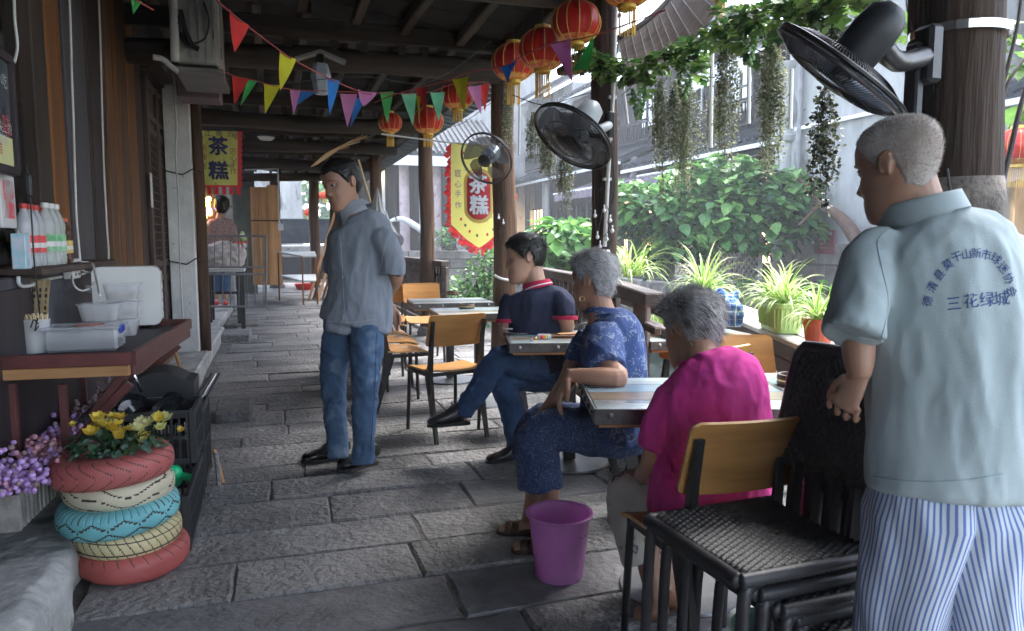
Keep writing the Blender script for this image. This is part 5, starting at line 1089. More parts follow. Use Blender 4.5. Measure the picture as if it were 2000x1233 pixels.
# yellow flowers in the planter
petal = [mat('yellow petal', (.8, .5, .08), (.66, .38, .04), rough=.5, bump=0, tr=.3, rv=.15), mat('cream petal', (.85, .75, .35), (.75, .62, .22), rough=.5, bump=0, tr=.3)]
darkl = [mat('dark glossy leaf', (.03, .09, .035), (.02, .05, .022), rough=.35, bump=0, tr=.15), mat('grey green leaf', (.1, .17, .12), (.06, .11, .08), rough=.45, bump=0, tr=.15), mat('moss leaf', (.05, .08, .02), (.03, .05, .015), rough=.6, bump=0, tr=.1)]
fl = thing('yellow_flowers', 'artificial yellow flowers with dark leaves growing out of the top tyre', 'flowers', tcx + Vector((0, 0, -.03)))
random.seed(9)
def blossom(c, r_, n, m, parent, name='blossom', nm=5):
    mb = MB()
    for ring in range(2):
        for k2 in range(nm):
            az = 2 * math.pi * k2 / nm + ring * .6 + random.random() * .3; v, f = leaf_shape(r_ * (1 - .3 * ring), r_ * 1.1, 0, -.5 - .5 * ring); mm = Matrix.Rotation(random.uniform(-.3, .3) + n[0], 3, 'X') @ Matrix.Rotation(n[1], 3, 'Y') @ Matrix.Rotation(az, 3, 'Z'); mb.add([mm @ Vector(q) + c for q in v], f)
    mb.ball(c + Vector((0, 0, .004)), r_ * .18, 6); return mb.build(name, m, parent, world=True, smooth=True)
for i in range(30):
    px = random.choice((180, 200, 215, 228, 240, 262, 270, 285, 300, 318, 195, 225, 275, 292)) + random.uniform(-9, 9); py = random.uniform(815, 870) if px > 250 else random.uniform(815, 850); c = PY(px, py, tc0.y + random.uniform(-.12, .1)); blossom(c, random.uniform(.022, .033), (random.uniform(-.2, .9), random.uniform(-.5, .5)), petal[i % 3 == 0], fl)
    mb = MB(); mb.tube([c, c.lerp(tcx, .5) + Vector((0, 0, .01)), Vector((tcx.x + (c.x - tcx.x) * .4, tcx.y + (c.y - tcx.y) * .4, topz - .03))], .0022, 4); mb.build('stem', darkl[0], fl, world=True)
for (px, py) in ((353, 840), (143, 830)): blossom(PY(px, py, tc0.y + .05), .016, (.6, 0), petal[0], fl)
foliage(fl, [(tcx + Vector((0, 0, .02)), (.16, .14, .06)), (tcx + Vector((-.05, 0, .05)), (.1, .1, .06)), (tcx + Vector((.08, -.04, .03)), (.1, .1, .05))], 520, .036, 0, 110, darkl, 8)
# flower troughs along the shop front
tru = thing('flower_trough', 'slatted white wooden trough of purple and pink artificial berries under the counter', 'trough', (-1.0, 3.6, .1))
ta, tb = PX(-40, 1000, -.86), PX(250, 790, -.98); ta = Vector((-.965, 2.95, .345)); tb = Vector((-.9, 4.9, .31))
trw = mat('worn white wood', (.26, .25, .235), (.13, .12, .11), rough=.7, sc=9, bump=.3)
for s_ in (-.065, .065):
    for z_ in (.0, .1): mb = MB(); mb.bar(ta + Vector((s_, 0, z_ - .05)), tb + Vector((s_, 0, z_ - .05)), .014, .02); mb.build('slat', trw, tru, world=True)
for i in range(46):
    for s_ in (-.074, .074): q = ta.lerp(tb, i / 45) + Vector((s_, 0, 0)); mb = MB(); mb.box(q, (.006, .026, .13)); mb.build('stave', trw, tru, world=True)
mb = MB(); mb.bar(ta + Vector((0, 0, -.06)), tb + Vector((0, 0, -.06)), .12, .012); mb.build('bottom', trw, tru, world=True); mb = MB(); mb.box(ta + Vector((0, -.008, 0)), (.15, .012, .13)); mb.build('end_board', trw, tru, world=True)
berry = [mat('lilac berry', (.4, .26, .5), (.27, .15, .36), rough=.45, bump=0, rv=.2), mat('pink berry', (.5, .25, .3), (.35, .15, .2), rough=.45, bump=0, rv=.2), mat('dusty berry', (.36, .26, .26), (.22, .14, .14), rough=.5, bump=0)]
random.seed(12); bme = []
for m_ in berry: q = MB(); q.ball((0, 0, 0), (1, 1, .9), 8); me = q.mesh('berry', True); me.materials.append(m_); bme.append(me)
mass = MB(); cnt = 0
for i in range(1500):
    t_ = random.random() ** 1.25; q = ta.lerp(tb, t_) + Vector((random.gauss(.02, .055), random.gauss(0, .03), .06 + abs(random.gauss(0, .045)))); r_ = random.uniform(.0095, .0135); mi = 0 if t_ < .16 else (1 if t_ < .32 else (0 if t_ < .5 else (1 if t_ < .6 else 2))); mi = mi if random.random() < .85 else random.randrange(3)
    if t_ < .3 and cnt < 290: o = bpy.data.objects.new('berry', bme[mi]); COL.objects.link(o); o.parent = tru; o.matrix_basis = Matrix.Translation(q - tru.location) @ Matrix.Scale(r_, 4); cnt += 1
    else: mass.cur = mi; mass.ball(q, r_, 6)
stuff(mass.build('berries', berry, tru, world=True, smooth=True))
foliage(tru, [(ta.lerp(tb, t_) + Vector((0, 0, .05)), (.06, .12, .03)) for t_ in (.05, .15, .25, .35, .45, .6, .75, .9)], 260, .04, 2, 0, darkl, 3)
# ================= hanging things =================
GAIN = 1.35
felt = [mat('felt ' + n, c, rough=.8, bump=.2, bsc=120, tr=.3, rv=.04) for n, c in (('red', (.62, .035, .03)), ('yellow', (.72, .62, .03)), ('green', (.07, .48, .12)), ('blue', (.03, .22, .62)), ('pink', (.72, .25, .52)), ('mint', (.2, .6, .38)))]
RD, YL, GN, BL, PK, MN = range(6)
cordm = mat('red cord', (.35, .06, .06), rough=.7, bump=0)
def bunting(lab, cordpts, flags, Yd):
    """flags: three corner pixels met at distance Yd(x) with the colour and a curl"""
    pts = [PY(x, y, Yd(x)) for x, y in cordpts]; t = thing('bunting', lab, 'bunting', pts[0]); mb = MB(); mb.tube(catmull(pts, 5), .0035, 5); mb.build('cord', cordm, t, world=True)
    for (a, b, c, col, curl) in flags:
        A_, B2, C_ = (PY(q[0], q[1], Yd(q[0])) for q in (a, b, c)); mb = MB(); n = 8
        nrm = (B2 - A_).cross(C_ - A_).normalized(); vs = []; rows = []
        for j in range(n + 1):
            v = j / n; row = []
            for i in range(n - j + 1):
                u = i / n; p = A_ + (B2 - A_) * u + (C_ - A_) * v + nrm * (curl * (math.sin(u * 4 + v * 3) * .5 + v * v)); row.append(len(vs)); vs.append(p)
            rows.append(row)
        fs = []
        for j in range(n):
            for i in range(len(rows[j + 1])):
                fs.append((rows[j][i], rows[j][i + 1], rows[j + 1][i]))
                if i + 1 < len(rows[j + 1]): fs.append((rows[j][i + 1], rows[j + 1][i + 1], rows[j + 1][i]))
        k = len(vs); mb.add(vs + [p + nrm * .0015 for p in vs], fs + [tuple(k + q for q in reversed(f)) for f in fs]); mb.build('flag', felt[col], t, world=True, smooth=60)
lerpY = lambda x0, y0, x1, y1: (lambda x: y0 + (y1 - y0) * (x - x0) / (x1 - x0))
bunting('string of felt pennants sloping down from the air conditioner past the grey lantern', [(410, -10), (445, 20), (482, 50), (545, 98), (575, 118), (640, 152), (700, 178), (732, 186)],
    [((448, 18), (484, 50), (466, 102), RD, .02), ((547, 100), (575, 116), (558, 176), YL, .03), ((640, 150), (661, 158), (650, 224), BL, .02), ((700, 174), (731, 182), (724, 207), PK, .05)], lerpY(410, 3.4, 732, 4.3))
bunting('string of felt pennants across the walkway below the round log beam', [(430, 135), (455, 148), (500, 158), (520, 164), (575, 176), (640, 178), (740, 182), (830, 182), (885, 165), (955, 160)],
    [((453, 147), (486, 154), (460, 203), RD, .02), ((484, 154), (502, 158), (471, 208), GN, .02), ((516, 163), (547, 168), (520, 222), YL, .02), ((566, 174), (586, 177), (576, 224), PK, .02), ((580, 176), (616, 180), (576, 210), BL, .03), ((664, 183), (697, 184), (681, 248), PK, .02), ((694, 190), (712, 196), (687, 247), BL, .02), ((742, 180), (768, 179), (758, 241), GN, .015), ((784, 184), (812, 184), (809, 245), MN, .02), ((840, 181), (868, 180), (860, 236), MN, .02), ((913, 170), (938, 167), (943, 224), PK, .02), ((936, 167), (955, 163), (950, 218), RD, .02)], lerpY(430, 5.0, 960, 5.6))
bunting('short string of pennants running toward the red lanterns', [(732, 200), (780, 182), (835, 168), (880, 155), (920, 140), (975, 132), (1020, 110), (1080, 85), (1158, 70), (1300, 20)],
    [((811, 171), (834, 170), (829, 236), RD, .02), ((812, 186), (822, 190), (816, 240), YL, .01), ((883, 155), (916, 150), (903, 225), YL, .02), ((975, 131), (1013, 118), (984, 161), BL, .03), ((1075, 88), (1116, 74), (1113, 163), PK, .02), ((1158, 70), (1150, 136), (1110, 138), GN, .02)], lerpY(732, 5.2, 1160, 3.6))
bunting('end of a pennant string at the top left by the brown boards', [(225, -20), (262, -2), (300, 20)], [((255, -6), (278, 4), (259, 27), GN, .01)], lambda x: 2.9)
# red lanterns
lr = mat('red lantern silk', (.55, .025, .018), (.42, .015, .012), rough=.35, sc=8, st=(1, 1, .2), bump=0, tr=.25, rv=.06); gold = mat('gold fringe', (.75, .45, .08), (.55, .3, .04), rough=.4, sc=30, bump=.2, rv=.05); fl_gold = mat('gold painted band', (.6, .3, .06), (.5, .08, .03), rough=.4, sc=22, bump=0, lo=.45, hi=.55)
def lantern(lab, c, r_, tassel=.16, sq=.85, paper=False):
    t = thing('red_lantern', lab, 'lantern', c - Vector((0, 0, r_ * sq)), group='red festival lanterns'); n = 24; mb = MB(); rows = 24
    def fn(u, v):
        a = 2 * math.pi * u; th = .32 + (math.pi - .64) * v; rr = r_ * math.sin(th) ** .85 * (1 - .03 * abs(math.cos(a * 6)) ** 8 + .0); return c + Vector((rr * math.cos(a), rr * math.sin(a), r_ * sq * math.cos(th)))
    mb.grid(fn, 72, rows, closeu=True); mb.build('shade', lr, t, world=True, smooth=True)
    for k in range(12):
        a = 2 * math.pi * (k + .5) / 12; mb = MB(); mb.tube([fn((k + .25) / 12 + .02, v / 12) + Vector((math.cos(a), math.sin(a), 0)) * .003 for v in range(13)], .003, 4); mb.build('rib', gold, t, world=True)
    for s_ in (1, -1):
        mb = MB(); z_ = c.z + s_ * r_ * sq * .95; mb.lathe([(r_ * .33, 0), (r_ * .36, .004), (r_ * .34, r_ * .16), (r_ * .2, r_ * .18), (0, r_ * .18)], (c.x, c.y, z_ - (r_ * .16 if s_ < 0 else 0)), 20); mb.build('cap', gold, t, world=True, smooth=40)
    mb = MB(); mb.grid(lambda u, v: fn(u, .8 + .2 * v) + (fn(u, .8 + .2 * v) - c).normalized() * .002, 48, 4, closeu=True); mb.build('gold_band', fl_gold, t, world=True, smooth=True)
    for k in range(22):
        a = 2 * math.pi * k / 22; q = c + Vector((math.cos(a) * r_ * .3, math.sin(a) * r_ * .3, -r_ * sq * .95 - r_ * .14)); mb = MB(); mb.tube([q, q + Vector((random.uniform(-.005, .005), 0, -tassel))], .0028, 4); mb.build('fringe', gold, t, world=True)
    mb = MB(); mb.tube([c + Vector((0, 0, r_ * sq)), c + Vector((0, 0, r_ * sq + .35))], .003, 5); mb.build('hanger', wire_black, t, world=True); return t
random.seed(2)
lantern('red lantern with a pink pennant before it, middle of the three together', PY(1060, 97, 4.7), .155); lantern('largest red lantern hanging against the dark conduit post', PY(1126, 44, 4.3), .145)
lantern('red lantern partly behind the blue pennant and brown post', PY(1003, 122, 5.6), .165); lantern('lantern cut by the top edge above the conduit post, long gold fringe', PY(1226, -34, 3.9), .15, .14)
lantern('red lantern hanging just right of the yellow green pennants over the slim post', PY(836, 236, 7.9), .16, .12); lantern('red lantern behind the long yellow pennant', PY(893, 186, 7.2), .16, .1)
lantern('small red and silver fish shaped lantern at the beam end', PY(762, 240, 8.6), .13, .14); lantern('far orange red lantern near the timber end of the walkway', PY(664, 347, 15.5), .26, .2)
lantern('gold fringed lantern cut by the top edge in the vine leaves', PY(1408, -26, 3.6), .08, .08); lantern('red lantern across the canal at the right edge over the pink awning', PX(1988, 287, 9.0), .27, .25)
for i, (px, py) in enumerate(((602, 415), (618, 383), (633, 382), (1003, 385))): lantern(('tiny far red lantern low at the end of the walkway', 'tiny far lantern left of the pair beyond the walkway end', 'tiny far lantern right of the pair beyond the walkway end', 'small far red lantern beside the brown post across the canal')[i], PY(px, py, 27), .16, .1)
# grey courtyard lamp under the beam
c = PY(626, 120, 6.1); gl = thing('ceiling_lantern', 'dark bracket lamp with a white six sided glass under the log beam', 'lamp', c - Vector((0, 0, .25)))
mb = MB()
for s_ in (-1, 1): mb.bar(c + Vector((0, 0, .07)), c + Vector((s_ * .19, .0, .0)), .1, .02)
mb.build('hood', grey_metal, gl, world=True); mb = MB(); mb.lathe([(0, .05), (.03, .05), (.04, 0), (.055, -.02), (0, -.02)], c, 6); mb.build('neck', black_metal, gl, world=True)
mb = MB(); mb.lathe([(.055, -.02), (.078, -.11), (.05, -.25), (0, -.25)], c, 6); mb.build('glass_shade', mat('frosted glass', (.4, .46, .55), rough=.3, bump=0, tr=.3), gl, world=True)
c = PY(520, 268, 12.7); mb = MB(); mb.lathe([(0, -.06), (.09, -.05), (.14, 0), (0, .01)], c, 24); tag(mb.build('ceiling_lamp', white_plastic, world=True, smooth=True), 'round white ceiling lamp unlit far down the walkway', 'lamp')
# woven hat like object by the lanterns
mb = MB(); c = PY(1118, 143, 4.6); mb.tube([c + Vector((-.1, 0, .0)), c + Vector((.0, 0, .03)), c + Vector((.12, 0, .05))], [.025, .045, .03], 12); tag(mb.build('wicker_ornament', mat('wicker', (.2, .14, .1), (.1, .07, .05), sc=60, bump=.8, bsc=90, rough=.7), world=True, smooth=True), 'dark wicker roll hanging under the pink pennant', 'ornament')
# fans
fan_blade = mat('smoked fan blade', (.12, .14, .17), (.09, .1, .13), rough=.2, bump=0, alpha=.8, rv=0); motor_w = mat('pale motor shell', (.42, .46, .48), (.36, .4, .42), rough=.35, bump=0); motor_b = mat('black motor shell', (.016, .018, .022), rough=.5, bump=0, rv=0)
def fan(lab, c, axis, roll_ref, R_, motor, back_len, deep=.11, wires=96, rings=5, blade_up=1, mount=None, wr=.0016):
    """axis points out of the front of the fan"""
    t = thing('wall_fan', lab, 'fan', c); ax = Vector(axis).normalized(); sd = Vector(roll_ref); sd = (sd - ax * sd.dot(ax)).normalized(); up_ = ax.cross(sd)
    def P3(x, y, z): return c + sd * x + up_ * y + ax * z
    for nm, sgn, dz in (('front_cage', 1, deep * .5), ('rear_cage', -1, deep * .5)):
        mb = MB(); k = 64
        mb.tube([P3(R_ * math.cos(2 * math.pi * i / k), R_ * math.sin(2 * math.pi * i / k), sgn * .008) for i in range(k)], .0065, 6, closed=True)
        for i in range(wires):
            a = 2 * math.pi * i / wires; p = []
            for j in range(6):
                q = j / 5; rr = R_ * (.24 + .76 * q); p.append(P3(rr * math.cos(a + .25 * (1 - q)), rr * math.sin(a + .25 * (1 - q)), sgn * dz * (1 - q ** 3.2)))
            mb.tube(p, wr, 3, caps=False)
        for rr in (.42, .66): mb.tube([P3(R_ * rr * math.cos(2 * math.pi * i / 48), R_ * rr * math.sin(2 * math.pi * i / 48), sgn * dz * (1 - ((rr - .24) / .76) ** 3.2)) for i in range(48)], wr * 1.3, 4, closed=True)
        mb.build(nm, black_metal, t, world=True)
    m = Matrix((sd, up_, ax)).transposed()
    mb = MB(); mb.lathe([(0, deep * .5 + .008), (R_ * .2, deep * .5 + .006), (R_ * .25, deep * .5 - .004), (0, deep * .5 - .006)], c, 28, m); mb.build('badge', motor_b, t, world=True, smooth=40)
    for kb in range(5):
        a0 = 2 * math.pi * kb / 5; mb = MB()
        def bf(u, v): rr = R_ * (.14 + .74 * v); a = a0 + (u - .5) * (.55 + .5 * math.sin(v * 2.6)) + .35 * v; return P3(rr * math.cos(a), rr * math.sin(a), (u - .5) * .055)
        mb.grid(bf, 8, 8); mb.build('blade', fan_blade, t, world=True, smooth=True)
    mb = MB(); mb.lathe([(0, .025), (R_ * .15, .02), (R_ * .16, -.03), (0, -.03)], c, 24, m); mb.build('hub', motor_b, t, world=True, smooth=40)
    mb = MB(); b0 = -deep * .5; mb.lathe([(0, b0 + .01), (R_ * .3, b0 + .008), (R_ * .31, b0 - back_len * .5), (R_ * .27, b0 - back_len * .85), (R_ * .14, b0 - back_len), (0, b0 - back_len)], c, 28, m); mb.build('motor', motor, t, world=True, smooth=40)
    if mount is not None:
        q = c + ax * (b0 - back_len * .5); mb = MB(); mb.tube(catmull([q, q.lerp(mount, .4) + Vector((0, 0, -.05)), mount]), [.028] * 9, 10); mb.build('arm', black_metal if motor is motor_b else motor, t, world=True, smooth=True); mb = MB(); mb.box(mount, (.05, .07, .16), bev=.01); mb.build('wall_bracket', black_metal, t, world=True)
    return t
def tilt_axis(px, py, Y, right, upv, toward): return PY(px, py, Y), RT * right + UP * upv - FW * toward
c, ax = tilt_axis(1118, 268, 3.9, -.52, -.78, .3); fan('wall fan with pale motor and smoked blades on the dark conduit post', c, ax, RT, .24, motor_w, .2, mount=Vector((1.99, 4.28, c.z + .14)), wires=110)
c, ax = tilt_axis(950, 310, 6.35, -.36, -.6, .75); fan('far wall fan with grey motor in front of the tea cake banner', c, ax, RT, .235, motor_w, .13, mount=Vector((1.98, 6.66, c.z + .1)), wires=56, wr=.0006)
c, ax = tilt_axis(1642, 140, 1.66, -.56, -.74, -.38); fan('large near wall fan with black motor clamped to the thick post', c, ax, RT, .195, motor_b, .15, deep=.085, mount=PY(1812, 108, 1.72), wires=120, wr=.0011)
mb = MB(); mb.box(PY(1783, 190, 1.74), (.03, .05, .3), bev=.006); tag(mb.build('switch_case', black_plastic, world=True), 'flat black fan switch case strapped on the thick post', 'switch')
# banners
ban_y = mat('yellow satin', (.85, .7, .2), (.78, .6, .14), rough=.4, sc=2, bump=.15, bsc=12, tr=.45, rv=0, spots=((.55, .45, .2), 11, .66)); ban_yd = mat('old yellow satin', (.5, .5, .13), (.4, .4, .1), rough=.5, sc=3, bump=.2, spots=((.3, .28, .1), 8, .6), tr=.2); ban_r = mat('red satin', (.68, .05, .06), (.55, .03, .04), rough=.45, bump=.1, tr=.35); navy_i = mat('navy ink', (.02, .02, .09), rough=.6, bump=0); pur_i = mat('violet ink', (.2, .08, .3), rough=.6, bump=0)
def banner_point(A_, B2, C_, D_, wob):
    n = (B2 - A_).cross(D_ - A_).normalized()
    def f(u, v): return (A_ * (1 - u) + B2 * u) * (1 - v) + (D_ * (1 - u) + C_ * u) * v + n * (wob * math.sin(u * 6 + v * 2) + wob * .6 * math.sin(v * 5))
    return f, n
def P_(px, py, Y): return PY(px, py, Y)
# right banner: pennant shape with point, hangs outside the posts
YB = 7.3
bn = thing('tea_banner', 'yellow pointed banner with red scalloped edge and white tea cake lettering on a red oval', 'banner', PY(925, 490, YB))
fA, nA = banner_point(P_(881, 280, YB), P_(1000, 284, YB + .0), P_(1000, 484, YB), P_(881, 484, YB), .012)
def edge_v(u): x = abs(u - .445) / .555; return 1.0 - (.30 * x ** 1.25 if x > 0 else 0) * 1
def fy(u, v): return fA(u, v * edge_v(u))
mb = MB(); mb.grid(fy, 30, 30); cloth = mb.build('cloth', ban_y, bn, world=True, smooth=True)
cdir = -nA if nA.dot(FW) > 0 else nA
# red ruffles down the left and along the point
for i in range(13):
    v0 = i / 13; a = fy(0, v0); b = fy(0, v0 + 1 / 13); mb = MB(); w_ = .06 + .02 * math.sin(i * 2.1)
    mb.grid(lambda u, v: a.lerp(b, v) + Vector((-w_ * u * (1 - .45 * abs(v - .45) * 2), 0, -.03 * u)) + cdir * (.012 * math.sin(u * 5 + v * 9)), 5, 6); mb.build('ruffle', ban_r, bn, world=True, smooth=True)
for i in range(26):
    u0 = i / 26; a = fy(u0, 1); b = fy(u0 + 1 / 26, 1); mb = MB(); L_ = .07 + .02 * math.sin(i * 1.7)
    mb.grid(lambda u, v: a.lerp(b, u) + Vector((-.03 * v * (u0 < .44) + .02 * v * (u0 > .44), 0, -L_ * v)) + cdir * (.01 * math.sin(v * 7 + i)), 3, 5); mb.build('ruffle', ban_r, bn, world=True, smooth=True)
def oval(cx, cy_, hw, hh, off, m, nm, n=40, parent=None):
    pts = []
    for i in range(n):
        a = 2 * math.pi * i / n; x = math.cos(a) * hw; y_ = math.sin(a) * hw + (hh - hw) * (1 if math.sin(a) > 0 else -1); u = (cx + x - 881) / 119; v = (cy_ - y_ - 282) / 202; pts.append(fA(u, v) + cdir * off)
    cp = fA((cx - 881) / 119, (cy_ - 282) / 202) + cdir * off; mb = MB(); mb.add(pts + [cp], [(i, (i + 1) % n, n) for i in range(n)]); return mb.build(nm, m, parent or bn, world=True)
gold_l = mat('orange print line', (.75, .35, .08), rough=.5, bump=0)
oval(934, 382, 28, 54, .004, gold_l, 'oval_border'); oval(934, 382, 26.5, 52, .006, ban_y, 'oval_ring'); oval(934, 382, 22.5, 47, .008, ban_r, 'red_oval')
def bconf(off): return lambda p: p + cdir * off
def txt_b(s, px, py, size, m, off=.011, bold=.0): text_on(s, size, fA((px - 881) / 119, (py - 282) / 202), (P_(1000, 382, YB) - P_(881, 380, YB)), (0, 0, 1), m, bn, bold=bold, conf=bconf(off))
txt_b('茶', 933, 362, .2, paint_white, .014, .007); txt_b('糕', 934, 403, .2, paint_white, .014, .007)
for s_, py in (('匠', 340), ('心', 361), ('手', 380), ('作', 402)): txt_b(s_, 895, py, .075, pur_i, .007)
for i in range(9): p = [(905, 300), (920, 292), (960, 300), (908, 440), (916, 452), (930, 460), (950, 458), (962, 448), (900, 428)][i]; oval(p[0], p[1], 2.2, 3, .005, (ban_r, darkl[1])[i % 2], 'printed_sprig', 8)
mb = MB(); mb.tube([P_(745, 262, YB), P_(870, 278, YB), P_(960, 284, YB), P_(1000, 286, YB)], .008, 6); mb.build('cord', wire_white, bn, world=True)
# left banner
YL_ = 8.9
b2 = thing('tea_banner', 'square olive yellow banner with dark tea cake lettering and red cut fringe by the pillar', 'banner', PY(430, 380, YL_))
fA, nA = banner_point(P_(389, 255, YL_), P_(464, 257, YL_), P_(464, 362, YL_), P_(389, 362, YL_), .008); cdir = -nA if nA.dot(FW) > 0 else nA
mb = MB(); mb.grid(fA, 14, 16); mb.build('cloth', ban_yd, b2, world=True, smooth=True)
mb = MB(); mb.grid(lambda u, v: fA(1 + .12 * u + .02 * math.sin(v * 60) * u, v) + cdir * .003, 3, 40); mb.build('side_fringe', ban_r, b2, world=True)
mb = MB(); mb.grid(lambda u, v: fA(u * 1.12, 1 + .035 * v) + cdir * .002, 14, 2); mb.build('bottom_band', ban_r, b2, world=True)
for i in range(6): u0 = .02 + i * .19; mb = MB(); mb.grid(lambda u, v: fA(u0 + .11 * u, 1.035 + .14 * v) + cdir * .01 * math.sin(v * 3 + i), 3, 4); mb.build('tab', ban_r, b2, world=True)
def txt2(s, px, py, size, m, bold=0): text_on(s, size, fA((px - 389) / 75, (py - 256) / 106), (1, 0, 0), (0, 0, 1), m, b2, bold=bold, conf=bconf(.006))
txt2('茶', 426, 288, .21, navy_i, .007); txt2('糕', 427, 336, .21, navy_i, .007)
for s_, py in (('匠', 296), ('心', 309), ('手', 322), ('作', 335)): txt2(s_, 456, py, .075, mat('rust ink', (.3, .1, .05), rough=.6, bump=0))
for s_, py in (('美', 290), ('味', 308), ('糕', 326)): txt2(s_, 397, py, .08, mat('rust ink', (.35, .13, .05), rough=.6, bump=0))
for s_, px in (('江', 405), ('南', 428), ('古', 450)): txt2(s_, px, 262, .07, navy_i)
# bamboo blind hung outside above the vine
blind_m = mat('split bamboo blind', (.1, .07, .06), (.05, .035, .03), rough=.6, bump=.2)
bl = thing('bamboo_blind', 'dark split bamboo blind sagging under the eaves above the vine', 'blind', PY(1300, 100, 4.2))
c0, c1 = [PY(x, y, 4.9) for x, y in ((1207, 78), (1262, 45), (1308, 0), (1350, -70))], [PY(x, y, 4.0) for x, y in ((1226, 168), (1292, 138), (1355, 80), (1440, -30))]
A0, A1 = catmull(c0, 8), catmull(c1, 8); st = []
for k in range(56):
    v = k / 55; mb = MB(); mb.tube([A0[i].lerp(A1[i], v) + Vector((0, 0, -.02 * math.sin(v * 3))) for i in range(len(A0))], .003, 4, caps=False); mb.build('slat', blind_m, bl, world=True)
mb = MB()
for i in range(0, len(A0), 2): mb.tube([A0[i].lerp(A1[i], v / 8) for v in range(9)], .003, 4)
mb.build('binding', wire_black, bl, world=True)
mb = MB(); mb.tube([p + Vector((0, 0, .0)) for p in A0], .03, 8); mb.build('head_batten', wood_dark, bl, world=True, smooth=True)
# grape ivy garland
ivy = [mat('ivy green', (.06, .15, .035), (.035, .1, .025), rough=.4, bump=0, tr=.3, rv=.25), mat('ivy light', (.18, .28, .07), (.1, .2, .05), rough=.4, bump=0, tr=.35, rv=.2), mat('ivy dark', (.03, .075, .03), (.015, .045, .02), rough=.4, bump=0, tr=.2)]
gv = thing('ivy_garland', 'artificial grape vine garland strung from the dark post up to the right', 'garland', PY(1200, 150, 4.2))
path = [((1140, 100), 4.3), ((1165, 120), 4.25), ((1200, 128), 4.2), ((1245, 135), 4.1), ((1290, 115), 3.9), ((1340, 95), 3.7), ((1400, 62), 3.4), ((1450, 30), 3.1), ((1520, 12), 2.8), ((1600, -5), 2.5), ((1680, -40), 2.3)]
gp = catmull([PY(q[0][0], q[0][1], q[1]) for q in path], 5); mb = MB(); mb.tube(gp, .006, 6); mb.build('vine', bark, gv, world=True)
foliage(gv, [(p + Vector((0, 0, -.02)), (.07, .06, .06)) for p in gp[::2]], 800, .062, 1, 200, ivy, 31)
for (px, py, Y, k) in ((1247, 165, 4.0, 5), (1352, 130, 3.6, 3), (1465, 75, 3.0, 3), (1420, 45, 3.3, 3), (1640, 20, 2.4, 2), (1540, 40, 2.7, 3), (1590, 30, 2.6, 3)):
    foliage(gv, [(PY(px, py, Y), (.06, .05, .07 + .01 * k))], 40, .06, 1, 14, ivy, px)
grape_m = mat('pale green grape', (.2, .32, .15), (.12, .22, .1), rough=.2, bump=0, sub=.1)
for i, (px, py, Y, n) in enumerate(((1248, 192, 4.0, 18), (1337, 150, 3.65, 16), (1463, 75, 3.0, 16))):
    gr = thing('grape_bunch', ('pale green artificial grape bunch left of the hanging tinsel', 'pale green artificial grape bunch in the middle of the vine', 'pale green artificial grape bunch at the right of the vine')[i], 'grapes', PY(px, py, Y), group='artificial grape bunches')
    for k in range(n * 2):
        z_ = k / (n * 2); rr = .035 * (1 - z_) ** .6 + .006; a = k * 2.4; mb = MB(); mb.ball(gr.location + Vector((rr * math.cos(a), rr * math.sin(a), .05 - z_ * .17)), .0125, 8); mb.build('grape', grape_m, gr, world=True, smooth=True)
# hanging vine strands of tiny leaves
tiny = [mat('dusty vine leaf', (.17, .18, .1), (.08, .09, .05), rough=.6, bump=0, tr=.2), mat('pale vine leaf', (.34, .35, .24), (.2, .21, .13), rough=.6, bump=0, tr=.2)]
def strands(name, lab, px, py0, py1, Y, wpx, n, seed, leaf=.013, stemn=16, dens=1.0, mats=tiny):
    n = int(n * 2.1); stemn = int(stemn * 1.4); wpx *= 1.15; rnd = random.Random(seed); top = PY(px, py0, Y); t = thing(name, lab, 'hanging plant', top, group='hanging strands of tiny leaves'); d = (top - CO).dot(FW); w_ = wpx * d / F; L_ = (py1 - py0) * d / F; st = MB(); lf = MB()
    for i in range(stemn):
        a = rnd.uniform(0, 6.28); rr = w_ * math.sqrt(rnd.random()); l = L_ * rnd.uniform(.5, 1.0); pts = [top + Vector((0, 0, .02))]
        for k in range(1, 9): v = k / 8; sp = math.sin(min(1, v * 2.2) * 1.57); pts.append(top + Vector((rr * math.cos(a) * sp + rnd.uniform(-.006, .006), rr * math.sin(a) * sp + rnd.uniform(-.006, .006), -l * v)))
        st.tube(pts, .0012, 3, caps=False); m = int(n / stemn)
        for k in range(m):
            v = rnd.random() ** .8 * 8; j = min(7, int(v)); p = pts[j].lerp(pts[j + 1], v - j) + Vector((rnd.gauss(0, .012), rnd.gauss(0, .012), rnd.gauss(0, .008))); lv, f = leaf_shape(leaf * rnd.uniform(.7, 1.3), leaf * 1.1, 2); lf.cur = rnd.random() < .45; mm = rmat(rnd.uniform(0, 6.28), rnd.uniform(-1.4, .6), rnd.uniform(-1, 1)); c_ = [0, 1, 2, 3]
            s_ = leaf * rnd.uniform(.6, 1.2); lf.add([mm @ Vector(q) * s_ + p for q in ((0, 0, 0), (.5, .6, .1), (0, 1, 0), (-.5, .6, .1))], [(0, 1, 2, 3)])
    st.build('stems', wire_black if mats is not tiny else darkl[2], t, world=True); o = lf.build('leaves', mats, t, world=True); stuff(o); return t
strands('hanging_vine', 'dense hanging vine strand left of the pair over the tree, longest', 1318, 165, 400, 3.9, 22, 1500, 1); strands('hanging_vine', 'hanging vine strand with pale red dots beside the grapes', 1345, 160, 395, 3.7, 19, 1300, 2)
strands('hanging_vine', 'slim hanging vine strand just right of the white rod', 1290, 160, 330, 4.0, 13, 800, 3); strands('hanging_vine', 'hanging vine strand narrow at its top in the middle of the view', 1424, 60, 320, 3.3, 19, 1500, 4)
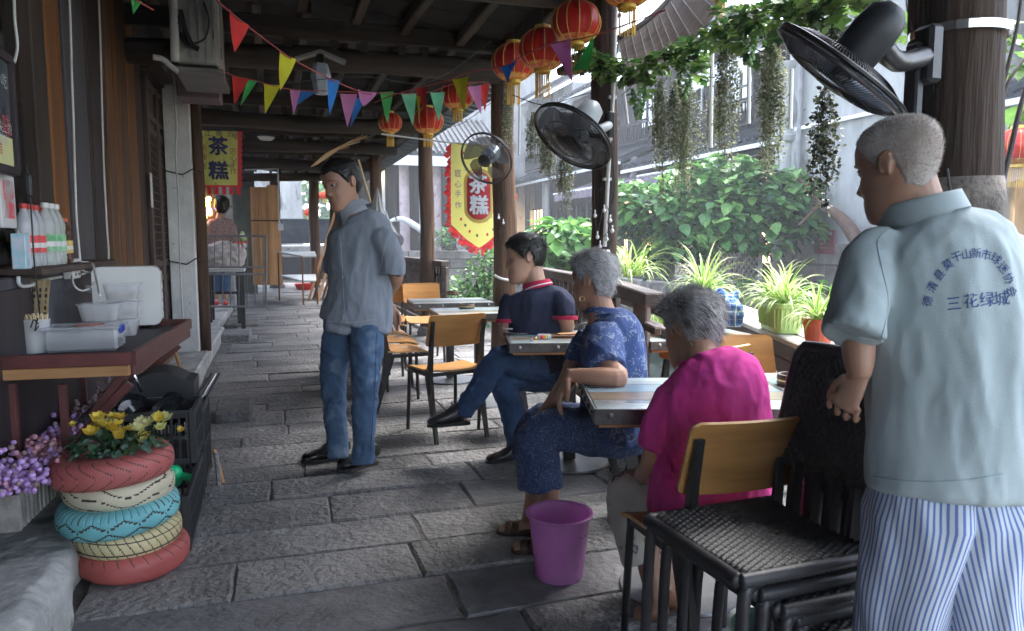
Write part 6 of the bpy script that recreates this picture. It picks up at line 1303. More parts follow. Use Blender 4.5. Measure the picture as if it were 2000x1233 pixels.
strands('hanging_vine', 'thickest hanging vine strand just left of the large fan', 1508, 60, 345, 3.0, 21, 1800, 5, .014); strands('hanging_vine', 'loose hanging vine with dark heart shaped leaves below the large fan', 1610, 175, 410, 2.5, 24, 420, 6, .02, 9, mats=[mat('dark heart leaf', (.05, .07, .04), (.02, .03, .02), rough=.5, bump=0), tiny[0]])
strands('hanging_vine', 'short dark vine tuft above the large fan motor', 1640, 10, 110, 2.5, 20, 240, 16, .018, 6, mats=[mat('dark heart leaf', (.06, .08, .045), rough=.5, bump=0), tiny[0]])
strands('hanging_vine', 'pale vine strand hanging left of the pale motor fan', 1042, 225, 320, 5.0, 12, 600, 7); strands('hanging_vine', 'pale vine strand below the smoked blade fan', 1070, 250, 360, 4.9, 16, 900, 8); strands('hanging_vine', 'pale vine strand nearest the conduit post under the fan', 1105, 300, 412, 4.8, 14, 700, 9); strands('hanging_vine', 'thin pale vine beside the brown post top', 992, 175, 300, 6.4, 9, 500, 10); strands('hanging_vine', 'faint vine strand between the white rods', 1392, 190, 300, 4.4, 12, 400, 11)
# white tubes hanging (unlit drip tubes)
for i, (x0, y0, x1, y1, Y, r_) in enumerate(((1391, 85, 1388, 285, 3.8, .012), (1463, 110, 1462, 238, 3.6, .011), (1546, 135, 1543, 248, 3.4, .012), (1218, 170, 1226, 238, 4.4, .008), (1272, 150, 1280, 290, 4.2, .008), (1015, 190, 1014, 300, 5.6, .008))):
    mb = MB(); mb.tube([PY(x0, y0, Y), PY(x1, y1, Y)], r_, 8); mb.tube([PY(x1, y1, Y), PY(x1, y1 + 4, Y)], r_ * 1.15, 8)
    tag(mb.build('meteor_tube', white_plastic, world=True, smooth=40), ('longest white hanging tube between two vine strands', 'white hanging tube under the grapes at the right', 'white hanging tube just below the large fan rim', 'thin short white tube beside the conduit post', 'thin white tube left of the vine pair', 'thin white tube beside the brown post')[i], 'light tube')
# bare woody climber at right edge, wires
cw = thing('bare_climber', 'bare dark woody climber stems at the right edge beyond the thick post', 'plant', PY(1945, 440, 2.3))
for pts, r_ in ((((1940, 470), (1938, 380), (1948, 270), (1955, 180), (1950, 90), (1965, -10)), .013), (((1945, 470), (1955, 370), (1972, 300), (1990, 220), (2010, 150)), .013), (((1935, 440), (1925, 390), (1905, 350)), .009), (((1958, 190), (1975, 150), (2005, 110)), .008), (((1950, 300), (1948, 250), (1940, 215), (1960, 160), (1985, 60), (1995, -10)), .01)):
    mb = MB(); q = catmull([PY(a, b, 2.25 + .01 * k) for k, (a, b) in enumerate(pts)], 5); mb.tube(q, [r_ * (1 - .4 * i / len(q)) for i in range(len(q))], 8); mb.build('stem', wood_dark, cw, world=True, smooth=True)
foliage(cw, [(PY(1975, 110, 2.4), (.05, .05, .08)), (PY(1960, 70, 2.4), (.04, .04, .05)), (PY(1995, 215, 2.4), (.02, .03, .03)), (PY(1800, 30, 2.6), (.03, .03, .04)), (PY(1765, 60, 2.4), (.03, .03, .02))], 40, .085, 1, 30, [leafs[0], ivy[1], leafs[0]], 44)
mb = MB()
for k in range(4): mb.tube(catmull([PY(x, y, 2.1) for x, y in ((1770 + 8 * k, -20), (1772 + 6 * k, 20), (1785 + 7 * k, 42), (1800, 48))], 4), .003, 5)
tag(mb.build('wire_coil', wire_black, world=True), 'loop of black wires hanging beside the thick post top', 'wires')
for i, pts in enumerate(([(1000, 185, 5), (1060, 205, 4.8), (1120, 190, 4.5), (1190, 160, 4.3), (1210, 60, 4.2)], [(740, 270, 8), (800, 272, 7.6), (870, 278, 7.4), (960, 290, 7)], [(870, 250, 8), (905, 240, 7.5), (960, 200, 7)], [(1140, 330, 4.3), (1160, 180, 4.3), (1205, 120, 4.2)], [(500, 170, 5.2), (700, 150, 5.2), (840, 160, 5.3), (960, 80, 5.5)])):
    mb = MB(); mb.tube(catmull([PY(*q) for q in pts], 6), .003, 5); tag(mb.build('wire', wire_black, world=True), ('slack dark wire from the brown post to the conduit post', 'wire running from the beam end to the banner', 'short wire above the banner by the brown post', 'dark twig like wire behind the pale motor fan', 'thin dark wire crossing under the log beam')[i], 'wire')
# ================= people =================
GAIN = 1.4
def skinm(n, c): return mat(n, c, tuple(v * .8 for v in c), rough=.5, sc=9, bump=.12, bsc=120, bdist=.002, sub=.12, rv=0)
skin_a = skinm('skin tan', (.31, .17, .115)); skin_b = skinm('skin light tan', (.4, .24, .17)); skin_c = skinm('skin brown', (.31, .17, .11)); skin_e = skinm('skin weathered', (.27, .15, .1))
def cloth(n, c, c2=None, **k):
    a = dict(rough=.85, sc=5, bump=.25, bsc=260, bdist=.002, rv=0); a.update(k); return mat(n, c, c2 or tuple(v * .85 for v in c), **a)
chambray = cloth('chambray', (.18, .2, .235), (.145, .165, .2)); navy_c = cloth('navy pique', (.012, .017, .045), (.009, .012, .032)); crimson = cloth('crimson knit', (.35, .01, .05)); magenta = cloth('magenta jersey', (.46, .03, .21), (.4, .025, .18)); pale_blue = cloth('pale blue pique', (.275, .325, .335), (.235, .285, .295)); maroon = cloth('maroon print', (.12, .05, .055), (.3, .2, .18), sc=60, lo=.5, hi=.6)
denim = cloth('denim', (.055, .105, .19), (.03, .06, .115), sc=7, spots=((.15, .22, .32), 6, .58)); denim_d = cloth('dark denim', (.035, .085, .19), (.018, .045, .11), sc=7, spots=((.12, .22, .38), 9, .64))
def print_mat(n, base, line, sc, th, wid, dist=1.5):
    m = cloth(n, base)
    def bld(N, L, vec, old):
        z = N.new('ShaderNodeTexNoise'); z.inputs['Scale'].default_value = sc; z.inputs['Detail'].default_value = 3; z.inputs['Distortion'].default_value = dist; L.new(vec, z.inputs['Vector'])
        r_ = N.new('ShaderNodeValToRGB'); e = r_.color_ramp.elements; e[0].position = th - wid; e[0].color = (0, 0, 0, 1); e[1].position = th; e[1].color = (1, 1, 1, 1); k = e.new(th + wid); k.color = (0, 0, 0, 1)
        L.new(z.outputs[0], r_.inputs[0]); x = N.new('ShaderNodeMixRGB'); x.inputs[2].default_value = (*line, 1); L.new(r_.outputs[0], x.inputs[0]); L.new(old, x.inputs[1]); return x.outputs[0]
    return overlay(m, bld)
blue_print = cloth('blue floral cotton', (.03, .06, .17), (.022, .045, .13), sc=5)
def _floral(N, L, vec, old):
    n1 = N.new('ShaderNodeTexNoise'); n1.inputs['Scale'].default_value = 95; n1.inputs['Detail'].default_value = 4; L.new(vec, n1.inputs['Vector']); n2 = N.new('ShaderNodeTexVoronoi'); n2.inputs['Scale'].default_value = 20; L.new(vec, n2.inputs['Vector'])
    a = N.new('ShaderNodeMath'); a.operation = 'SUBTRACT'; L.new(n1.outputs[0], a.inputs[0]); b = N.new('ShaderNodeMath'); b.operation = 'MULTIPLY'; b.inputs[1].default_value = .42; L.new(n2.outputs['Distance'], b.inputs[0]); L.new(b.outputs[0], a.inputs[1])
    r_ = N.new('ShaderNodeValToRGB'); r_.color_ramp.elements[0].position = .36; r_.color_ramp.elements[1].position = .43; L.new(a.outputs[0], r_.inputs[0]); x = N.new('ShaderNodeMixRGB'); x.inputs[2].default_value = (.2, .25, .36, 1); L.new(r_.outputs[0], x.inputs[0]); L.new(old, x.inputs[1]); return x.outputs[0]
overlay(blue_print, _floral)
squiggle = print_mat('navy squiggle cotton', (.018, .035, .1), (.16, .25, .4), 55, .5, .028); cream_fl = print_mat('cream flowered cotton', (.5, .47, .42), (.08, .06, .16), 9, .63, .05, .5)
leather = mat('black leather', (.012, .012, .013), rough=.3, bump=.1, bsc=80, rv=0, spec=.6); brown_l = mat('brown sandal', (.07, .04, .025), rough=.5, bump=.2, rv=0); sole = mat('rubber sole', (.02, .018, .018), rough=.7, bump=0)
hair_blk = mat('black hair', (.012, .011, .012), (.006, .006, .006), rough=.35, sc=30, bump=.3, bsc=120, rv=0); hair_gry = mat('grey hair', (.36, .36, .37), (.12, .12, .125), rough=.5, sc=28, bump=.3, bsc=120, rv=0); hair_salt = mat('salt and pepper hair', (.28, .27, .27), (.03, .03, .032), rough=.5, sc=14, bump=.3, bsc=120, rv=0); hair_wht = mat('white stubble', (.34, .31, .29), (.2, .16, .135), rough=.8, sc=10, bump=.3, bsc=200, rv=0)
hair_gl = mat('pale grey strands', (.5, .5, .5), rough=.4, bump=0, rv=0); eye_w = mat('eye white', (.3, .27, .25), rough=.2, bump=0, rv=0); iris = mat('dark iris', (.02, .012, .008), rough=.1, bump=0, rv=0); lip = mat('lips', (.3, .12, .09), rough=.45, bump=0, rv=0)
HZ = [-.122, -.112, -.09, -.06, -.03, 0, .03, .06, .085, .105, .116, .1195]
HW = [.014, .032, .047, .057, .064, .071, .074, .075, .069, .05, .026, .002]
HF = [.072, .087, .092, .090, .088, .087, .091, .09, .078, .055, .026, .0]
HB = [.035, .0, -.033, -.053, -.072, -.088, -.098, -.1, -.092, -.07, -.038, -.004]
def g2(x, s_): return math.exp(-x * x / (2 * s_ * s_))
def head_pt(th, z, feat=True):
    W_ = np.interp(z, HZ, HW); fy_ = np.interp(z, HZ, HF); by = np.interp(z, HZ, HB); m = (fy_ + by) / 2; h_ = (fy_ - by) / 2
    c_, s_ = math.cos(th), math.sin(th); e = .88; x = W_ * math.copysign(abs(s_) ** e, s_); y = m + h_ * math.copysign(abs(c_) ** e, c_)
    if feat and c_ > 0:
        zn = z
        nose = np.interp(zn, [-.046, -.04, -.028, .005, .022, .04], [0, .010, .019, .010, .004, 0]); y += nose * g2(x, .0095 + .007 * g2(zn + .03, .014))
        y += .008 * g2(zn + .032, .008) * g2(abs(x) - .013, .006)
        y -= .012 * g2(abs(x) - .031, .014) * g2(zn - .011, .010); y += .004 * g2(zn - .032, .008) * g2(abs(x) - .028, .018)
        y += .0055 * g2(x, .02) * (g2(zn + .061, .005) + g2(zn + .075, .006)) - .003 * g2(x, .024) * g2(zn + .068, .0025)
        y += .005 * g2(zn + .1, .012) * g2(x, .018) + .005 * g2(abs(x) - .042, .014) * g2(zn + .022, .014); y -= .0025 * g2(abs(x) - .03 - .12 * (-.04 - zn), .004) * g2(zn + .05, .016)
    return Vector((x, y, z))
class Head:
    def __init__(s, c, fwd, up_, sc=1.0):
        f = Vector(fwd).normalized(); r_ = f.cross(Vector(up_)).normalized(); u = r_.cross(f); s.m = Matrix((r_, f, u)).transposed(); s.c = Vector(c); s.sc = sc
    def w(s, p): return s.c + s.m @ (Vector(p) * s.sc)
    def add(s, mb):
        nu, nv = 96, 72
        mb.grid(lambda u, v: s.w(head_pt(2 * math.pi * u, HZ[0] + (HZ[-1] - HZ[0]) * (1 - math.cos(math.pi * v)) / 2)), nu, nv, closeu=True)
        # close the ends
        mb.ball(s.w((0, .05, -.105)), [.02 * s.sc] * 3, 10)
        for sx in (-1, 1):
            R2 = s.m @ Matrix.Rotation(R(-14), 3, 'X') @ Matrix.Rotation(R(sx * 22), 3, 'Z')
            mb.ball(s.w((sx * .077, -.008, .003)), Vector((.006, .015, .028)) * s.sc, 14, R2)
            ring = [s.w((sx * (.081 + .003 * math.cos(t)), -.011 + .014 * math.cos(t) - .004 * math.sin(t), .005 + .026 * math.sin(t))) for t in np.linspace(-1.2, 3.9, 14)]
            mb.tube(ring, .0035 * s.sc, 6)
    def features(s, root, brow=None, smile=0):
        for sx in (-1, 1):
            c = s.w((sx * .031, .0712, .0095)); mb = MB(); mb.ball(c, .0105 * s.sc, 12); e = mb.build('eye', eye_w, root, world=True, smooth=True); mb = MB(); mb.ball(s.w((sx * .031, .0762, .0092)), .0066 * s.sc, 10); mb.build('iris', iris, e, world=True, smooth=True)
            mb = MB(); mb.tube([s.w((sx * (.016 + .008 * i), .086 - .0022 * i * i * .5, .0155 + .002 * math.sin(i * .8))) for i in range(5)], [.002 * s.sc, .0034 * s.sc, .0036 * s.sc, .003 * s.sc, .0015 * s.sc], 6); mb.build('eyelid', root['skin'] if 0 else SK[0], root, world=True, smooth=True)
            if brow: mb = MB(); mb.tube([s.w((sx * (.014 + .009 * i), .0935 - .0016 * i * i, .031 + .0022 * math.sin(i * .8))) for i in range(5)], [(.002 * s.sc, .0012)] + [(.0034 * s.sc, .0018)] * 3 + [(.001, .001)], 6, side=None); mb.build('eyebrow', brow, root, world=True, smooth=True)
        mb = MB(); mb.tube([s.w((x, head_pt(math.asin(max(-1, min(1, x / .06))), -.068).y + .002, -.0675 + .0025 * smile * (x / .02) ** 2)) for x in (-.022, -.014, -.006, 0, .006, .014, .022)], [.0006, .0022, .0028, .0026, .0028, .0022, .0006], 6); mb.build('lips', lip, root, world=True, smooth=True)
    def hair(s, root, m, line, thick, amp, n, ln, comb=(0, -1, -.3), strand_m=None, seed=0, lift=.5, wid=.0011):
        rnd = random.Random(seed)
        def hl(th): a = abs((th + math.pi) % (2 * math.pi) - math.pi); return np.interp(a, [0, .55, .95, 1.3, 1.42, 1.62, 1.8, 2.2, math.pi], line)
        ctr = Vector((0, -.01, .01))
        def hp(u, v, ex=0):
            th = 2 * math.pi * u; z = -.095 + (.1195 + .095) * math.sin(v * math.pi / 2); p = head_pt(th, z, False); o_ = (p - ctr).normalized(); d = z - hl(th); k = max(-1, min(1, d / .018)); t_ = thick * (k if k > 0 else 0) ** .6 - (.006 if k <= 0 else 0)
            if k > 0: t_ += amp * noise.noise(Vector((p.x * 26 + seed, p.y * 26, p.z * 14))) * k + amp * .5 * noise.noise(p * 80)
            return s.w(p + o_ * (t_ + ex)), o_, k
        mb = MB(); mb.grid(lambda u, v: hp(u, v)[0], 110, 60, closeu=True); o = mb.build('hair', m, root, world=True, smooth=True)
        st = MB(); cb = s.m @ Vector(comb).normalized()
        for i in range(n):
            u, v = rnd.random(), rnd.random() ** .8; p, o_, k = hp(u, v)
            if k <= .05: continue
            nn = s.m @ o_; tg = cb - nn * cb.dot(nn); swirl = Vector([rnd.uniform(-.16, .16) for _ in range(3)]); d1 = (tg * (1 - lift) + nn * lift + swirl).normalized(); l = ln * rnd.uniform(.5, 1.3) * s.sc * (.4 + .6 * k); q1 = p + d1 * l * .5; q2 = q1 + (d1 * .7 + tg * .5 - nn * .25).normalized() * l * .5
            sd = d1.cross(nn); sd = sd.normalized() * wid if sd.length > .01 else RT * wid; st.cur = 1 if rnd.random() < .45 else 0
            st.add([p - nn * .003 - sd, p - nn * .003 + sd, q1 + sd * .8, q1 - sd * .8, q2], [(0, 1, 2, 3), (3, 2, 4)])
        if st.v: st.build('strands', [m, strand_m or m], o, world=True, smooth=True)
        return o
def hand(mb, wrist, d, nrm, sc=1.0, curl=.35, thumb=1, spread=.12):
    """d: wrist to knuckles; nrm: back of the hand; thumb: side sign"""
    d = Vector(d).normalized(); nrm = Vector(nrm); nrm = (nrm - d * nrm.dot(d)).normalized(); sd = d.cross(nrm); w = Vector(wrist); k = w + d * .085 * sc
    mb.tube([w - d * .02, w, w + d * .04 * sc, k - d * .01, k + d * .006], [(.024 * sc, .02 * sc), (.026 * sc, .018 * sc), (.036 * sc, .016 * sc), (.04 * sc, .014 * sc), (.034 * sc, .009 * sc)], 14, side=sd)
    for i, (o_, l) in enumerate(((-.034, .062), (-.012, .078), (.011, .082), (.033, .07))):
        o_ *= thumb * -1; b = k + sd * o_ * sc - d * .012; dd = (d + sd * (o_ * spread * 30 * .1)).normalized(); pts = [b]; a = 0; p = b
        for j, f in enumerate((.45, .32, .25)):
            a += curl * (1.0 if j else .6) * (1 + .08 * i); dr = dd * math.cos(a) - nrm * math.sin(a); p = p + dr * l * f * 1.15 * sc; pts.append(p)
        r_ = .0092 * sc; mb.tube([pts[0], pts[0].lerp(pts[1], .5), pts[1], pts[1].lerp(pts[2], .5), pts[2], pts[2].lerp(pts[3], .6), pts[3]], [r_, r_, r_ * 1.05, r_ * .92, r_ * .95, r_ * .82, r_ * .55], 8)
    tb = w + d * .022 * sc + sd * (.03 * thumb) * sc; t1 = tb + (d * .85 + sd * .42 * thumb - nrm * .4).normalized() * .036 * sc; t2 = t1 + (d * .95 + sd * .05 * thumb - nrm * .35).normalized() * .032 * sc; t3 = t2 + (d - nrm * .5).normalized() * .02 * sc
    mb.tube([tb - sd * .012 * thumb, tb, t1, t2, t3], [.015 * sc, .0135 * sc, .0115 * sc, .0105 * sc, .006 * sc], 8)
def shoe(root, heel, toe, up_=Vector((0, 0, 1)), w_=.048, h_=.07, m=leather, name='shoe', lace=True):
    heel = Vector(heel); toe = Vector(toe); d = (toe - heel); L_ = d.length; d.normalize(); up_ = (up_ - d * up_.dot(d)).normalized(); sd = d.cross(up_); mb = MB(); pts, rad = [], []
    for t_, w2, h2 in ((0, .5, .55), (.03, .75, .85), (.12, .86, 1.05), (.28, .86, 1.0), (.42, .85, .8), (.55, .95, .62), (.7, 1.02, .5), (.84, .95, .42), (.94, .72, .34), (1, .35, .2)): pts.append(heel + d * L_ * t_ + up_ * (h_ * h2 * .5 + .012)); rad.append((w_ * w2, h_ * h2 * .5))
    mb.tube(pts, rad, 20, side=sd, sq=.12); o = mb.build(name, m, root, world=True, smooth=True)
    mb = MB(); out_ = [(t_, w2) for t_, w2 in ((-.01, .5), (.05, .85), (.2, .88), (.4, .82), (.6, 1.0), (.8, .98), (.95, .7), (1.02, .3))]; poly = [heel + d * L_ * t_ + sd * w_ * w2 for t_, w2 in out_] + [heel + d * L_ * t_ - sd * w_ * w2 for t_, w2 in reversed(out_)]; mb.prism(poly, up_ * .016); mb.build('sole', sole, o, world=True)
    if lace:
        mb = MB()
        for i in range(4): c = heel + d * L_ * (.36 + .06 * i) + up_ * (h_ * (1.0 - .12 * i) * .93 + .01); mb.tube([c - sd * .017, c + up_ * .003, c + sd * .017], .0022, 5)
        mb.build('laces', wire_black, o, world=True)
    return o
def open_ends(me, ends):
    import bmesh
    bm = bmesh.new(); bm.from_mesh(me); kill = []
    for f in bm.faces:
        c = f.calc_center_median()
        for (p, d, r_) in ends:
            q = c - p
            if q.length < r_ and q.dot(d) > -.012 and f.normal.dot(d) > .62: kill.append(f); break
    bmesh.ops.delete(bm, geom=kill, context='FACES'); bm.to_mesh(me); bm.free(); me.update()
def rem(mb, name, m, root, vox, sm=2, fold=None, ends=()):
    me = remesh(mb, vox, sm, name)
    if fold:
        for f in fold: folds(me, *f)
    if 0: open_ends(me, [(Vector(a), Vector(b).normalized(), c) for a, b, c in ends])
    L_ = root.location; n = len(me.vertices); co = np.empty(n * 3, 'f'); me.vertices.foreach_get('co', co); co = co.reshape(-1, 3); co -= np.array(L_, 'f'); me.vertices.foreach_set('co', co.ravel()); me.update()
    return obj(name, me, m, root)
def collar(root, c, up_, fwd, r_, h_, m, name='collar', gap=.35, drop=.6, flare=1.25, extra=None):
    up_ = Vector(up_).normalized(); f = Vector(fwd); f = (f - up_ * f.dot(up_)).normalized(); s_ = f.cross(up_); c = Vector(c)
    def fn(u, v):
        a = gap + (2 * math.pi - 2 * gap) * u; e = abs(u - .5) * 2; rr, zz = (np.interp(v, [0, .4, .5, 1], [r_, r_ * .97, r_ * 1.05, r_ * flare]), np.interp(v, [0, .4, .5, 1], [-.01, h_, h_ * 1.0, h_ * (.25 - drop * e ** 4)])); return c + f * math.cos(a) * rr * 1.08 + s_ * math.sin(a) * rr + up_ * zz
    mb = MB(); mb.grid(fn, 40, 10); o = mb.build(name, m, root, world=True, smooth=True)
    if extra:
        mb = MB(); mb.grid(lambda u, v: fn(u, .8 + .08 * v) + (fn(u, .85) - c).normalized() * .0022, 40, 2); mb.build('collar_stripe', extra, o, world=True, smooth=True)
    return o
def person(lab, loc): return thing('person', lab, 'person', loc)
SK = [None]
# ---------- A: man standing in the blue grey shirt ----------
D = 4.2
def p(x, y, dd=0.): return PD(x, y, D + dd)
foot = PZ(665, 905, 0); A_ = person('man in a blue grey short sleeved shirt and jeans standing with hands behind his back', foot); SK[0] = skin_a
hd = Head(p(668, 363, -.06), -RT * .62 - FW * .76 - UP * .3, UP - RT * .2 - FW * .1, 1.13)
mb = MB(); hd.add(mb); mb.tube(catmull([p(676, 372, -.03), p(684, 402, -.02), p(698, 436, 0)]), [.058] * 4 + [.062] * 5, 18)
mb.tube([p(700, 430), p(702, 480), p(700, 560), p(692, 620)], [(.1, .07), (.15, .09), (.14, .09), (.14, .09)], 16, side=RT)
mb.tube(catmull([p(752, 458, -.06), p(765, 505, -.06), p(772, 541, -.03), p(757, 572, .1), p(738, 600, .19)]), [.05] * 5 + [.047, .046, .047, .046, .045, .042, .038, .036, .033, .032, .03, .028], 14)
hand(mb, p(738, 600, .19), -RT * .2 - UP * .9, FW, 1.05, .5, -1); hand(mb, p(765, 602, .17), RT * .05 - UP, FW, 1.05, .5, 1)
mb.tube([p(660, 460, .12), p(650, 520, .18), p(690, 580, .24), p(765, 600, .18)], [.045, .042, .036, .028], 12)
for hx, kx, ax, dd in ((664, 655, 657, .1), (716, 712, 709, -.06)): mb.tube([p(kx, 720, dd), p(kx, 760, dd), p(ax, 892, dd * .4)], [.05, .045, .033], 12)
rem(mb, 'body', skin_a, A_, .0045, 2); hd.features(A_, hair_blk, 1)
hd.hair(A_, hair_blk, [.066, .074, .055, .015, .0, .036, .0, -.045, -.062], .014, .003, 3200, .03, (.35, -1, -.1), seed=3, lift=.15, wid=.0013)
mb = MB(); mb.tube(catmull([p(694, 422), p(702, 444), p(706, 480), p(707, 520), p(705, 570), p(698, 610), p(692, 636)], 3), [(.075, .07)] * 1 + [(.11, .085), (.15, .1), (.175, .115), (.185, .12), (.19, .125), (.192, .127), (.19, .128), (.187, .128), (.184, .128), (.182, .13), (.182, .132), (.184, .134), (.188, .135), (.194, .136), (.198, .137), (.2, .137), (.202, .138), (.202, .138)], 28, side=RT)
mb.tube(catmull([p(735, 462, -.04), p(752, 478, -.07), p(762, 510, -.06), p(763, 536, -.05)], 3), [.066, .07, .073, .074, .074, .074, .075, .076, .077, .078], 18)
mb.tube(catmull([p(668, 462, .08), p(660, 480, .13), p(655, 530, .2)], 3), [.066, .068, .07, .07, .071, .072, .073], 16)
mb.tube([p(667, 618, -.09), p(660, 650, -.1)], [(.09, .03), (.062, .022)], 14, side=RT)
SHIRT_A = rem(mb, 'shirt', chambray, A_, .0085, 3, [(.012, (6, 6, 2.4), 1), (.004, (16, 16, 6), 5)], [(p(692, 636), -UP, .26), (p(763, 536, -.05), p(763, 536) - p(762, 510), .095), (p(655, 530, .2), -UP, .09)])
collar(A_, p(691, 420, -.01), UP * .88 - RT * .42, -RT * .8 - FW * .6,   .08, .058, cloth('light chambray', (.27, .3, .34)), gap=.32, drop=1.3, flare=1.42)
for i in range(6): c = p(667 + 1.2 * i - (i > 3) * 1.5 * (i - 3), 478 + 32 * i, -.128 - .004 * i); mb = MB(); m_ = Matrix((RT, UP, -FW)).transposed(); mb.lathe([(0, .002), (.0052, .002), (.0056, 0)], c, 10, m_); mb.build('shirt_button', eye_w, A_, world=True)
mb = MB(); mb.tube(catmull([p(690, 622), p(690, 640)], 3), [(.17, .12)] * 4, 24, side=RT)
mb.tube(catmull([p(666, 640, .06), p(655, 700, .1), p(652, 760, .1), p(655, 820, .07), p(660, 895, .04)], 3), [.095, .093, .089, .085, .08, .075, .071, .068, .066, .064, .062, .061, .061], 20)
mb.tube(catmull([p(716, 640, -.03), p(716, 700, -.05), p(713, 762, -.07), p(711, 820, -.06), p(709, 905, -.03)], 3), [.098, .095, .092, .088, .083, .078, .073, .07, .068, .065, .063, .062, .062], 20)
JEANS_A = rem(mb, 'jeans', denim, A_, .0085, 2, [(.008, (8, 8, 7), 2), (.004, (18, 18, 22), 8)], [(p(658, 884, .04), -UP, .08), (p(709, 890, -.03), -UP, .08)])
shoe(A_, PZ(676, 893, 0), PZ(590, 905, 0), w_=.056, h_=.115); shoe(A_, PZ(733, 903, 0) , PZ(662, 921, 0), w_=.058, h_=.118)
cig = MB(); cig.tube([p(766, 634, .14), p(771, 646, .13)], .0045, 6); tag(cig.build('cigarette', white_plastic, world=True), 'white cigarette between the fingers behind the standing man', 'cigarette')
def seam(root, target, pts, m, r_=.0013, name='seam'):
    L_ = root.location; t = BVHTree.FromPolygons([v.co + L_ for v in target.data.vertices], [tuple(q.vertices) for q in target.data.polygons]); out_ = []
    for q in catmull([PD(x, y, 1.0) for x, y in pts], 8):
        d = (q - CO).normalized(); h_, n, i, dd = t.ray_cast(CO, d)
        if h_: out_.append(h_ - d * .0008)
    if len(out_) > 2: mb = MB(); mb.tube(out_, r_, 5); mb.build(name, m, root, world=True)
SEAM_A = cloth('chambray seam', (.25, .28, .32)); SEAM_D = cloth('denim seam', (.03, .055, .11))
seam(A_, SHIRT_A, [(662, 452), (667, 500), (670, 560), (672, 610), (664, 645)], SEAM_A, .0016, 'placket'); seam(A_, SHIRT_A, [(700, 432), (735, 440), (752, 462), (748, 500), (742, 530)], SEAM_A, .0016); seam(A_, SHIRT_A, [(737, 531), (760, 538), (783, 532)], SEAM_A, .0014, 'cuff_seam')
seam(A_, SHIRT_A, [(640, 628), (690, 630), (740, 622), (755, 612)], SEAM_A, .0014, 'hem_seam'); seam(A_, JEANS_A, [(735, 650), (733, 740), (728, 820), (724, 880)], SEAM_D, .002); seam(A_, JEANS_A, [(690, 650), (684, 690), (680, 740)], SEAM_D, .002)
# ---------- B: man in navy polo ----------
D = 4.5; B2_ = person('man in a navy polo with crimson collar sitting with one leg crossed over the other', PZ(1040, 890, 0)); SK[0] = skin_b
hd = Head(p(1026, 507), -RT * .97 - FW * .12 - UP * .1, UP - RT * .05, 1.2)
mb = MB(); hd.add(mb); mb.tube([p(1038, 515), p(1044, 545), p(1050, 575)], [.062, .064, .075], 18); mb.tube([p(1050, 575), p(1052, 640), p(1065, 720)], [(.14, .08), (.15, .09), (.14, .1)], 16, side=RT)
mb.tube(catmull([p(1098, 588, -.08), p(1104, 620, -.1), p(1106, 642, -.08), p(1080, 652, -.03), p(1052, 660, .0)]), [.05] * 5 + [.048, .047, .046, .045, .043, .042, .04, .037, .034, .032, .03, .028], 14); hand(mb, p(1052, 660, .0), -RT - UP * .4, UP, 1.0, .4, 1)
mb.tube(catmull([p(1000, 592, .0), p(992, 630, .0), p(990, 648, -.0), p(1003, 655, .02), p(1020, 660, .05)]), [.05] * 5 + [.046, .045, .044, .044, .042, .04, .038, .036, .034, .032, .03, .028], 14); hand(mb, p(1020, 660, .05), RT * .8 - UP * .2, UP, 1.0, .4, -1)
mb.tube([p(905, 800, -.15), p(900, 818, -.15)], [.04, .04], 12); mb.tube([p(1010, 860, -.02), p(1008, 885, -.02)], [.036, .036], 12)
rem(mb, 'body', skin_b, B2_, .0062, 2); hd.features(B2_, hair_blk)
hd.hair(B2_, hair_blk, [.06, .062, .045, .01, -.005, .034, .0, -.04, -.055], .016, .003, 3600, .03, (.1, .8, -.5), seed=6, lift=.15, wid=.0014)
mb = MB(); mb.tube(catmull([p(1048, 562), p(1050, 574), p(1051, 592), p(1052, 620), p(1054, 655), p(1062, 700), p(1070, 728)], 3), [(.085, .08), (.12, .09), (.15, .1), (.175, .115), (.19, .12), (.2, .125), (.205, .13), (.205, .13), (.2, .13), (.198, .13), (.195, .13), (.193, .13), (.19, .13), (.188, .135), (.185, .14), (.183, .145), (.18, .15), (.18, .15), (.18, .15)], 28, side=RT)
mb.tube(catmull([p(1088, 582, -.04), p(1099, 598, -.08), p(1103, 622, -.1)], 3), [.07, .073, .075, .075, .074, .073, .072], 18); mb.tube(catmull([p(1005, 582, .0), p(998, 600, .0), p(993, 628, .0)], 3), [.068, .07, .072, .072, .071, .07, .07], 18)
rem(mb, 'polo_shirt', navy_c, B2_, .009, 3, [(.008, (9, 9, 4), 3)], [(p(1103, 622, -.1), -UP, .09), (p(993, 628, 0), -UP, .085)])
for (c, r_) in ((p(1103, 621, -.1), .0735), (p(993, 627, 0), .071)): m_ = Matrix((RT, FW, UP)).transposed(); mb = MB(); mb.lathe([(r_ - .003, -.012), (r_ + .003, -.012), (r_ + .004, .01), (r_ - .002, .012)], c, 28, m_); mb.build('sleeve_band', crimson, B2_, world=True, smooth=40)
collar(B2_, p(1049, 566), UP - RT * .2, -RT, .078, .05, crimson, gap=.45, drop=.7, flare=1.22, extra=paint_white)
mb = MB(); mb.tube([p(997, 641, -.03) + Vector((.047 * math.cos(t), .047 * math.sin(t), .0)) for t in np.linspace(0, 6.0, 20)], .005, 6); mb.build('bracelet', white_plastic, B2_, world=True)
mb = MB(); mb.tube(catmull([p(1095, 722, 0), p(1035, 712, -.1), p(976, 702, -.18), p(940, 752, -.18), p(903, 808, -.15)], 3), [.11, .107, .103, .098, .09, .083, .078, .074, .072, .069, .065, .062, .06], 20)
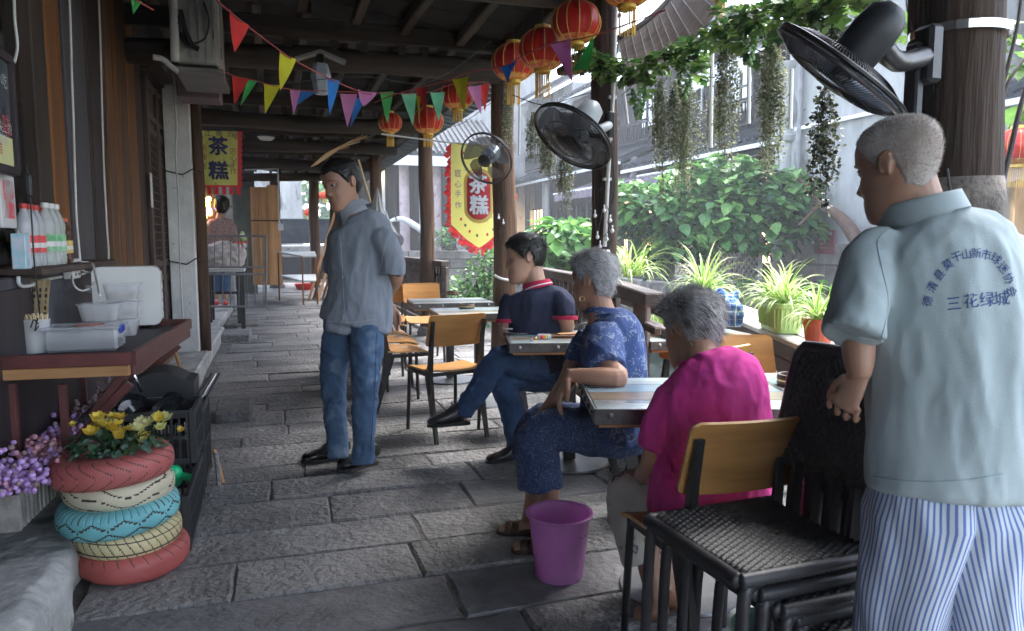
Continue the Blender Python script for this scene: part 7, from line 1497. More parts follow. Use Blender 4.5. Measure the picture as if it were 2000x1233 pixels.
mb.tube(catmull([p(1100, 728, .1), p(1040, 735, .02), p(984, 742, -.05), p(1000, 800, -.03), p(1012, 872, -.02)], 3), [.11, .105, .1, .096, .09, .085, .082, .08, .078, .074, .07, .066, .064], 20)
rem(mb, 'jeans', denim_d, B2_, .009, 2, [(.008, (8, 8, 8), 12), (.004, (20, 20, 20), 8)], [(p(903, 808, -.15), p(903, 808) - p(940, 752), .075), (p(1012, 872, -.02), -UP, .08)])
shoe(B2_, p(918, 828, -.15), p(836, 834, -.17), up_=UP + RT * .25, w_=.056, h_=.12); shoe(B2_, PZ(1022, 893, 0), PZ(985, 898, 0) - Vector((.12, .05, 0)), w_=.05, h_=.08)
# ---------- C: grey haired woman in blue ----------
D = 3.15; C_ = person('grey haired woman in a blue floral shirt with her forearm on the nearest table', PZ(1050, 1045, 0)); SK[0] = skin_c
hd = Head(p(1160, 550), -RT * .8 + FW * .55 - UP * .05, UP - RT * .1, .99)
mb = MB(); hd.add(mb); mb.tube([p(1163, 560), p(1170, 595), p(1180, 635)], [.055, .057, .07], 18); mb.tube([p(1182, 640), p(1195, 700), p(1198, 850)], [(.09, .09), (.11, .11), (.12, .12)], 16, side=RT)
wr = p(1112, 733, -.3)
mb.tube(catmull([p(1180, 660, -.13), p(1186, 715, -.25), p(1207, 738, -.32), p(1160, 736, -.32), wr]), [.05] * 5 + [.047, .045, .044, .042, .041, .04, .039, .036, .033, .03, .027, .025], 14); hand(mb, wr, -RT * .42 - UP * .9, -RT * .8 + UP * .3, .98, .3, -1)
w2_ = p(1058, 812, 0.02)
mb.tube(catmull([p(1145, 665, .12), p(1125, 705, .1), p(1105, 748, .06), p(1080, 785, .04), w2_]), [.046] * 5 + [.044, .042, .04, .038, .037, .036, .034, .032, .03, .028, .026, .024], 14); hand(mb, w2_, -RT * .6 - UP * .75 - FW * .1, -RT * .6 + UP * .5 - FW * .4, .95, .35, 1)
mb.tube([p(1050, 920, .06), p(1040, 985, .04), p(1033, 1022, .02)], [.045, .036, .034], 14); mb.tube([p(1078, 930, -.03), p(1070, 1000, -.05), p(1062, 1050, -.06)], [.045, .036, .034], 14)
for h_, t_ in ((PZ(1048, 1042, 0), PZ(975, 1040, 0)), (PZ(1075, 1075, 0), PZ(1003, 1078, 0))): mb.tube([h_ + Vector((0, 0, .03)), h_.lerp(t_, .35) + Vector((0, 0, .035)), h_.lerp(t_, .8) + Vector((0, 0, .022)), t_ + Vector((0, 0, .018))], [(.03, .03), (.034, .03), (.04, .018), (.03, .012)], 14, side=Vector((0, 1, 0)))
rem(mb, 'body', skin_c, C_, .0042, 2); hd.features(C_, hair_gry)
hd.hair(C_, hair_gry, [.055, .06, .05, .012, .0, .03, .0, -.055, -.075], .014, .006, 5200, .034, (.1, -.8, -.9), hair_gl, 8, .18, .0009)
mb = MB(); ec = p(1137, 584, -.06); mb.tube([ec + RT * .011 * math.cos(t) + UP * .011 * math.sin(t) for t in np.linspace(0, 6.28, 16)], .0014, 5); mb.build('earring', brass, C_, world=True)
mb = MB(); mb.tube(catmull([p(1176, 618), p(1184, 632), p(1194, 655), p(1198, 700), p(1200, 760), p(1200, 820), p(1198, 862)], 3), [(.065, .07), (.085, .09), (.1, .12), (.11, .135), (.118, .145), (.125, .15), (.13, .152), (.133, .153), (.135, .154), (.136, .155), (.137, .155), (.138, .155), (.14, .156), (.142, .158), (.144, .16), (.147, .162), (.15, .165), (.152, .166), (.154, .166)], 26, side=RT)
mb.tube(catmull([p(1178, 652, -.1), p(1178, 685, -.18), p(1183, 722, -.25)], 3), [.074, .078, .08, .082, .083, .084, .084], 20); mb.tube(catmull([p(1158, 655, .1), p(1138, 690, .11), p(1130, 712, .1)], 3), [.066, .067, .068, .069, .07, .07, .07], 18)
rem(mb, 'blouse', blue_print, C_, .0085, 3, [(.008, (9, 9, 4.5), 4), (.003, (22, 22, 12), 5)], [(p(1183, 722, -.25), p(1183, 722) - p(1178, 685), .1), (p(1130, 712, .1), -UP, .08)])
collar(C_, p(1178, 617), UP + RT * .1, -RT * .7 + FW * .6, .066, .035, blue_print, gap=.3, drop=.5, flare=1.2)
mb = MB(); mb.tube(catmull([p(1215, 848, -.02), p(1150, 843, -.06), p(1085, 838, -.08), p(1048, 856, -.09), p(1052, 905, -.06), p(1056, 952, -.05)], 3), [.105, .104, .102, .098, .094, .09, .086, .083, .082, .082, .084, .086, .088, .09, .092, .094], 22)
mb.tube(catmull([p(1200, 840, .1), p(1120, 828, .12), p(1062, 822, .12), p(1040, 850, .12), p(1036, 900, .1)], 3), [.1, .098, .095, .09, .085, .08, .077, .076, .077, .079, .08, .082, .084], 20); mb.ball(p(1215, 845, .05), (.14, .14, .1), 16)
rem(mb, 'trousers', squiggle, C_, .0085, 2, [(.007, (8, 8, 7), 5), (.003, (20, 20, 14), 2)], [(p(1056, 952, -.05), -UP, .11), (p(1036, 900, .1), -UP, .1)])
for h_, t_ in ((PZ(1052, 1044, 0), PZ(972, 1041, 0)), (PZ(1078, 1077, 0), PZ(1000, 1080, 0))):
    o = shoe(C_, h_, t_, w_=.042, h_=.02, m=brown_l, name='sandal', lace=False); d_ = (t_ - h_); sv = Vector((-d_.y, d_.x, 0)).normalized()
    mb = MB()
    for q in (.55, .72): c = h_ + d_ * q; mb.tube([c - sv * .042 + Vector((0, 0, .012)), c - sv * .03 + Vector((0, 0, .045)), c + Vector((0, 0, .052)), c + sv * .03 + Vector((0, 0, .045)), c + sv * .042 + Vector((0, 0, .012))], [(.016, .003)] * 5, 8, side=d_.normalized())
    mb.build('strap', brown_l, o, world=True, smooth=True)
# ---------- D: woman in magenta ----------
D = 2.27; D_ = person('woman in a magenta T shirt with short dark grey hair, seen from behind', PZ(1290, 1215, 0)); SK[0] = skin_c
hd = Head(p(1352, 646, .08), -RT * .6 + FW * .78 - UP * .22, UP + FW * .15, .98)
mb = MB(); hd.add(mb); mb.tube([p(1356, 650, .06), p(1364, 685, .03), p(1374, 722)], [.05, .054, .07], 18); mb.tube([p(1380, 730), p(1390, 820), p(1385, 980)], [(.12, .08), (.13, .09), (.14, .11)], 16, side=RT)
mb.tube(catmull([p(1308, 770, -.0), p(1288, 840, -.01), p(1278, 905, 0.02), p(1262, 925, .14), p(1255, 930, .26)]), [.045] * 5 + [.043, .043, .043, .043, .041, .04, .038, .036, .034, .032, .03, .027], 14); hand(mb, p(1255, 930, .26), FW - RT * .1, UP, .95, .4, 1)
mb.tube(catmull([p(1470, 770, .06), p(1475, 850, .12), p(1430, 880, .3)]), .04, 12); hand(mb, p(1430, 880, .3), FW, UP, .95, .4, -1)
mb.tube([p(1258, 1050, .38), p(1272, 1130, .34), p(1290, 1200, .3)], [.05, .037, .033], 14); mb.tube([p(1300, 1040, .5), p(1300, 1120, .45), p(1300, 1180, .42)], [.05, .037, .033], 14)
for h_, t_ in ((PZ(1303, 1218, 0), PZ(1240, 1206, 0)), (PZ(1330, 1195, 0), PZ(1275, 1180, 0))): mb.tube([h_ + Vector((0, 0, .03)), h_.lerp(t_, .35) + Vector((0, 0, .035)), h_.lerp(t_, .8) + Vector((0, 0, .022)), t_ + Vector((0, 0, .018))], [(.03, .03), (.034, .03), (.04, .018), (.03, .012)], 14, side=Vector((0, 1, 0)))
rem(mb, 'body', skin_c, D_, .0055, 2); hd.features(D_, hair_salt)
hd.hair(D_, hair_salt, [.05, .055, .04, .01, -.012, .012, -.02, -.07, -.085], .013, .006, 6000, .036, (.2, -.5, -.8), hair_gl, 10, .3, .0008)
mb = MB(); mb.tube(catmull([p(1372, 702, .01), p(1380, 718), p(1388, 745), p(1390, 790), p(1389, 860), p(1386, 930), p(1386, 1000)], 3), [(.075, .065), (.095, .075), (.115, .085), (.135, .097), (.148, .108), (.157, .118), (.163, .125), (.167, .13), (.169, .133), (.17, .135), (.171, .137), (.172, .139), (.174, .141), (.176, .144), (.178, .147), (.181, .15), (.183, .152), (.184, .153), (.184, .153)], 28, side=RT)
mb.tube(catmull([p(1334, 762, 0), p(1310, 795, -.01), p(1292, 835, -.01), p(1283, 873, 0)], 3), [.05, .055, .06, .06, .06, .059, .058, .057, .056, .055], 20); mb.tube(catmull([p(1445, 765, .03), p(1466, 800, .05), p(1474, 850, .1)], 3), [.055, .058, .06, .06, .06, .058, .056], 18)
rem(mb, 't_shirt', magenta, D_, .0075, 3, [(.008, (9, 9, 5), 6), (.003, (24, 24, 10), 3)], [(p(1283, 873, 0), -UP, .07), (p(1386, 1000), -UP, .22)])
mb = MB(); c = p(1372, 706, .01); ux = (UP + FW * .35 - RT * .15).normalized(); r1, r2 = frame_from(ux, RT); mb.tube([c + r1 * .072 * math.cos(t) + r2 * .063 * math.sin(t) for t in np.linspace(0, 2 * math.pi, 32)[:-1]], (.0045), 6, closed=True); mb.build('neck_band', magenta, D_, world=True, smooth=True)
mb = MB(); mb.tube(catmull([p(1345, 985, .08), p(1285, 975, .25), p(1226, 962, .36), p(1228, 1030, .38), p(1248, 1100, .36)], 3), [.1, .098, .094, .088, .082, .078, .076, .072, .066, .062, .059, .057, .056], 20)
mb.tube(catmull([p(1400, 985, .15), p(1330, 975, .4), p(1275, 975, .52), p(1278, 1040, .5), p(1292, 1085, .48)], 3), [.1, .098, .095, .09, .085, .082, .08, .077, .073, .07, .068, .066, .066], 20); mb.ball(p(1380, 990, .08), (.15, .14, .1), 16)
rem(mb, 'trousers', cream_fl, D_, .0085, 2, [(.006, (9, 9, 7), 7)], [(p(1245, 1105, .36), -UP, .09), (p(1292, 1085, .48), -UP, .09)])
# ---------- E: old man at the right ----------
D = 1.5; MB.rs = .81; E_ = person('old man with cropped white hair in a pale blue printed polo and striped trousers', Vector((PD(1840, 616, 1.5).x, PD(1840, 616, 1.5).y, 0))); SK[0] = skin_e
hd = Head(p(1756, 330), -RT * .55 + FW * .82 - UP * .16, UP - RT * .06, .85)
mb = MB(); hd.add(mb); mb.tube([p(1772, 345), p(1788, 395), p(1806, 455)], [.062, .063, .08], 20); mb.tube([p(1810, 450), p(1835, 560), p(1845, 900)], [(.13, .08), (.15, .09), (.14, .1)], 16, side=RT)
wr = p(1680, 735, -.04)
mb.tube(catmull([p(1700, 520, -.02), p(1684, 600, -.04), p(1677, 665, -.03), p(1678, 712, -.04), wr]), [.044] * 5 + [.043, .042, .041, .04, .039, .038, .036, .034, .031, .029, .027, .026], 16); hand(mb, wr, -RT * .3 - UP * .8 + FW * .3, -FW * .7 - RT * .6, .82, .6, 1)
mb.tube(catmull([p(1975, 540, -.0), p(2000, 620, -.02), p(2010, 720, .0), p(1990, 790, .15)]), .038, 14); hand(mb, p(1990, 790, .15), -UP - RT * .2 + FW * .5, -FW, .8, .5, -1)
rem(mb, 'body', skin_e, E_, .0036, 2); hd.features(E_, hair_wht)
hd.hair(E_, hair_wht, [.075, .082, .06, .02, .0, .03, .0, -.05, -.068], .002, .0006, 9000, .006, (0, -.4, -.6), hair_gl, 12, .75, .0005)
mb = MB(); mb.tube(catmull([p(1804, 424), p(1812, 448), p(1824, 482), p(1838, 540), p(1848, 640), p(1851, 760), p(1850, 880), p(1848, 956)], 3), [(.075, .07), (.1, .08), (.125, .09), (.148, .1), (.165, .11), (.177, .118), (.184, .125), (.188, .13), (.19, .134), (.19, .138), (.189, .141), (.188, .143), (.187, .145), (.187, .147), (.187, .149), (.187, .15), (.188, .151), (.189, .152), (.19, .153), (.191, .154), (.192, .155), (.192, .155)], 32, side=RT)
mb.tube(catmull([p(1725, 478, -.0), p(1700, 510, -.02), p(1685, 570, -.04), p(1665, 655, -.07)], 3), [.054, .057, .059, .06, .06, .061, .063, .066, .069, .072], 22); mb.tube(catmull([p(1945, 492, .0), p(1972, 530, -.0), p(1990, 590, -.01), p(2010, 660, -.02)], 3), [.06, .064, .067, .068, .068, .068, .068, .068, .069, .07], 22)
shirtE = rem(mb, 'polo_shirt', pale_blue, E_, .007, 3, [(.011, (6.5, 6.5, 2.0), 7), (.003, (18, 18, 7), 3)], [(p(1665, 655, -.07), p(1665, 655) - p(1685, 570), .085), (p(2010, 660, -.02), p(2010, 660) - p(1990, 590), .085), (p(1848, 956), -UP, .2)])
collar(E_, p(1804, 436), UP - RT * .22, -RT * .68 + FW * .72, .068, .05, pale_blue, gap=.35, drop=.5, flare=1.18)
SEAM_E = cloth('polo seam', (.2, .26, .28))
seam(E_, shirtE, [(1745, 440), (1715, 470), (1722, 520), (1735, 590), (1722, 660)], SEAM_E, .0012); seam(E_, shirtE, [(1705, 930), (1780, 940), (1880, 938), (1960, 925)], SEAM_E, .0012, 'hem_seam'); seam(E_, shirtE, [(1618, 630), (1665, 655), (1712, 668)], SEAM_E, .0012, 'cuff_seam')
# lettering printed on the back, pressed onto the cloth
bv = BVHTree.FromPolygons([v.co + E_.location for v in shirtE.data.vertices], [tuple(q.vertices) for q in shirtE.data.polygons])
ink_b = cloth('navy print', (.02, .045, .17))
def stamp(ch, px, py, size, rot):
    me = text_mesh(ch, size); r0 = p(px, py, -.5); a = R(rot); ax = RT * math.cos(a) + UP * math.sin(a); ay = -RT * math.sin(a) + UP * math.cos(a); vs = []
    dirv = (p(px, py, 0) - r0).normalized()
    for v in me.vertices:
        o_ = r0 + ax * v.co.x + ay * v.co.y; h_, n, i, d = bv.ray_cast(o_, dirv)
        vs.append((h_ - dirv * .0018) if h_ else None)
    mb = MB(); good = [q for q in vs if q]
    if not good: return
    idx = {}; vv = []
    for i, q in enumerate(vs):
        if q: idx[i] = len(vv); vv.append(q)
    mb.add(vv, [tuple(idx[k] for k in f.vertices) for f in me.polygons if all(k in idx for k in f.vertices)]); o = mb.build('printed_lettering', ink_b, E_, world=True)
k_ = (D - .12) / F
for ch, px, py, rt_ in (('德', 1813, 589, 76), ('清', 1822, 561, 62), ('县', 1836, 538, 50), ('莫', 1852, 518, 34), ('干', 1869, 503, 20), ('山', 1888, 498, 8), ('新', 1907, 496, -2), ('市', 1926, 499, -12), ('球', 1945, 507, -32), ('迷', 1959, 524, -48), ('协', 1969, 545, -64), ('会', 1975, 570, -78)): stamp(ch, px, py, 22 * k_, rt_)
for ch, px, py in (('三', 1863, 595), ('花', 1897, 590), ('绿', 1929, 587), ('城', 1957, 585)): stamp(ch, px, py, 31 * k_, 6)
# striped trousers: the stripes are woven columns of the cloth itself
st_w = cloth('white stripe cotton', (.42, .45, .5)); st_b = cloth('blue stripe cotton', (.08, .14, .32))
tr_ = MB(); base = E_.location; cx = p(1845, 940)
def leg_pts(sx, a, t_):
    """a angle, t_ 0 waist .. 1 hem"""
    z = cx.z + .0 - t_ * (cx.z - .06); sp = min(1, t_ * 2.5); c = Vector((cx.x, cx.y, 0)) + RT * sx * (.035 + .04 * sp) - FW * (.0 if sx < 0 else .03) * sp; c.z = z
    ra = (.122 - .036 * sp - .01 * t_) * (.85 + .15 * min(1, t_ * 12)); rb = (.118 - .028 * sp) * (.8 + .2 * min(1, t_ * 12)); q = noise.noise(Vector((a * 1.1 + sx * 5, t_ * 3.2, 3))) ; q2 = noise.noise(Vector((a * 3 + t_ * 5 * sx, t_ * 4, 8)))
    rr = 1 + .16 * q + .07 * q2; aa = a + .12 * t_ * sx + .1 * noise.noise(Vector((t_ * 4, a, sx))); return c + RT * ra * rr * math.cos(aa) + Vector((FW.x, FW.y, 0)).normalized() * rb * rr * math.sin(aa)
for sx in (-1, 1):
    mb = MB(); nu, nv = 300, 60; mb.grid(lambda u, v: leg_pts(sx, 2 * math.pi * u, v), nu, nv, closeu=True); mb.mi = [1 if (i % nu) % 5 < 2 else 0 for i in range(nu * nv)]
    mb.build('trouser_leg', [st_w, st_b], E_, world=True, smooth=True)
for sx in (-1, 1): q = Vector((cx.x, cx.y, 0)) + RT * sx * .09 - FW * .0; q.z = .0; shoe(E_, q - Vector((FW.x, FW.y, 0)) * .06, q + Vector((FW.x, FW.y, 0)) * .2, w_=.05, m=brown_l)
MB.rs = 1.0
# ---------- F: far woman at the gate ----------
D = 12.0; F_ = person('woman in a dark printed blouse and jeans seen from behind, far off past the gate', p(431, 590)); SK[0] = skin_b
hd = Head(p(433, 405), FW * .9 - RT * .3, UP, 1.25)
mb = MB(); hd.add(mb); mb.tube([p(433, 410), p(430, 432)], [.06, .08], 12); mb.tube([p(430, 436), p(428, 500)], [(.2, .1), (.16, .1)], 14, side=RT); mb.tube([p(412, 440), p(405, 470), p(420, 490, .2)], .05, 10); mb.tube([p(448, 440), p(456, 470), p(445, 490, .2)], .05, 10)
for s_, x in ((-1, 424), (1, 440)): mb.tube([p(x, 520), p(x, 585)], [.08, .045], 10)
rem(mb, 'body', skin_b, F_, .018, 1); hd.hair(F_, hair_blk, [.05, .055, .04, .01, -.012, .012, -.02, -.07, -.085], .025, .01, 500, .03, seed=2)
mb = MB(); mb.tube(catmull([p(430, 427), p(430, 436), p(430, 450), p(429, 480), p(429, 510)], 3), [(.1, .1)] + [(.19, .12)] * 2 + [(.23, .13)] * 4 + [(.22, .14)] * 6, 20, side=RT); mb.tube([p(408, 442), p(400, 470), p(402, 490)], [.08, .08, .075], 12); mb.tube([p(452, 442), p(459, 470), p(458, 490)], [.08, .08, .075], 12)
rem(mb, 'blouse', maroon, F_, .02, 2, [(.012, (6, 6, 3), 6)])
mb = MB(); mb.tube([p(424, 505), p(424, 575)], [.11, .08], 12); mb.tube([p(441, 505), p(439, 575)], [.11, .08], 12); rem(mb, 'jeans', denim, F_, .02, 2)
for x in (423, 440): mb = MB(); mb.ball(p(x, 592), (.05, .1, .04), 10); mb.build('shoe', redp, F_, world=True, smooth=True)
# ================= spider plants on the ledge =================
GAIN = 1.1
blade_m = [mat('spider leaf lime', (.5, .66, .16), (.34, .52, .1), rough=.4, bump=0, tr=.35, rv=.2), mat('spider leaf cream edge', (.75, .8, .5), (.6, .7, .35), rough=.4, bump=0, tr=.35, rv=.15), mat('spider leaf green', (.14, .34, .07), (.09, .24, .05), rough=.4, bump=0, tr=.3, rv=.2)]
def spider(lab, c, n, L_, seed, half=.0, hdir=None, droop=1.7):
    rnd = random.Random(seed); t = thing('spider_plant', lab, 'plant', c); n = int(n * 1.25); L_ *= 1.1
    for i in range(n):
        a = rnd.uniform(0, 2 * math.pi); l = L_ * rnd.uniform(.55, 1.15); el = rnd.uniform(.35, 1.35); b = c + (hdir * rnd.uniform(-half, half) if hdir else Vector()) + Vector((rnd.uniform(-.02, .02), rnd.uniform(-.02, .02), 0)); w_ = rnd.uniform(.006, .0095); p0 = b; dr = Vector((math.cos(a) * math.cos(el), math.sin(a) * math.cos(el), math.sin(el))); pts = [p0]; k = 9
        for j in range(k): dr = (dr + Vector((0, 0, -.2 * droop * (j + 1) / k * (1.4 - el * .5)))).normalized(); p0 = p0 + dr * l / k; pts.append(p0)
        mb = MB(); vs = []
        for j, q in enumerate(pts):
            d = (pts[min(j + 1, k)] - pts[max(j - 1, 0)]); sd = d.cross(Vector((0, 0, 1))); sd = sd.normalized() if sd.length > 1e-4 else Vector((1, 0, 0)); w2 = w_ * (1 - (j / k) ** 2.2) ** .8 * (.6 + .4 * min(1, j / 2)); up_ = sd.cross(d).normalized() * .25 * w2
            vs += [q - sd * w2 + up_, q - sd * w2 * .45, q + sd * w2 * .45, q + sd * w2 + up_]
        fs = []; mi = []
        for j in range(k):
            for s_ in range(3): fs.append((4 * j + s_, 4 * j + s_ + 1, 4 * j + s_ + 5, 4 * j + s_ + 4)); mi.append(0 if s_ != 1 else 1)
        o_ = rnd.random(); mb.add(vs, fs); mb.mi = mi; mb.build('leaf', [blade_m[1], blade_m[0]] if o_ < .45 else ([blade_m[0], blade_m[2]] if o_ < .8 else [blade_m[2], blade_m[0]]), t, world=True, smooth=True)
    return t
ZL = .803
def pot_round(name, lab, c, r0, r1, h_, m, flutes=0):
    t = thing(name, lab, 'plant pot', c); mb = MB(); n = 72
    def fn(u, v):
        a = 2 * math.pi * u; z, r_ = (np.interp(v, [0, .1, .75, .8, .84, .95, 1], [0, h_ * .08, h_ * .78, h_ * .8, h_ * .84, h_, h_ * .97]), np.interp(v, [0, .1, .75, .8, .84, .95, 1], [r0, r0 * 1.02, r1 * .93, r1 * .95, r1 * 1.02, r1 * 1.03, r1 * .92])); f = flutes and .03 * abs(math.sin(a * flutes)) * (v < .78) * (v > .05); return c + Vector((math.cos(a) * r_ * (1 - f), math.sin(a) * r_ * (1 - f), z))
    mb.grid(fn, n, 24, closeu=True); mb.build('pot', m, t, world=True, smooth=50); mb = MB(); mb.lathe([(0, h_ * .86), (r1 * .93, h_ * .84)], c, 24); mb.build('soil', dirt, t, world=True); return t
terra = mat('orange red plastic', (.5, .1, .045), (.42, .08, .035), rough=.4, bump=0); whpot = mat('off white pot', (.6, .6, .58), (.48, .48, .47), rough=.4, bump=0); limep = mat('lime green plastic', (.42, .58, .2), (.36, .52, .17), rough=.4, bump=0)
c = PZ(1597, 683, ZL); pot_round('red_pot', 'orange red fluted plastic pot nearest on the ledge', c, .05, .073, .145, terra, 10); spider('small spider plant in the orange red pot', c + Vector((0, 0, .13)), 44, .2, 1)
c2 = PZ(1385, 610, ZL); c2 = PZ(1372, 612, ZL); pot_round('white_pot', 'off white round pot left of the checked bag on the ledge', c2, .075, .105, .16, whpot); spider('large spider plant in the off white pot', c2 + Vector((0, 0, .15)), 60, .33, 2)
c4 = c2 + Vector((.16, .2, 0)); pot_round('small_brown_pot', 'brown red pot behind the checked bag', c4, .06, .08, .13, terra, 8); spider('spider plant behind the checked bag', c4 + Vector((0, 0, .12)), 46, .28, 4)
# rectangular lime planter
a, b = PZ(1458, 640, ZL), PZ(1560, 660, ZL); pc_ = PZ(1512, 645, ZL) + nL * .03; ang = math.atan2(dirL.y, dirL.x); lp_ = thing('green_planter', 'lime green ribbed rectangular planter on the ledge', 'planter', pc_)
def rr_poly(w_, d_, r_, z): 
    pts = []
    for sx, sy, a0 in ((1, 1, 0), (-1, 1, 90), (-1, -1, 180), (1, -1, 270)):
        for i in range(7): q = R(a0 + 15 * i); pts.append(Vector((sx * (w_ / 2 - r_) + math.cos(q) * r_, sy * (d_ / 2 - r_) + math.sin(q) * r_, z)))
    return pts
m_ = Matrix.Rotation(ang, 3, 'Z') * 1.22; mb = MB(); rings = [rr_poly(.3 * s_, .13 * s_, .035, z) for s_, z in ((.86, .0), (.87, .01), (.98, .11), (1.0, .112), (1.06, .114), (1.07, .132), (1.03, .134), (.98, .13), (.9, .05))]; n = 28
mb.add([m_ @ q + pc_ for r_ in rings for q in r_], [(i * n + j, i * n + (j + 1) % n, (i + 1) * n + (j + 1) % n, (i + 1) * n + j) for i in range(len(rings) - 1) for j in range(n)] + [tuple(reversed(range(n)))]); mb.build('trough', limep, lp_, world=True, smooth=40)
mb = MB()
for i in range(10):
    for s_ in (-1, 1): x = -.115 + i * .0255; mb.bar(m_ @ Vector((x, s_ * .0585, .02)) + pc_, m_ @ Vector((x * 1.08, s_ * .0655, .105)) + pc_, .008, .006)
for i in range(5):
    for s_ in (-1, 1): y_ = -.036 + i * .018; mb.bar(m_ @ Vector((s_ * .131, y_, .02)) + pc_, m_ @ Vector((s_ * .148, y_ * 1.1, .105)) + pc_, .006, .006)
mb.build('ribs', limep, lp_, world=True)
mb = MB(); mb.add([m_ @ q * 1 + pc_ + Vector((0, 0, .14)) for q in rr_poly(.28, .115, .03, 0)], [tuple(range(28))]); mb.build('soil', dirt, lp_, world=True)
spider('long row of spider plant filling the lime green planter', pc_ + Vector((0, 0, .14)), 130, .27, 3, .14, dirL)
c5 = K1 + Vector((.12, .1, .02)); spider('spider plant spilling behind the railing by the socket post', PY(1235, 540, 4.7), 60, .36, 5, .12, Vector((.8, .6, 0)))
c6 = PY(1655, 600, 2.9); spider('spider plant blades poking out behind the old man arm', c6, 7, .26, 6)
spider('low pale spider plant below the railing outside', PY(1285, 640, 4.6), 40, .22, 7)
# checked bag
chk = cloth('blue check cotton', (.04, .12, .4), rough=.7)
def _chk(N, L, vec, old):
    cur = old
    for ax_ in (0, 1):
        s_ = N.new('ShaderNodeSeparateXYZ'); L.new(vec, s_.inputs[0]); 
        for per, wd, cc, al in ((.045, .45, (.12, .28, .6), .6), (.045, .1, (.8, .84, .9), .95), (.0225, .05, (.75, .8, .9), .6)):
            if ax_ == 0: src = s_.outputs[2]
            else:
                ad_ = N.new('ShaderNodeMath'); L.new(s_.outputs[0], ad_.inputs[0]); L.new(s_.outputs[1], ad_.inputs[1]); ad_.operation = 'SUBTRACT'; src = ad_.outputs[0]
            pp = N.new('ShaderNodeMath'); pp.operation = 'PINGPONG'; pp.inputs[1].default_value = per; L.new(src, pp.inputs[0]); ls = N.new('ShaderNodeMath'); ls.operation = 'LESS_THAN'; ls.inputs[1].default_value = per * wd; L.new(pp.outputs[0], ls.inputs[0]); ml = N.new('ShaderNodeMath'); ml.operation = 'MULTIPLY'; ml.inputs[1].default_value = al; L.new(ls.outputs[0], ml.inputs[0])
            x = N.new('ShaderNodeMixRGB'); x.inputs[2].default_value = (*cc, 1); L.new(ml.outputs[0], x.inputs[0]); L.new(cur, x.inputs[1]); cur = x.outputs[0]
    return cur
overlay(chk, _chk)
bc_ = PZ(1424, 636, ZL) + Vector((.0, .02, 0)); bg_ = thing('checked_bag', 'knotted blue and white checked cloth bag on the ledge', 'bag', bc_); mb = MB(); mb.tube([bc_ + Vector((0, 0, z)) for z in (.0, .02, .07, .12, .155, .175)], [(.09, .07), (.11, .08), (.118, .085), (.1, .075), (.06, .05), (.03, .025)], 18); mb.tube([bc_ + Vector((-.02, 0, .16)), bc_ + Vector((-.07, 0, .2))], [.025, .03], 10); mb.tube([bc_ + Vector((.0, 0, .16)), bc_ + Vector((.06, -.01, .185))], [.025, .026], 10)
rem(mb, 'cloth', chk, bg_, .005, 2, [(.006, (26, 26, 10), 3)])
# things on ledge behind: small pots and odds at far right
c = PZ(1645, 712, ZL); mb = MB(); mb.lathe([(.02, 0), (.03, .0), (.034, .07), (.03, .075), (.03, .01)], c, 20); tag(mb.build('white_cup', whpot, world=True, smooth=40), 'small white cup on the ledge behind the old man arm', 'cup')
# ================= far end of the walkway =================
ga = thing('metal_gate', 'low grey metal barred gate across the shop floor', 'gate', PY(460, 600, 11)); G = lambda x, y: PY(x, y, 11)
def gbar(a, b, r_, nm='bar'): mb = MB(); mb.tube([a, b], r_, 6); mb.build(nm, grey_metal, ga, world=True)
for y_ in (461, 522, 536, 599): gbar(G(400, y_), G(521, y_), .016, 'rail')
gbar(G(519, 461), G(519, 599), .018, 'post'); gbar(G(402, 461), G(402, 599), .018, 'post')
for i in range(7): x = 419 + i * 16.5 - .6 * i; gbar(G(x, 461), G(x, 522), .008); gbar(G(x, 536), G(x, 599), .008)
tb_ = thing('work_table', 'small dark table holding a white sack beyond the metal gate', 'table', PY(440, 632, 11.5)); G = lambda x, y, Y=11.6: PY(x, y, Y)
mb = MB(); a, b = G(402, 528), G(478, 528); mb.box(((a.x + b.x) / 2, 11.75, a.z), (b.x - a.x, .5, .06), bev=.01); mb.build('top', whpot, tb_, world=True)
for x, Y in ((407, 11.55), (472, 11.55), (412, 11.95), (465, 11.95)): a = PY(x, 530, Y); mb = MB(); mb.box((a.x, Y, a.z / 2), (.06, .05, a.z)); mb.build('leg', black_metal, tb_, world=True)
mb = MB(); a, b = G(407, 572), G(472, 572); mb.bar(a, b, .04, .04); mb.build('stretcher', black_metal, tb_, world=True)
sk = thing('white_sack', 'crumpled white plastic sack on the table behind the gate', 'sack', G(435, 526)); mb = MB(); c = G(436, 502, 11.8); mb.ball(c, (.3, .2, .22), 18); mb.ball(c + Vector((.12, 0, .02)), (.2, .16, .18), 14); mb.ball(c + Vector((-.16, 0, -.05)), (.17, .14, .14), 14); rem(mb, 'sack', mat('white crinkled plastic', (.62, .58, .56), (.4, .34, .32), rough=.4, sc=9, bump=.4, bsc=20), sk, .02, 1, [(.035, (9, 9, 9), 3), (.015, (24, 24, 24), 5)])
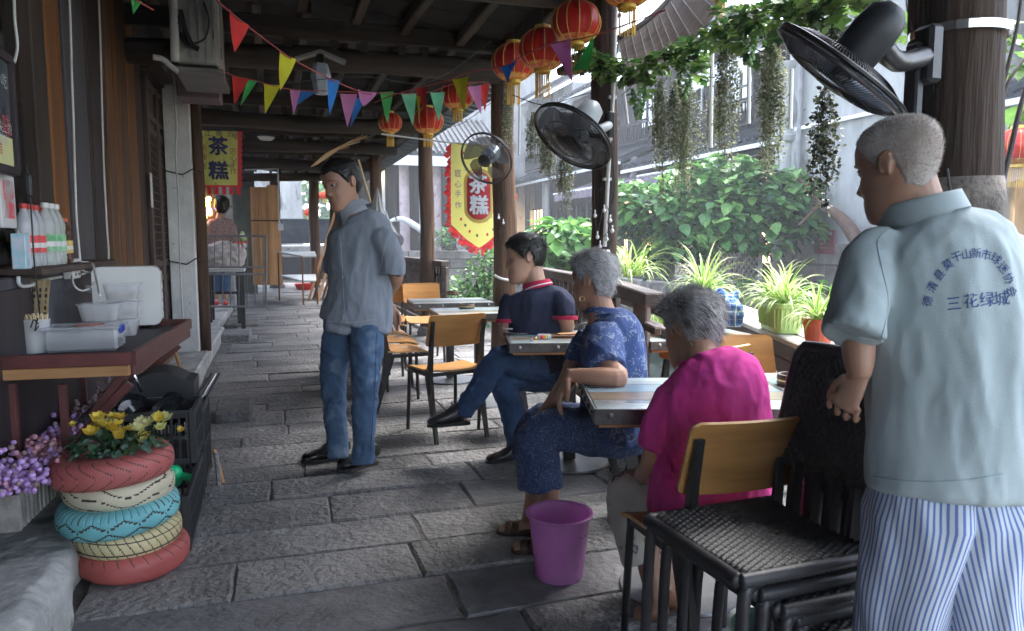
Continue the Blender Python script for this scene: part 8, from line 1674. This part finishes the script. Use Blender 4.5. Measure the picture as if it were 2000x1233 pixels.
# colourful toys and lights at the left of the gate
random.seed(5); tl = thing('lit_trinket_display', 'display of brightly lit yellow and coloured trinkets behind the pillar', 'display', PY(402, 470, 13)); mb = MB(); mb.box(PY(402, 430, 13.2), (.3, .1, 1.3)); mb.build('board', panel_dark, tl, world=True)
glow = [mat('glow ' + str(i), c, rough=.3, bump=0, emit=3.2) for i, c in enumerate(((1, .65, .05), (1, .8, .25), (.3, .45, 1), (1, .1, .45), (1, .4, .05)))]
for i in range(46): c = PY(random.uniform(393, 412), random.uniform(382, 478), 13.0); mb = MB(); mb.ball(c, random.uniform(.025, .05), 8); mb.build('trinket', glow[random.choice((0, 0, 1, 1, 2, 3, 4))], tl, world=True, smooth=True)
for i in range(12): c = PY(random.uniform(455, 480), random.uniform(455, 490), 12.6); mb = MB(); mb.ball(c, random.uniform(.03, .055), 7); mb.build('trinket', (orp, redp, limep, paint_white)[i % 4], tl, world=True, smooth=True)
# upright planks
pl = thing('upright_planks', 'stack of raw pine planks tied upright against the end wall', 'planks', PY(520, 556, 19.4))
for i, (x0, x1, y0) in enumerate(((494, 508, 366), (509, 526, 366), (527, 546, 362))): a = PY(x0, 557, 19.2 - .05 * i); b = PY(x1, y0, 19.2 - .05 * i); mb = MB(); mb.box(((a.x + b.x) / 2, a.y, (a.z + b.z) / 2), (b.x - a.x - .01, .08, b.z - a.z), bev=.006); mb.build('plank', raw_wood_z, pl, world=True)
mb = MB(); mb.box(((PY(494, 430, 19).x + PY(546, 430, 19).x) / 2, 19.02, PY(520, 431, 19).z), (.7, .02, .03)); mb.build('band', wire_black, pl, world=True)
lp2 = thing('propped_planks', 'bundle of sawn timber lengths leaning on the far post', 'timber', PZ(630, 588, 0))
for i in range(6): a = PZ(603 + i * 9, 587 - (i % 2) * 2, 0) ; b = PY(655 + i * 7, 412 + i * 6, a.y + .55); mb = MB(); mb.bar(a, b, .13, .05, bev=.004); mb.build('plank', raw_wood_z if i % 2 == 0 else wood_org, lp2, world=True)
bs = thing('bamboo_bundle', 'bundle of split bamboo strips tucked under the far roof', 'bamboo', PY(660, 300, 10.8))
for i in range(9): mb = MB(); mb.tube([PY(607 + i * 1.5, 326 - i * .6, 10.8), PY(636 + i * 5, 300 - i * 2.2, 10.7), PY(668 + i * 7, 284 - i * 3.4 + (i % 3) * 5, 10.6)], .007, 5); mb.build('strip', pale_st if i % 2 else raw_wood, bs, world=True)
wt = thing('white_table', 'small two tier white topped table far down the walkway', 'table', PZ(580, 575, 0)); T = lambda x, y, z: PZ(x, y, z)
a, b, c, d = [PY(*q) for q in ((543, 492, 16.9), (590, 500, 15.6), (618, 500, 15.6), (615, 491, 16.9))]; mb = MB(); mb.prism([a, b, c, d], (0, 0, -.03)); mb.build('top', whpot, wt, world=True)
mb = MB(); mb.prism([q + Vector((0, 0, -.5)) for q in (a, b, c, d)], (0, 0, -.02)); mb.build('shelf', whpot, wt, world=True)
for q in (a, b, c, d): mb = MB(); e = q + Vector((0, 0, -.03)); mb.tube([e, Vector((e.x, e.y, 0))], .018, 6); mb.build('leg', wood_org, wt, world=True)
q = PZ(595, 566, 0); mb = MB(); mb.lathe([(0, 0), (.2, 0), (.26, .16), (.25, .16), (.19, .02), (0, .02)], q, 20); tag(mb.build('red_basin', redp, world=True, smooth=40), 'dull red plastic basin under the far white table', 'basin')
mb = MB(); mb.tube([PY(478, 332, 18), PY(543, 330, 18), PY(544, 410, 18), PY(546, 440, 18)], .02, 6); tag(mb.build('conduit', white_plastic, world=True, smooth=40), 'thin white conduit along the far wall and post', 'pipe'); mb = MB(); mb.box(PY(548, 444, 18), (.12, .04, .16), bev=.01); tag(mb.build('switch_box', white_plastic, world=True), 'small white switch box on the far post', 'switch')
# clear plastic sheet and thing under it
psm = mat('clear sheet', (.7, .78, .82), (.6, .68, .72), rough=.2, bump=.3, bsc=14, alpha=.5, rv=0); pst = thing('plastic_sheet', 'translucent plastic sheet draped like a tent beside the standing man', 'plastic sheet', PY(760, 470, 8.8))
apx = PY(737, 365, 8.6); mb = MB(); foot_ = [PY(700, 445, 8.9), PY(722, 440, 8.4), PY(745, 448, 8.3), PY(770, 452, 8.4), PY(786, 470, 8.8)]; ff = catmull(foot_, 6)
mb.grid(lambda u, v: apx.lerp(ff[min(len(ff) - 1, int(u * (len(ff) - 1)))], v) + FW * (.03 * math.sin(u * 30) * v) + Vector((0, 0, -.06 * math.sin(v * 3.1))), 48, 14); mb.build('sheet', psm, pst, world=True, smooth=True)
mb = MB(); mb.tube([PY(700, 312, 8.7), PY(724, 395, 8.6)], .012, 6); tag(mb.build('pole', pale_st, world=True), 'pale thin pole slanting down to the plastic sheet', 'pole')
sct = thing('white_scooter', 'white scooter shaped fairing beyond the sheet on the far quay', 'scooter', PY(785, 455, 26.8)); mb = MB(); mb.tube(catmull([PY(762, 432, 27), PY(785, 428, 27), PY(812, 442, 27), PY(835, 460, 27), PY(850, 470, 27)]), [.05, .06, .08, .09, .1, .11, .12, .12, .12, .12, .11, .1, .1, .09, .08, .07, .05], 12); mb.build('fairing', paint_white, sct, world=True, smooth=True); mb = MB(); mb.tube([PY(775, 430, 26.8), PY(768, 415, 26.8)], .03, 6); mb.build('mirror', black_plastic, sct, world=True)
for x in (775, 830): mb = MB(); c = PY(x, 470, 26.9); mb.lathe([(.12, -.05), (.24, -.05), (.26, 0), (.24, .05), (.12, .05)], c, 18, Matrix.Rotation(R(90), 3, 'X')); mb.build('wheel', black_plastic, sct, world=True, smooth=40)
mb = MB(); mb.grid(lambda u, v: PY(832 + 12 * u, 352 + 48 * v, 28.1), 2, 4); tag(mb.build('red_strip', ban_r, world=True), 'red paper strip hanging by the pale column across the canal', 'paper')
# folding chair slats behind the seated man
fc = thing('slatted_chair', 'grey slatted folding chair between the man in navy and the grey haired woman', 'chair', PY(1130, 660, 5.2))
for i in range(5): x = 1120 + i * 8; mb = MB(); mb.bar(PY(x + 14, 585 + i * 2, 5.3), PY(x, 655, 5.2), .018, .012); mb.build('slat', grey_metal, fc, world=True)
mb = MB(); mb.bar(PY(1116, 640, 5.2), PY(1160, 628, 5.2), .02, .02); mb.build('rail', grey_metal, fc, world=True)
